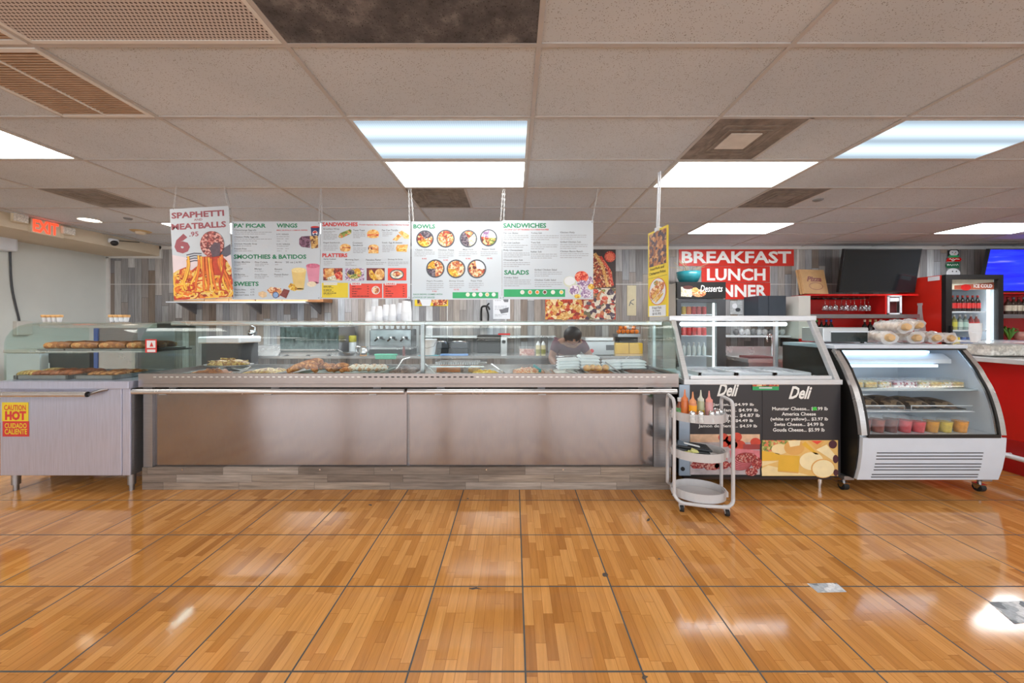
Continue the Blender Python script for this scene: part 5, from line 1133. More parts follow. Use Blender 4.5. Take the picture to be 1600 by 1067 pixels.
for i, (px, ht, c, nm) in enumerate(((1350, .148, (120, 40, 34), 'dark red'), (1371, .145, (140, 54, 40), 'brown red'), (1392, .148, (104, 36, 32), 'deep brown'), (1413, .135, (200, 40, 58), 'strawberry red'), (1434, .12, (216, 54, 66), 'pink red'), (1455, .125, (206, 140, 20), 'amber'), (1476, .12, (212, 180, 60), 'pale yellow'), (1500, .125, (226, 146, 20), 'orange'))):
    Y = 2.92; x = PX(px, Y); z = .486; r = .048; t = thing('fruit_cup', f'clear cup of {nm} fruit on the floor of the bakery case', 'fruit cup', (x, Y, z), 'cups on the floor of the bakery case')
    MB().lathe([(r*.74, .002), (r*.98, ht*.72)], (x, Y, z), mat('fruit_'+nm.replace(' ', '_'), c, .2, 0, .25, 26), 16).build('contents', t)
    MB().lathe([(r*.76, 0), (r*1.04, ht*.78), (r*1.08, ht*.8), (r*.9, ht*.93), (r*.2, ht)], (x, Y, z), CLEAR, 16).build('cup', t)
# on top of the case
Y = 3.35; z = 1.181; x0, x1 = PX(1283, Y), PX(1354, Y)
o = thing('toaster_oven', 'silver countertop toaster oven with a dark window on the bakery case', 'toaster oven', ((x0+x1)/2, 3.4, z))
zt = PZ(511.5, Y); MB().box(x0, x1, 3.33, 3.58, z+.012, zt, mat('silver_paint', (190, 192, 194), .3, .5, .05)).build('body', o, bevel=.008)
m = MB(); m.box(PX(1296, Y), PX(1351, Y), 3.322, 3.33, PZ(534, Y), PZ(519, Y), mat('oven_window', (26, 36, 36), .25, 0, .3, 8)); m.build('window', o); m = MB(); m.box(PX(1294, Y), PX(1353, Y), 3.318, 3.33, PZ(519, Y), PZ(517.5, Y), WHITE); m.build('handle', o)
for x in (x0+.03, x1-.03):
    m = MB(); m.cyl((x, 3.36, z), (x, 3.36, z+.013), .014, BLACK, 10); m.build('foot', o)
LOAF = mat('bread_crust', (206, 168, 120), .6, 0, .15, 24)
for i, (pa, ya, pb, yb, r, zz, Ya, Yb) in enumerate(((1352, 530, 1394, 539, .052, 0, 3.5, 3.14), (1372, 524, 1420, 528, .052, 1, 3.52, 3.16), (1395, 534, 1436, 536, .05, 0, 3.48, 3.16), (1430, 528, 1466, 534, .05, 0, 3.5, 3.2), (1452, 536, 1489, 535, .045, 0, 3.48, 3.22), (1395, 520, 1440, 522, .05, 2, 3.5, 3.24))):
    b = z+r*1.12+(.0 if zz == 0 else .095 if zz == 1 else .112)
    A_ = Vector((PX(pa, Ya), Ya, b)); B_ = Vector((PX(pb, Yb), Yb, b)); t = thing('bread_loaf', f'long bread loaf in clear wrap, {ORD[i]} of the pile from the toaster oven', 'bread', (A_+B_)/2-Vector((0, 0, r)), 'wrapped loaves')
    d = (B_-A_)/16; MB().tube([A_+d*k for k in range(17)], [r*.25]+[r*.7*random.uniform(.92, 1.05) for k in range(14)]+[r*.68, r*.45], LOAF, 14, jit=.05).build('loaf', t)
    m = MB(); P = [A_+d*(k*.92)+Vector((random.uniform(-.006, .006), 0, random.uniform(-.004, .008))) for k in range(17)]; m.tube(P, [r*.4]+[r*random.uniform(.85, 1.12) for k in range(14)]+[r*.8, r*1.15], WRAP, 14, jit=.13); m.build('wrapper', t)

# ================================================================ red bar and its wares
RX = 4.56
o = thing('bar_counter', 'red bar counter with a pale stone top and white foot rail', 'bar counter', (5.0, 4.4, 0))
m = MB(); m.box(RX, 5.2, 3.2, 5.2, 0, 1.0, RED); m.build('body', o)
m = MB(); m.box(RX-.012, RX, 3.2, 5.2, .0, .30, mat('dark_red_laminate', (160, 18, 20), .3)); m.box(RX-.012, 5.2, 3.188, 3.2, 0, .30, mat('dark_red_laminate', (160, 18, 20), .3)); m.build('skirt', o)
m = MB(); m.box(RX-.12, 5.32, 3.08, 5.3, 1.0, 1.045, mat('pale_stone', (196, 198, 200), .3, 0, .08, 12)); m.build('top', o, bevel=.006)
m = MB(); m.tube([(RX-.10, 3.1, .17), (RX-.10, 5.1, .17)], .022, WHITE, 12); r = m.build('foot_rail', o)
for y in (3.3, 4.2, 5.0): m = MB(); m.tube([(RX-.10, y, .17), (RX, y, .17)], .012, WHITE, 8); m.build('rail_bracket', r)
Y = 3.42; z = 1.046; x0, x1 = PX(1540, Y), PX(1640, Y)
o = thing('food_container', 'large clear plastic tub of pale chips on the red bar', 'container', ((x0+x1)/2, Y+.1, z))
m = MB(); m.box(x0+.03, x1-.03, 3.4, 3.7, z+.01, z+.115, food('pale_chips', [(222, 216, 204), (200, 194, 184), (236, 232, 224)], 22)); q = m.build('chips', o, bevel=.02); q['kind'] = 'stuff'
MB().box(x0+.01, x1-.01, 3.38, 3.72, z+.002, z+.13, CLEAR).build('tub', o, bevel=.03); MB().box(x0-.01, x1+.01, 3.36, 3.74, z+.13, z+.15, WRAP).build('lid', o, bevel=.008)
Y = 3.9; x = PX(1521, Y); z0 = PZ(552, Y); m = MB(); z0 = 1.046; xb = RX-.02
for k in range(5): pass
# red back unit with hung glasses
UY = 5.86; UX0, UX1 = PX(1248, UY), 6.58
def zz(py, Y=UY): return PZ(py, Y)
o = thing('bar_back_cabinet', 'red open bar back cabinet with hanging glasses and grey shelf', 'cabinet', ((UX0+UX1)/2, 6.05, 0))
m = MB(); m.box(UX0, UX0+.19, UY, 6.26, .9, zz(462), OFFWHITE); m.build('side_panel', o)
m = MB(); m.box(UX0+.19, UX1, 6.2, 6.26, .9, zz(462), RED); m.build('back_panel', o); m = MB(); m.box(UX0+.19, UX1, UY, 6.26, zz(462), zz(459.5), RED); m.build('top_panel', o)
m = MB(); m.box(UX0+.19, UX1, UY-.02, 6.2, zz(497), zz(491), STEELD); m.build('shelf', o); m = MB(); m.box(UX0, UX1, UY-.05, 6.26, 0, 1.12, RED); m.build('base_unit', o)
m = MB(); m.box(PX(1383, UY), PX(1386, UY), UY, 6.2, zz(491), zz(462), RED); m.build('divider', o)
m = MB(); a, b = PX(1386, UY), PX(1408, UY)
for q in ((a, a+.03, zz(491), zz(462)), (b-.03, b, zz(491), zz(462))): m.box(q[0], q[1], UY-.012, UY, q[2], q[3], WHITE)
m.box(a, b, UY-.012, UY, zz(463.5), zz(461.5), WHITE); m.box(a, b, UY-.012, UY, zz(491), zz(489), WHITE); m.build('niche_frame', o); m = MB(); m.box(a+.03, b-.03, UY+.05, UY+.06, zz(489), zz(464), mat('niche_dark', (84, 30, 34), .4)); m.box(a+.05, b-.02, UY-.0, UY+.004, zz(471), zz(465), PAPER); m.build('niche', o)
m = MB(); m.box(PX(1389, UY), PX(1408, UY), UY-.01, UY, zz(510), zz(499), GREYP); m.build('drawer_front', o)
m = MB()
for px in range(1272, 1362, 8): m.box(PX(px, UY)-.008, PX(px, UY)+.008, UY+.02, 6.18, zz(466), zz(464.5), BLACKM)
m.build('glass_rack', o)
WG = mat('wine_glass', (214, 206, 210), .08, 0, .2, 30); g0 = None
WGm = glass('wine_glass_clear', (.9, .88, .89), 1.5, .12)
for i, px in enumerate((1289, 1296.5, 1305, 1315, 1322, 1329, 1335, 1345, 1351, 1357)):
    Y = 5.95+.07*(i % 2); x = PX(px, Y)
    if g0 is None:
        m = MB(); m.lathe([(.034, 0), (.033, -.004), (.005, -.012), (.004, -.085), (.02, -.1), (.038, -.13), (.041, -.16), (.033, -.2), (.030, -.2), (.038, -.16), (.035, -.132), (.016, -.104), (.0, -.098)], (0, 0, 0), WGm, 16, caps=False); g0 = m.build('wine_glass', at=(0, 0, 0)); g = g0
    else: g = g0.copy(); C.objects.link(g)
    g.location = (x, Y, zz(466)-.001); tag(g, f'wine glass hanging upside down, {ORD[i]} from the white cabinet side', 'wine glass', 'hanging wine glasses')
def bottle(name, x, y, z, h, r, body, capm, label, grp, lab=None, cat='bottle'):
    t = thing(name, label, cat, (x, y, z), grp)
    MB().lathe([(r*.9, 0), (r, .01), (r, h*.58), (r*.8, h*.68), (r*.36, h*.78), (r*.34, h*.92)], (x, y, z+.001), body, 12).build('body', t)
    MB().lathe([(r*.42, h*.88), (r*.42, h), (r*.3, h)], (x, y, z), capm, 10).build('cap', t)
    if lab: MB().lathe([(r*1.03, h*.2), (r*1.03, h*.52)], (x, y, z), lab, 12, caps=False).build('label', t)
    return t
DKB = mat('dark_bottle_glass', (36, 32, 30), .12, 0, .2)
for i, (px, c, n) in enumerate(((1276, (70, 150, 60), 'green'), (1283.5, (140, 40, 50), 'maroon'), (1291, (60, 110, 180), 'bright blue'), (1298.5, (40, 70, 170), 'deep blue'), (1351, (226, 206, 190), 'cream'), (1359.5, (230, 214, 150), 'pale yellow'), (1368, (222, 206, 160), 'straw'), (1376.5, (236, 226, 206), 'ivory'))):
    bottle('wine_bottle', PX(px, 5.95), 5.95, 1.122, .31, .037, DKB, mat('foil_'+n.replace(' ', '_'), c, .35), f'dark wine bottle with a {n} neck under the hanging glasses', 'wine bottles under the glasses')
# cardboard pizza box
Y = 5.95; m = MB(); zb = zz(459.5)+.002; L = .46; m.M = Matrix.Translation((PX(1279, Y), Y+.08, zb+.01)) @ Matrix.Rotation(.15, 4, 'Z') @ Matrix.Rotation(-.2, 4, 'X')
o = thing('pizza_box', 'kraft pizza box with a red script word leaning on the bar cabinet', 'pizza box', (PX(1279, Y), Y+.08, zb))
hw = .235; m.box(-hw, hw, -.035, -.003, 0, .42, KRAFT); m.box(-hw-.008, hw+.008, -.001, .035, 0, .425, KRAFT); m.build('carton', o)
m2 = MB(); m2.M = m.M; m2.fr = lambda x, y, w: (x, -.035-w, y); m2.text('Pizza', -.14, .15, .30, .21, mat('brown_red_print', (126, 50, 40), .5), .002, .04, .35)
vs = smooth_path([(.13*math.cos(a*.7)+.02, .13+.06*math.sin(a*.7), 0) for a in range(10)], 3)
m2.ribbon([(v.x, v.y) for v in vs], .004, mat('brown_red_print', (126, 50, 40), .5), .002); m2.build('lettering', o)
# televisions
def tv(px0, px1, ytop, ybot, Yt, Yb, scr, label):
    o = thing('television', label, 'television', (PX(px0, Yt), Yt, PZ(ybot, Yb)))
    x0 = PX(px0, Yt); x1 = PX(px1, Yt); zt, zb = PZ(ytop, Yt), PZ(ybot, Yb); d = Vector((0, Yb-Yt, zb-zt)); u = d.normalized(); n = Vector((0, -u.z, u.y)); n = n if n.y < 0 else -n
    def pl(x, s, w): p = Vector((x, Yt, zt))+d*s+n*w; return (p.x, p.y, p.z)
    def slab(a, b, s0, s1, w0, w1, mm):
        m = MB(); vs = [pl(x, s, w) for w in (w0, w1) for x, s in ((a, s0), (b, s0), (b, s1), (a, s1))]; m.add(vs, [(0, 1, 2, 3), (7, 6, 5, 4), (0, 4, 5, 1), (1, 5, 6, 2), (2, 6, 7, 3), (3, 7, 4, 0)], mm); return m
    slab(x0, x1, 0, 1, -.05, 0, BLACK).build('casing', o); slab(x0+.012, x1-.012, .02, .96, 0, .002, scr).build('screen', o)
    m = MB(); c = pl((x0+x1)/2, .5, -.05); m.tube([c, (c[0], YB-.012, c[2]+.04)], .03, BLACKM, 8); m.box(c[0]-.12, c[0]+.12, YB-.02, YB-.008, c[2]-.08, c[2]+.14, BLACKM); m.build('wall_bracket', o)
tv(1320, 1441, 388.5, 457, 5.84, 5.95, mat('dark_screen', (24, 28, 32), .12, 0, .1), 'black switched-off television tilted over the bar cabinet')
t = NT('blue_screen'); f = t.noise(t.scaled(t.pos(), (.6, 1, 7)), 2.5, 3); c = t.ramp(f, [(.35, rgb((16, 22, 200))), (.6, rgb((26, 46, 226))), (.74, rgb((96, 96, 226)))])
t.link(c, t.p.inputs['Base Color']); t.link(c, t.p.inputs['Emission Color']); t.p.inputs['Emission Strength'].default_value = .75; t.p.inputs['Roughness'].default_value = .3
tv(1547, 1690, 388.5, 457, 5.80, 5.92, t.m, 'television with a glowing blue screen')
# winter hanging sign
Y = 6.262; o = thing('hanging_decoration', 'hanging snowman plaque with a red arrow board and a green arrow board', 'decoration', (PX(1490, Y), Y, PZ(428, Y)))
SNOW = mat('snow_paint', (226, 228, 232), .5)
m = MB(); m.sheet_at(Y); m.box(PX(1482, Y), PX(1498, Y), Y, Y+.012, PZ(400, Y), PZ(391, Y), BLACKM); m.disc(1490, 395, 7, SNOW, .004, ry=5); m.disc(1487.5, 394.5, .8, BLACKM, .006); m.disc(1492.5, 394.5, .8, BLACKM, .006); m.poly([(1490, 396), (1493.5, 397), (1490, 397.5)], mat('carrot', (226, 120, 40), .5), .006); m.disc(1490, 391, 6, BLACKM, .006, ry=3, a0=0, a1=180); m.rect(1482, 1497, 399, 402.5, GREENB, .006); m.build('snowman_head', o)
m = MB(); m.sheet_at(Y-.004); m.poly([(1478.5, 408.5), (1480.5, 403), (1500, 402), (1503, 405), (1500, 408.5)], RED, 0); m.ribbon([(1483, 405), (1485, 404.2), (1487, 406), (1489, 404.2), (1491, 405.6), (1494, 404.4), (1499, 405)], .45, INKW, .002); m.ribbon([(1487, 407.2), (1491, 407)], .4, INKW, .002); m.build('red_arrow_board', o)
m = MB(); m.sheet_at(Y-.004); m.poly([(1477, 415), (1480.5, 410), (1499, 409.5), (1499, 418.5), (1480.5, 419)], mat('deep_green', (30, 100, 66), .5), 0); m.ribbon([(1481, 415), (1479.8, 413.6), (1481, 412.6), (1483, 414.6), (1485, 413), (1487, 415.4), (1489, 412.6), (1490.5, 415.2), (1492, 412.4), (1494, 415), (1495.5, 412.2), (1497, 414.4)], .5, INKW, .002); m.build('green_arrow_board', o)
m = MB(); m.sheet_at(Y-.002); m.disc(1489.5, 427, 11, SNOW, 0, ry=8); m.disc(1488, 424, 1, BLACKM, .003); m.disc(1494, 424, 1, BLACKM, .003); m.ribbon([(1490, 386.5), (1490, 392)], .4, BLACKM, .002); m.build('snowman_body', o)
# tall red drinks fridge
FY0, FY1, FX0, FX1, FZ = 5.55, 6.22, PX(1478, 5.55), PX(1568, 5.55), PZ(429, 5.55)
o = thing('drinks_fridge', 'tall drinks fridge with a black door frame and red side bearing a bottle silhouette', 'fridge', ((FX0+FX1)/2, 5.9, 0))
m = MB(); m.box(FX0, FX0+.04, FY0+.06, FY1, .02, FZ, REDP); m.build('side_panel', o); m = MB(); m.box(FX1-.04, FX1, FY0+.06, FY1, .02, FZ, REDP); m.build('side_panel', o)
m = MB(); m.box(FX0+.04, FX1-.04, FY1-.03, FY1, .02, FZ, WHITE); m.box(FX0+.04, FX1-.04, FY0+.07, FY1, FZ-.03, FZ, BLACKM); m.box(FX0+.04, FX1-.04, FY0+.07, FY1, 0, .35, BLACKM); m.build('cabinet', o)
m = MB(); m.box(FX0+.041, FX0+.05, FY0+.065, FY1-.03, .35, FZ-.03, WHITE); m.box(FX1-.05, FX1-.041, FY0+.065, FY1-.03, .35, FZ-.03, WHITE); m.build('liner', o)
m = MB(); w = .095
for q in ((FX0, FX0+w, .12, FZ), (FX1-w*.8, FX1, .12, FZ), (FX0+w, FX1-w*.8, FZ-.07, FZ), (FX0+w, FX1-w*.8, .12, .3)): m.box(q[0], q[1], FY0, FY0+.055, q[2], q[3], BLACKM)
d_ = m.build('door_frame', o); m = MB(); m.box(FX0+.045, FX0+.07, FY0-.03, FY0, 1.05, 1.33, BLACK); m.build('handle', d_); m = MB(); m.box(FX0+w, FX1-w*.8, FY0+.02, FY0+.026, .3, FZ-.07, GLASSC); m.build('door_glass', d_)
m = MB(); m.fr = lambda x, y, w: (FX0-.002-w, FY0+.06+(1-x)*(FY1-FY0-.06), y)
SIL = [(.40, .9), (.64, .9), (.66, 1.28), (.64, 1.36), (.60, 1.44), (.575, 1.56), (.57, 1.66), (.585, 1.665), (.585, 1.70), (.455, 1.70), (.455, 1.665), (.47, 1.66), (.465, 1.56), (.44, 1.44), (.40, 1.36), (.38, 1.28)]
m.add([m.fr(x, y, 0) for x, y in SIL], [tuple(range(len(SIL)))], mat('silver_print', (196, 196, 198), .4)); m.disc(0, 0, 0, RED) if False else None; m.build('bottle_silhouette', o)
m = MB(); m.box(FX0-.004, FX0, FY0+.08, FY0+.24, FZ-.075, FZ-.01, PAPER); m.build('sticker', o)
LEDS = mat('fridge_led', (230, 245, 250), .4, 0, 0, emit=2.6)
m = MB(); m.box(FX1-.13, FX1-.105, FY0+.08, FY0+.10, .4, FZ-.1, LEDS); m.build('lamp_strip', o)
m = MB(); m.sheet_at(FY0+.062); a, b = FX0+w, FX1-w*.8; m.box(a, b, FY0+.063, FY0+.07, PZ(452.5, FY0+.06), PZ(434, FY0+.06), mat('header_cream', (216, 214, 196), .4, 0, .12, 12)); m.poly([(1491, 452), (1491, 446), (1530, 443), (1561, 440), (1561, 452)], mat('header_brown', (168, 84, 58), .4, 0, .15, 20), .001); m.disc(1509, 449, 8, RED, .002, ry=5); m.text('ICE COLD', 1521, 1550, 444, 449.5, INKW, .003, .03); m.build('header', o)
shz = [PZ(486.5, FY0+.1), PZ(515.5, FY0+.1), PZ(541, FY0+.1)]
for k, z in enumerate(shz): m = MB(); m.box(a, b-.03, FY0+.085, FY1-.04, z-.02, z, WHITE); m.build('shelf', o)
COLA = mat('cola', (40, 24, 22), .15, 0, .1)
cols = [RED]*8; cl2 = [((60, 160, 90), 'green'), ((190, 200, 90), 'lime'), ((200, 190, 70), 'yellow'), ((190, 210, 200), 'clear'), ((170, 200, 190), 'pale'), ((206, 50, 50), 'red'), ((214, 70, 66), 'red and white')]
for i in range(8):
    x = a+.045+i*.079; bottle('soda_bottle', x, FY0+.16, shz[0]+.001, .255, .034, COLA, RED, f'cola bottle with a red label, {ORD[i]} from the fridge door handle on the upper shelf', 'cola bottles on the upper fridge shelf', RED)
for i, (c, n) in enumerate(cl2):
    x = a+.05+i*.088; bottle('soda_bottle', x, FY0+.16, shz[1]+.001, .24, .035, mat('soda_'+n.replace(' ', '_'), tuple(int(v*.55+40) for v in c), .15), PAPER, f'{n} labelled soft drink bottle, {ORD[i]} from the handle on the middle fridge shelf', 'soft drink bottles on the middle fridge shelf', mat('label_'+n.replace(' ', '_'), c, .4))
for i, (c, n) in enumerate((((226, 120, 60), 'orange'), ((226, 186, 50), 'yellow'), ((232, 206, 60), 'lemon'), ((90, 120, 190), 'blue'), ((110, 140, 200), 'pale blue'), ((200, 210, 220), 'silver'))):
    x = a+.06+i*.1; t = thing('drink_can', f'{n} drink can on the lowest visible shelf of the drinks fridge', 'can', (x, FY0+.16, shz[2]), 'cans in the drinks fridge'); MB().lathe([(.036, 0), (.04, .01), (.04, .13), (.034, .142)], (x, FY0+.16, shz[2]+.001), mat('can_'+n.replace(' ', '_'), c, .25), 14).build('can_body', t); MB().lathe([(.034, .142), (.034, .146)], (x, FY0+.16, shz[2]), CHROME, 12).build('lid', t)
# shelf unit past the fridge
x0 = FX1+.03; o = thing('wall_shelf_unit', 'red bar shelf unit with a grey shelf under the blue television', 'shelf', (8.2, 6.0, 0))
m = MB(); m.box(x0, 9.2, 6.2, 6.26, .9, zz(459), RED); m.build('back_panel', o); m = MB(); m.box(x0, 9.2, UY, 6.26, zz(459), zz(457), RED); m.build('top_panel', o); m = MB(); m.box(x0, 9.2, UY-.02, 6.2, zz(497), zz(491), STEELD); m.build('shelf', o); m = MB(); m.box(x0, 9.2, UY, 6.26, 0, 1.08, RED); m.build('base_unit', o)
for i, (px, c, n) in enumerate(((1575, (150, 60, 50), 'red capped'), (1583.5, (120, 130, 140), 'grey'), (1591.5, (170, 70, 60), 'rust capped'), (1600, (150, 170, 176), 'pale'))):
    bottle('liquor_bottle', PX(px, 6.0), 6.0, zz(491)+.001, .29, .042, mat('spirit_'+n.replace(' ', '_'), (70, 54, 46), .1, 0, .2), mat('cap_'+n.replace(' ', '_'), c, .3), f'{n} liquor bottle with a pale label, {ORD[i]} along the shelf beside the drinks fridge', 'liquor bottles beside the fridge', mat('liquor_label', (206, 196, 176), .5, 0, .15, 40))
m = MB(); x = PX(1577, 5.95)
for k in range(16): an = random.uniform(0, 6.28); m.tube([(x, 5.95, 1.09), (x+.05*math.cos(an), 5.95+.04*math.sin(an), 1.2+random.uniform(0, .12)), (x+.12*math.cos(an), 5.95+.08*math.sin(an), 1.2+random.uniform(0, .1))], [.006, .018, .003], mat('leaf_green', (90, 150, 60), .5, 0, .3), 5)
tag(m.build('green_plant'), 'small bushy green plant low on the red shelves beside the fridge', 'plant')
m = MB(); m.lathe([(.03, 0), (.07, .05), (.07, .14), (.05, .15)], (PX(1593, 5.95), 5.95, 1.081), mat('pinkish_pot', (180, 130, 120), .5, 0, .3, 20), 14); tag(m.build('jar'), 'pinkish round jar beside the green plant on the red shelves', 'jar')

# ================================================================ dessert fridge
GY0, GY1 = 5.66, 6.2; GX0, GX1 = PX(1058, GY0), PX(1134, GY0); GZ = PZ(440.5, GY0)
o = thing('dessert_fridge', 'tall white sided dessert fridge with a black Desserts header', 'fridge', ((GX0+GX1)/2, 5.95, 0))
for x in (GX0, GX1-.03): m = MB(); m.box(x, x+.03, GY0+.02, GY1, 0, GZ-.01, OFFWHITE); m.build('side_panel', o)
m = MB(); m.box(GX0+.03, GX1-.03, GY1-.03, GY1, 0, GZ-.01, WHITE); m.box(GX0+.03, GX1-.03, GY0+.06, GY1-.03, 0, .2, WHITE); m.box(GX0+.03, GX1-.03, GY0+.06, GY1-.03, GZ-.04, GZ-.01, BLACKM); m.build('cabinet', o)
m = MB(); m.box(GX0, GX1, GY0, GY0+.05, PZ(466, GY0), GZ, BLACKM); h_ = m.build('header', o)
m = MB(); m.sheet_at(GY0); m.text('Desserts', 1094, 1129, 445.5, 456, INKW, .002, .01, .25); m.build('lettering', h_) if False else None
q = m.build('lettering', o); q.parent = h_
m = MB(); m.sheet_at(GY0); m.poly([(1064, 463), (1064, 448), (1080, 450), (1084, 458), (1080, 464)], P_RIC, .001); m.disc(1092, 458, 11, P_CHK, .0015, ry=6); m.disc(1075, 449, 8, mat('printed_choc', (84, 44, 40), .5), .0012, ry=3); m.disc(1086, 453, 5, P_BUN, .002, ry=4); q = m.build('food_picture', o); q.parent = h_
m = MB(); zt = PZ(467.5, GY0)
for qq in ((GX0, GX0+.06, .2, zt), (GX1-.14, GX1, .2, zt), (GX0+.06, GX1-.14, zt-.05, zt), (GX0+.06, GX1-.14, .2, .28)): m.box(qq[0], qq[1], GY0, GY0+.045, qq[2], qq[3], DGREY)
d_ = m.build('door_frame', o); m = MB(); m.box(GX0+.06, GX1-.14, GY0+.02, GY0+.026, .28, zt-.05, GLASSC); m.build('door_glass', d_)
m = MB(); m.box(GX1-.165, GX1-.145, GY0+.06, GY0+.08, .3, zt-.06, LEDS); m.build('lamp_strip', o)
gz = [PZ(491, GY0+.1), PZ(524, GY0+.1), PZ(556, GY0+.1), PZ(586, GY0+.1)]
for z in gz: m = MB(); m.box(GX0+.03, GX1-.17, GY0+.09, GY1-.04, z-.012, z, WHITE); m.build('shelf', o)
CANC = [((170, 200, 220), 'pale blue'), ((200, 190, 80), 'yellow'), ((206, 120, 80), 'orange'), ((196, 60, 60), 'red'), ((206, 90, 90), 'pink red'), ((190, 50, 50), 'dark red')]
for lv, (z, nm) in enumerate(((gz[0], 'top'), (gz[1], 'second'))):
    for i, (c, n) in enumerate(CANC):
        if lv: c, n = CANC[3+i % 3]
        x = GX0+.10+i*.082; t = thing('drink_can', f'{n} drink can, {ORD[i]} from the white side on the {nm} dessert fridge shelf', 'can', (x, GY0+.17, z), f'cans on the {nm} dessert fridge shelf'); MB().lathe([(.033, 0), (.037, .01), (.037, .115), (.03, .126)], (x, GY0+.17, z+.001), mat('can_'+n.replace(' ', '_'), c, .25), 12).build('can_body', t); MB().lathe([(.03, .126), (.03, .129)], (x, GY0+.17, z), CHROME, 10).build('lid', t)
for i in range(6):
    x = GX0+.10+i*.082; bottle('water_bottle', x, GY0+.17, gz[2]+.001, .21, .032, mat('water_bottle_plastic', (196, 206, 206), .1, 0, .1), PAPER, f'pale bottle, {ORD[i]} from the white side on the third dessert fridge shelf', 'pale bottles in the dessert fridge')
# teal bowl with twigs
x, Y = PX(1076, 5.9), 5.9; o = thing('planter_bowl', 'teal bowl with bare twigs on top of the dessert fridge', 'bowl', (x, Y, GZ))
MB().lathe([(.09, 0), (.14, .03), (.175, .1), (.19, .19), (.18, .19), (.165, .1), (.10, .03)], (x, Y, GZ+.001), mat('teal_glaze', (44, 130, 140), .2, 0, .12, 12), 24).build('bowl', o)
TW = mat('dry_twig', (176, 156, 120), .7); m = MB(); random.seed(5)
for k in range(11): an = random.uniform(0, 6.28); s = random.uniform(.1, .34); m.tube(smooth_path([(x, Y, GZ+.05), (x+s*.4*math.cos(an), Y+.1*math.sin(an), GZ+.24), (x+s*math.cos(an), Y+.15*math.sin(an), GZ+random.uniform(.2, .42))], 4), .004, TW, 5)
m.build('twigs', o)
# dark double cabinet on the wall, white shelf and sink behind the deli case
Y = 5.9; o = thing('dark_cabinet', 'dark blue grey double door cabinet under the dinner sign', 'cabinet', (PX(1206, Y), 6.05, PZ(494, Y)))
DB = mat('blue_black_paint', (52, 60, 70), .35, 0, .08, 4)
z0, z1 = PZ(494, Y), PZ(462, Y); m = MB(); m.box(PX(1185, Y), PX(1228, Y), Y+.015, 6.272, z0, z1, DB); m.build('body', o)
for p, q in ((1185, 1200.5), (1201.2, 1228)): m = MB(); m.box(PX(p, Y), PX(q, Y), Y, Y+.014, z0, z1, DB); m.build('door', o)
Y = 6.0; m = MB(); m.box(PX(1132, Y), PX(1236, Y), Y, 6.272, PZ(527, Y), PZ(524, Y), PAPER); tag(m.build('wall_shelf'), 'white wall shelf seen through the deli case', 'shelf')
m = MB(); zt = PZ(524, Y)+.001
for k in range(9):
    x = PX(1150+k*9, 6.1); m = MB(); m.ball((x, 6.1, zt+.055), (.045, .05, .054), WRAP if k % 3 else mat('grey_bag', (120, 122, 124), .5, 0, .2), 10, 7, .12); tag(m.build('plastic_bag'), f'crumpled plastic bag on the white wall shelf, {ORD[k]} from the dessert fridge', 'bag', 'bags on the white wall shelf')
# ================================================================ kitchen behind the counter
KY, KZ = 5.55, .865
o = thing('back_counter', 'long stainless back counter along the plank wall', 'counter', (-1.5, 5.9, 0))
m = MB(); m.box(-4.6, 1.95, KY, 6.26, KZ-.04, KZ, STEELH); m.build('top', o); m = MB(); m.box(-4.55, 1.9, 6.0, 6.24, .25, .28, STEELD); m.build('undershelf', o)
for x in (-4.5, -2.9, -1.2, .3, 1.85):
    for y in (KY+.05, 6.2): m = MB(); m.cyl((x, y, 0), (x, y, KZ-.04), .022, STEELD, 10); m.build('leg', o)
m = MB(); m.box(PX(790, 5.5), PX(856, 5.5), 5.5, 5.53, .35, KZ-.045, STEELD); m.build('front_panel', o)
def kz(py, Y): return max(KZ+.001, PZ(py, Y))
# big dark oven
Y = 5.6; x0, x1 = PX(437, Y), PX(528, Y); o = thing('pizza_oven', 'large dark glass fronted oven with three knobs on the back counter', 'oven', ((x0+x1)/2, 5.9, KZ))
zt = PZ(511, Y); MB().box(x0, x1, Y+.03, 6.2, KZ+.001, zt, STEELD).build('body', o); t = NT('oven_glass'); f = t.noise(t.scaled(t.pos(), (6, 1, 2)), 3, 5, .7); t.link(t.ramp(f, [(.35, rgb((44, 58, 58))), (.7, rgb((92, 112, 112)))]), t.p.inputs['Base Color']); t.p.inputs['Roughness'].default_value = .15
m = MB(); m.box(x0, x1, Y+.01, Y+.03, PZ(549, Y), zt, t.m); d_ = m.build('door', o); m = MB(); m.box(x0+.02, x1-.02, Y-.02, Y+.01, PZ(547.5, Y), PZ(545.5, Y), STEELH); m.build('handle', d_)
m = MB(); m.box(x0, x1, Y, Y+.03, KZ+.001, PZ(551, Y), STEELH); p_ = m.build('control_panel', o)
for px in (449, 482, 514.5): m = MB(); m.cyl((PX(px, Y), Y-.03, PZ(556.8, Y)), (PX(px, Y), Y, PZ(556.8, Y)), .028, BLACK, 14); m.build('knob', p_)
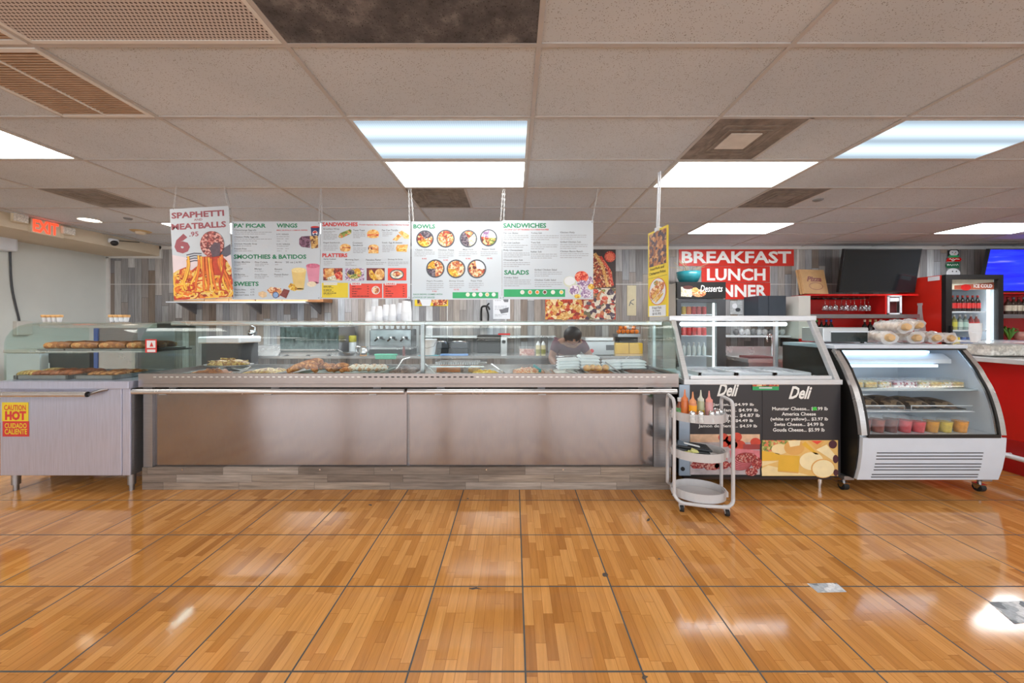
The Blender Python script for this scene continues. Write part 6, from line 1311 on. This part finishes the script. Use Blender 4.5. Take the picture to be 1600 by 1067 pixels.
# griddle hood, juicer left
Y = 5.65; m = MB(); m.add([(PX(352, Y), 5.62, KZ+.001), (PX(437, Y)-.01, 5.62, KZ+.001), (PX(437, Y)-.01, 5.8, PZ(541, Y)), (PX(372, Y), 5.8, PZ(541, Y)), (PX(352, Y), 6.15, KZ+.001), (PX(437, Y)-.01, 6.15, KZ+.001), (PX(437, Y)-.01, 6.15, PZ(541, Y)), (PX(372, Y), 6.15, PZ(541, Y))], [(0, 1, 2, 3), (5, 4, 7, 6), (3, 2, 6, 7), (4, 0, 3, 7), (1, 5, 6, 2), (1, 0, 4, 5)], STEELH); tag(m.build('steel_hood'), 'sloping stainless hood on the back counter beside the dark oven', 'hood')
zs = PZ(541, 5.9)
x = PX(394, 5.95); o = thing('citrus_press', 'chrome lever citrus press standing on the sloping steel hood', 'citrus press', (x, 5.95, zs+.0))
zs = PZ(541, Y)+.001; MB().lathe([(.10, 0), (.10, .02), (.03, .03), (.025, .16)], (x, 5.95, zs), CHROME, 16).build('base', o); MB().lathe([(.055, .16), (.075, .2), (.05, .25), (.03, .26)], (x, 5.95, zs), CHROME, 16).build('head', o); MB().tube([(x+.05, 5.95, zs+.1), (x+.06, 5.93, zs+.3), (x+.02, 5.9, zs+.32)], .013, CHROME, 8).build('lever', o)
Y = 5.1; o = thing('chest_freezer', 'low white lidded chest behind the near end of the counter', 'freezer', (PX(340, Y), Y+.3, 0))
x0, x1 = PX(315, Y), PX(372, Y); MB().box(x0, x1, Y, 5.5, 0, PZ(537, Y), DGREY).build('body', o); MB().box(x0-.04, x1+.04, Y-.03, 5.52, PZ(536.5, Y), PZ(526, Y), WHITE).build('lid', o, bevel=.02)
# espresso machine
Y = 5.65; x0, x1 = PX(572, Y), PX(639, Y); o = thing('espresso_machine', 'chrome espresso machine on black legs', 'espresso machine', ((x0+x1)/2, 5.9, KZ))
MB().box(x0, x1, Y+.12, 6.1, PZ(544, Y), PZ(514, Y), mat('espresso_chrome', (150, 152, 156), .2, .9, .2, 6)).build('body', o, bevel=.02); MB().box(x0-.03, x1+.02, Y+.04, 6.1, PZ(546, Y), PZ(543.5, Y), STEELH).build('drip_tray', o); MB().box(x0, x1, Y+.13, 6.1, KZ+.001, PZ(546.5, Y), BLACKM).build('base', o)
for k in range(3): m = MB(); xx = x0+.17+k*.2; m.cyl((xx, Y+.06, PZ(530, Y)), (xx, Y+.06, PZ(526, Y)), .035, CHROME, 12); m.tube([(xx, Y+.04, PZ(529, Y)), (xx, Y-.08, PZ(532, Y))], .014, BLACK, 8); m.build('brew_head', o)
for k in range(7): m = MB(); xx = x0+.06+k*.09; m.lathe([(.02, 0), (.032, .05)], (xx, Y+.25, PZ(514, Y)+.001), PAPER, 10); tag(m.build('coffee_cup'), f'white coffee cup on top of the espresso machine, {ORD[k]} from the oven', 'cup', 'cups on the espresso machine')
x = PX(569, 5.6); o = thing('milk_jug', 'polished steel milk jug between the oven and espresso machine', 'jug', (x, 5.6, KZ)); MB().lathe([(.075, 0), (.085, .02), (.07, .09), (.055, .13), (.062, .145)], (x, 5.6, KZ+.001), CHROME, 18).build('body', o); MB().tube(smooth_path([(x-.05, 5.6, KZ+.13), (x-.12, 5.6, KZ+.14), (x-.12, 5.6, KZ+.07), (x-.07, 5.6, KZ+.03)], 4), .01, CHROME, 8).build('handle', o)
x = PX(551, 5.9); o = thing('spice_jar', 'jar with a yellow lid behind the steel pan', 'jar', (x, 5.9, KZ)); MB().lathe([(.05, 0), (.055, .01), (.055, .2)], (x, 5.9, KZ+.001), PAPER, 14).build('body', o); MB().lathe([(.058, .2), (.058, .30), (.05, .305)], (x, 5.9, KZ), mat('olive_yellow', (170, 160, 50), .4), 14).build('lid', o)
m = MB(); x = PX(546, 5.62); m.lathe([(.05, 0), (.11, .05), (.115, .052), (.05, .01)], (x, 5.62, KZ+.001), STEELD, 16); m.tube([(x-.1, 5.62, KZ+.05), (x-.17, 5.6, KZ+.1)], .01, STEELD, 6); tag(m.build('steel_pan'), 'small tilted steel pan on the counter beside the oven', 'pan')
m = MB(); x = PX(603, 5.58); m.box(x-.17, x+.17, 5.545, 5.62, KZ+.001, KZ+.03, mat('mint_cloth', (84, 176, 148), .8, 0, .15, 20)); m.box(x-.15, x+.17, 5.532, 5.549, KZ-.05, KZ+.03, mat('mint_cloth', (84, 176, 148), .8)); tag(m.build('cleaning_cloth', bevel=.012), 'mint green cloth draped over the counter edge before the espresso machine', 'cloth')
m = MB(); x = PX(631, 5.6); m.lathe([(.02, 0), (.024, .08), (.01, .13), (.012, .15)], (x, 5.6, KZ+.001), mat('dark_red_bottle', (110, 50, 50), .3), 12); tag(m.build('sauce_bottle'), 'small dark red sauce bottle in front of the espresso machine', 'bottle')
# white bucket
x = PX(669, 5.6); o = thing('bucket', 'white plastic bucket on a blue mat beside the glass post', 'bucket', (x, 5.6, KZ)); MB().lathe([(.09, .006), (.125, .24), (.13, .25), (.115, .25), (.085, .02)], (x, 5.65, KZ+.004), PAPER, 20).build('pail', o); MB().tube([(x-.12, 5.65, KZ+.24), (x-.1, 5.55, KZ+.15), (x, 5.515, KZ+.12), (x+.1, 5.55, KZ+.15), (x+.12, 5.65, KZ+.24)], .004, GREYP, 6).build('handle', o)
m = MB(); m.box(x-.15, x+.16, 5.56, 5.8, KZ+.0005, KZ+.004, mat('cyan_mat', (70, 160, 176), .6)); tag(m.build('counter_mat'), 'cyan mat under the white bucket', 'mat')
for i, (a, b) in enumerate(((682, 700), (705, 731))):
    Y = 5.7; x0, x1 = PX(a, Y), PX(b, Y); o = thing('panini_press', ('black panini press next to the white bucket', 'black panini press beside the big black brewer')[i], 'panini press', ((x0+x1)/2, 5.9, KZ), 'panini presses')
    MB().box(x0, x1, Y, 6.1, KZ+.001, KZ+.10, BLACK).build('base', o, bevel=.01); MB().box(x0, x1, Y, 6.1, KZ+.105, KZ+.2, DGREY).build('lid', o, bevel=.015); MB().tube([(x0+.03, Y+.03, KZ+.17), (x0+.03, Y-.07, KZ+.22), (x1-.03, Y-.07, KZ+.22), (x1-.03, Y+.03, KZ+.17)], .011, CHROME, 8).build('handle', o)
Y = 5.65; x0, x1 = PX(745, Y), PX(792, Y); o = thing('coffee_brewer', 'big black and steel brewer in the middle of the back counter', 'brewer', ((x0+x1)/2, 5.9, KZ))
MB().box(x0, x1-.1, Y, 6.1, KZ+.03, PZ(524, Y), BLACKM).build('body', o, bevel=.02); MB().box(x1-.095, x1, Y+.02, 6.1, KZ+.001, PZ(527, Y), STEELH).build('steel_side', o); MB().box(x0-.03, x1-.1, Y-.06, Y-.005, KZ+.001, KZ+.03, GREYP).build('drip_tray', o)
m = MB(); m.cyl((x1-.05, Y+.0, PZ(534, Y)), (x1-.05, Y+.02, PZ(534, Y)), .03, BLACK, 12); m.build('knob', o); MB().box(PX(778, Y), PX(797, Y), Y+.05, Y+.2, PZ(523.5, Y), PZ(521, Y), RED).build('red_tag', o)
m = MB(); m.box(PX(688, 5.58), PX(731, 5.58), 5.56, 5.66, KZ+.001, KZ+.028, mat('blue_tray', (110, 150, 206), .4)); tag(m.build('plastic_tray', bevel=.006), 'flat light blue plastic tray on the back counter edge', 'tray')
for i, px in enumerate((841, 849)):
    x = PX(px, 5.55+.05); t = thing('squeeze_bottle', ('pale squeeze bottle beside the pale carton', 'pale squeeze bottle nearest the stooping person')[i], 'squeeze bottle', (x, 5.6, KZ), 'pale squeeze bottles on the back counter'); MB().lathe([(.034, 0), (.036, .01), (.036, .15), (.03, .165)], (x, 5.62, KZ+.001), mat('beige_sauce', (206, 196, 160), .3), 14).build('body', t); MB().lathe([(.033, .165), (.03, .185), (.008, .225)], (x, 5.62, KZ), PAPER, 12).build('nozzle_cap', t); MB().lathe([(.037, .03), (.037, .1)], (x, 5.62, KZ), mat('olive_label', (150, 150, 96), .5), 14, caps=False).build('label', t)
x0, x1 = PX(811, 5.7), PX(836, 5.7); o = thing('ingredient_tub', 'clear tub with pinkish food left of the pale squeeze bottles', 'tub', ((x0+x1)/2, 5.75, KZ)); MB().box(x0+.01, x1-.01, 5.68, 5.86, KZ+.004, KZ+.09, food('pink_ham_cubes', [(206, 150, 140), (226, 196, 186), (186, 120, 112)], 30)).build('contents', o); MB().box(x0, x1, 5.67, 5.87, KZ+.001, KZ+.13, CLEAR).build('tub', o)
# label says what stands beside it
o['label'] = 'clear tub of pinkish food next to the pale squeeze bottles'
# wall shelf behind the counter
m = MB(); m.box(PX(664, 6.1), PX(868, 6.1), 6.05, 6.275, PZ(527.5, 6.05), PZ(524.5, 6.05), STEELH); tag(m.build('wall_rail_shelf'), 'narrow steel wall shelf behind the brewer and presses', 'shelf')
# steel toaster box
Y = 5.6; x0, x1 = PX(915, Y), PX(960, Y); o = thing('steel_toaster', 'boxy steel toaster with a red knob beside the yellow juicer', 'toaster', ((x0+x1)/2, 5.8, KZ)); MB().box(x0, x1, Y, 6.0, KZ+.015, PZ(533.5, Y), mat('pale_steel', (186, 190, 194), .3, .6, .05)).build('body', o, bevel=.006); m = MB(); m.cyl((PX(924.5, Y), Y-.025, PZ(548, Y)), (PX(924.5, Y), Y, PZ(548, Y)), .03, RED, 14); m.build('knob', o); MB().box(PX(947, Y), PX(959, Y), Y-.01, Y, PZ(547, Y), PZ(539, Y), DGREY).build('switch', o)
MB().box(x0, x1, Y+.03, 5.98, PZ(533, Y), PZ(527, Y), STEELH).build('lid', o, bevel=.01)
for xx in (x0+.03, x1-.03): m = MB(); m.cyl((xx, Y+.04, KZ+.001), (xx, Y+.04, KZ+.016), .014, BLACK, 8); m.build('foot', o)
# orange juicer
Y = 5.55; x0, x1 = PX(961.5, Y), PX(1004.5, Y); o = thing('orange_juicer', 'orange juicing machine with yellow bins', 'juicer', ((x0+x1)/2, 5.75, KZ)); YB1 = mat('yellow_bin', (216, 176, 44), .35, 0, .06)
for a, b in ((x0, x0+.21), (x0+.215, x1)): m = MB(); m.box(a, b, Y, 5.8, KZ+.03, PZ(536, Y), YB1); m.build('bin', o, bevel=.01)
MB().box(x0, x1, Y+.0, 5.9, KZ+.001, KZ+.03, mat('pale_wood', (206, 180, 120), .5)).build('base', o); MB().box(x0+.08, x1-.06, 5.6, 5.85, PZ(535.5, Y), PZ(527, Y), BLACKM).build('press', o); zt = PZ(522, Y); MB().box(x0+.05, x1-.03, 5.58, 5.88, PZ(526.5, Y), zt, STEELD).build('tray', o)
m = MB(); 
for k in range(5): xx = x0+.05+k*(x1-x0-.08)/4; m.tube([(xx, 5.58, zt), (xx, 5.56, zt+.13)], .004, CHROME, 6)
m.tube([(x0+.04, 5.56, zt+.13), (x1-.02, 5.56, zt+.13), (x1-.02, 5.9, zt+.13), (x0+.04, 5.9, zt+.13)], .006, CHROME, 6, closed=True); m.build('wire_rack', o)
OR = mat('orange_peel', (224, 120, 30), .4, 0, .08, 60); i = 0
for k, (dx, dy, dz) in enumerate(((.085, 5.66, .036), (.155, 5.67, .036), (.225, 5.66, .036), (.295, 5.67, .036), (.365, 5.66, .036), (.11, 5.74, .036), (.19, 5.76, .036), (.27, 5.74, .036), (.34, 5.76, .036), (.12, 5.69, .095), (.19, 5.70, .095), (.33, 5.69, .095))):
    tag(MB().ball((x0+dx, dy, zt+dz), .0335, OR, 14, 10, .01).build('orange'), f'orange in the juicer rack, {ORD[k]} counted from the toaster side, front row first', 'orange', 'oranges in the juicer rack')
# stooping worker
px0 = PX(886, 4.5); o_ = Vector((px0, 4.5, 0))
SKIN = mat('brown_skin', (150, 104, 82), .5, 0, .08, 20); HAIR = mat('dark_hair', (40, 36, 40), .5, 0, .25, 50); SHIRT = mat('maroon_shirt', (86, 44, 60), .7, 0, .1); TROU = mat('dark_trousers', (40, 40, 48), .7)
def skinned(name, J, E, mm, parent=None, sub=2):
    me = bpy.data.meshes.new(name); me.from_pydata([j[0] for j in J], E, []); ob = bpy.data.objects.new(name, me); C.objects.link(ob)
    sm = ob.modifiers.new('skin', 'SKIN'); sm.use_smooth_shade = True
    for i, j in enumerate(J): r = j[1]; me.skin_vertices[0].data[i].radius = (r, r) if not isinstance(r, tuple) else r
    me.skin_vertices[0].data[0].use_root = True
    sb = ob.modifiers.new('sub', 'SUBSURF'); sb.levels = sb.render_levels = sub
    dg = bpy.context.evaluated_depsgraph_get(); em = bpy.data.meshes.new_from_object(ob.evaluated_get(dg)); ob.modifiers.clear(); ob.data = em; bpy.data.meshes.remove(me)
    em.materials.clear(); em.materials.append(mm)
    for p in em.polygons: p.use_smooth = True; p.material_index = 0
    ob.parent = parent; return ob
pr = thing('person', 'dark haired person in a maroon top stooping behind the foam boxes', 'person', tuple(o_))
ROOT[pr.name] = o_
J = [((0, .10, .86), .13), ((.0, .04, .98), .13), ((.0, -.06, 1.08), .14), ((0, -.15, 1.13), .12), ((.01, -.21, 1.15), .055), ((.015, -.25, 1.165), .06), ((.02, -.30, 1.18), .092), ((.022, -.335, 1.225), .075),
 ((-.16, -.16, 1.10), .055), ((-.22, -.22, .95), .045), ((-.17, -.36, .87), .034), ((-.155, -.42, .872), .03),
 ((.17, -.15, 1.10), .055), ((.25, -.20, .96), .045), ((.19, -.36, .88), .034), ((.17, -.42, .88), .03),
 ((-.1, .09, .80), .10), ((-.11, .02, .46), .07), ((-.11, .06, .10), .045), ((-.11, -.08, .04), .04), ((.1, .09, .80), .10), ((.11, .02, .46), .07), ((.11, .06, .10), .045), ((.11, -.08, .04), .04)]
E = [(0, 1), (1, 2), (2, 3), (3, 4), (4, 5), (5, 6), (6, 7), (3, 8), (8, 9), (9, 10), (10, 11), (3, 12), (12, 13), (13, 14), (14, 15), (0, 16), (16, 17), (17, 18), (18, 19), (0, 20), (20, 21), (21, 22), (22, 23)]
for s, h in ((-1, 11), (1, 15)):
    c = Vector(J[h][0])
    for k, (dx, dy, dz, ln) in enumerate(((-.026, -.02, 0, .055), (-.009, -.026, .003, .066), (.009, -.026, .003, .062), (.025, -.02, 0, .05))):
        b = len(J); J.append(((c.x+dx, c.y+dy, c.z+dz), .009)); J.append(((c.x+dx*1.1, c.y+dy-ln*.55, c.z+dz-.006), .0085)); J.append(((c.x+dx*1.1, c.y+dy-ln*.9, c.z+dz-.026), .0075)); E += [(h, b), (b, b+1), (b+1, b+2)]
    b = len(J); J.append(((c.x-s*.035, c.y+.0, c.z-.004), .010)); J.append(((c.x-s*.055, c.y-.03, c.z-.014), .0085)); E += [(h, b), (b, b+1)]
body = skinned('body', J, E, SKIN, pr)
shirt = skinned('shirt', [((0, .10, .86), .145), ((0, .04, .98), .147), ((0, -.06, 1.08), .158), ((0, -.145, 1.125), .135), ((-.16, -.16, 1.10), .068), ((-.205, -.205, .99), .06), ((.17, -.15, 1.10), .068), ((.23, -.19, 1.0), .06)], [(0, 1), (1, 2), (2, 3), (3, 4), (4, 5), (3, 6), (6, 7)], SHIRT, pr)
trs = skinned('trousers', [((0, .10, .86), .15), ((-.1, .09, .80), .115), ((-.11, .02, .46), .085), ((-.11, .06, .10), .065), ((.1, .09, .80), .115), ((.11, .02, .46), .085), ((.11, .06, .10), .065)], [(0, 1), (1, 2), (2, 3), (0, 4), (4, 5), (5, 6)], TROU, pr)
m = MB(); hc = Vector((.021, -.29, 1.232)); 
m.ball(hc, (.106, .115, .10), HAIR, 18, 12, .03); m.ball(hc+Vector((0, .08, -.02)), (.09, .07, .09), HAIR, 14, 9, .04); m.ball(hc+Vector((0, .13, .03)), (.05, .05, .045), HAIR, 12, 8, .05)
h = m.build('hair', pr, local=True)
m = MB(); f = Vector((.021, -.385, 1.175)); m.prism([(-.395, 1.185), (-.42, 1.16), (-.39, 1.155)], 0, .01, .035, SKIN)
for s in (-1, 1): m.ball((.021+s*.033, -.382, 1.195), (.012, .008, .007), BLACK, 10, 6)
m.ball((.021, -.375, 1.128), (.024, .01, .006), mat('lips', (140, 80, 76), .5), 10, 6)
for s in (-1, 1): m.ball((.021+s*.093, -.29, 1.17), (.012, .02, .028), SKIN, 10, 8)
m.build('face', pr, local=True)
# wire basket in front of the worker
Y = 4.0; o = thing('work_table', 'low steel work table behind the steam table', 'table', (PX(905, Y), 4.0, 0)); x0, x1 = PX(835, Y), PX(985, Y); MB().box(x0, x1, 3.82, 4.2, .80, .84, STEELH).build('top', o)
for x in (x0+.04, x1-.04):
    for y in (3.86, 4.16): m = MB(); m.cyl((x, y, 0), (x, y, .80), .018, STEELD, 8); m.build('leg', o)
x0, x1 = PX(868, Y), PX(911, Y); m = MB()
for z in (.85, .93, 1.01): m.tube([(x0, 3.86, z), (x1, 3.86, z), (x1, 4.0, z), (x0, 4.0, z)], .0035, CHROME, 6, closed=True)
for k in range(10):
    x = x0+(x1-x0)*k/9
    for y in (3.86, 4.0): m.tube([(x, y, .845), (x, y, 1.01)], .0025, CHROME, 5)
    m.tube([(x, 3.86, .845), (x, 4.0, .845)], .0025, CHROME, 5)
tag(m.build('wire_basket'), 'steel wire basket in front of the stooping person', 'basket')
# behind the hot cabinet
Y = 4.6; o = thing('storage_cabinet', 'steel door cabinet with blue edging behind the hot food cabinet', 'cabinet', (PX(172, Y), 4.8, 0)); x0, x1 = PX(148, Y), PX(215, Y); MB().box(x0, x1, Y, 5.1, 0, PZ(512, Y), STEELD).build('body', o); m = MB(); m.box(x0, x0+.05, Y-.012, Y-.001, 0, PZ(513, Y), mat('blue_edge', (70, 100, 170), .4)); m.build('edge_strip', o); MB().box(x0+.07, x1-.02, Y-.014, Y-.001, .1, PZ(548, Y), STEELH).build('door', o)
Y = 4.7; o = thing('white_freezer', 'white chest freezer behind the far end of the hot cabinet', 'freezer', (PX(60, Y), 4.95, 0)); x0, x1 = PX(-8, Y)+.15, PX(62, Y); MB().box(x0, x1, Y, 5.25, 0, PZ(552, Y), WHITE).build('body', o); MB().box(x0-.02, x1+.02, Y-.02, 5.27, PZ(551.5, Y), PZ(546, Y), OFFWHITE).build('lid', o, bevel=.01)
Y = 4.75; o = thing('prep_fridge', 'dark under-counter fridge between the white freezer and the blue edged cabinet', 'fridge', (PX(105, Y), 5.0, 0)); x0, x1 = PX(76, Y), PX(140, Y); MB().box(x0, x1, Y, 5.2, 0, PZ(552, Y), DGREY).build('body', o); m = MB(); m.tube([(x0+.05, Y-.03, .6), (x0+.05, Y-.03, .85)], .01, CHROME, 8); m.build('handle', o); MB().box(x0, x1, Y-.02, 5.2, PZ(551.5, Y), PZ(549, Y), STEELH).build('top', o)
# prep unit seen through the deli case: sink
Y = 5.2; o = thing('sink_unit', 'steel sink with a tall gooseneck tap behind the deli case', 'sink', (PX(1190, Y), 5.5, 0)); x0, x1 = PX(1169, Y), PX(1278, Y); MB().box(x0, x1, Y, 5.8, .80, .85, STEELH).build('top', o); MB().box(x0+.02, x1-.02, Y+.02, 5.78, .1, .80, STEELD).build('body', o); x = PX(1206, 5.7); MB().tube(smooth_path([(x, 5.7, .85), (x, 5.7, 1.12), (x-.06, 5.66, 1.2), (x-.13, 5.62, 1.15), (x-.13, 5.62, 1.08)], 5), .014, CHROME, 8).build('tap', o); MB().box(x0, x1, 5.78, 5.8, .85, 1.0, STEELH).build('splashback', o)
for s in (x0+.05, x1-.05): m = MB(); m.cyl((s, 5.3, 0), (s, 5.3, .1), .02, STEELD, 8); m.build('leg', o)
m = MB(); x = PX(1170, 5.4); m.box(x-.05, x+.3, 5.3, 5.55, .851, .88, mat('maroon_board', (110, 60, 62), .5)); tag(m.build('cutting_board'), 'maroon cutting board on the sink unit', 'cutting board')
# cups on the bar by the fridge
for k in range(6):
    x, Y = PX(1524, 3.5), 3.5; m = MB(); m.lathe([(.030, 0), (.042, .09), (.044, .095), (.040, .095), (.028, .006)], (x, Y, 1.1815+.018*k), FOAM, 16); tag(m.build('foam_cup'), f'white foam cup, {ORD[k]} from the bottom of the nested stack at the bakery case corner', 'cup', 'foam cups on the bakery case')
# worn floor stickers
STK = food('worn_sticker', [(206, 210, 216), (176, 182, 190), (226, 228, 232), (120, 126, 134)], 26, .5, 0)
for L, lab in (((1261, 912), (1307, 911), (1323, 925), (1278, 926)), 'worn pale sticker on the floor tile below the condiment cart side'), (((1545, 941), (1598, 939), (1640, 968), (1585, 975)), 'worn pale sticker on the floor below the bakery case'):
    m = MB(); vs = []
    for z in (.0005, .0015):
        for px, py in L: Y = FPX*H/(py-YV); vs.append((PX(px, Y), Y, z))
    m.add(vs, [(4, 7, 6, 5)[::-1], (0, 1, 2, 3)[::-1], (0, 1, 5, 4), (1, 2, 6, 5), (2, 3, 7, 6), (3, 0, 4, 7)], STK); tag(m.build('floor_sticker'), lab, 'sticker')
CHIP = mat('chipped_tile', (78, 70, 64), .8, 0, .3, 60)
for k, (px, py, rx, ry, lab) in enumerate(((742, 919.5, 15, 2.2, 'dark chip on the tile joint in the middle of the floor'), (945, 898, 6, 7, 'dark chip at the slanting tile joint right below the plinth end'), (1006, 1057, 7, 6, 'dark chip in the tile joint nearest the viewer'), (579, 789, 4, 1.8, 'round dark spot on the floor before the counter'), (731, 779, 3, 1.4, 'small dark spot on the floor by the plinth'), (1030, 873, 2.5, 1.6, 'tiny dark spot on the floor left of the cart'), (1013, 812, 5, 4, 'small crack by the tile joint beside the cart'))):
    P = [(px+rx*random.uniform(.25, 1)*math.cos(a*.7), py+ry*random.uniform(.25, 1)*math.sin(a*.7)) for a in range(9)]; m = MB(); vs = []
    for z in (.0004, .0012):
        for x, y in P: Y = FPX*H/(y-YV); vs.append((PX(x, Y), Y, z))
    m.add(vs, [tuple(range(9, 18))[::-1]]+[(i, (i+1) % 9, 9+(i+1) % 9, 9+i) for i in range(9)], CHIP); tag(m.build('floor_chip'), lab, 'floor chip')
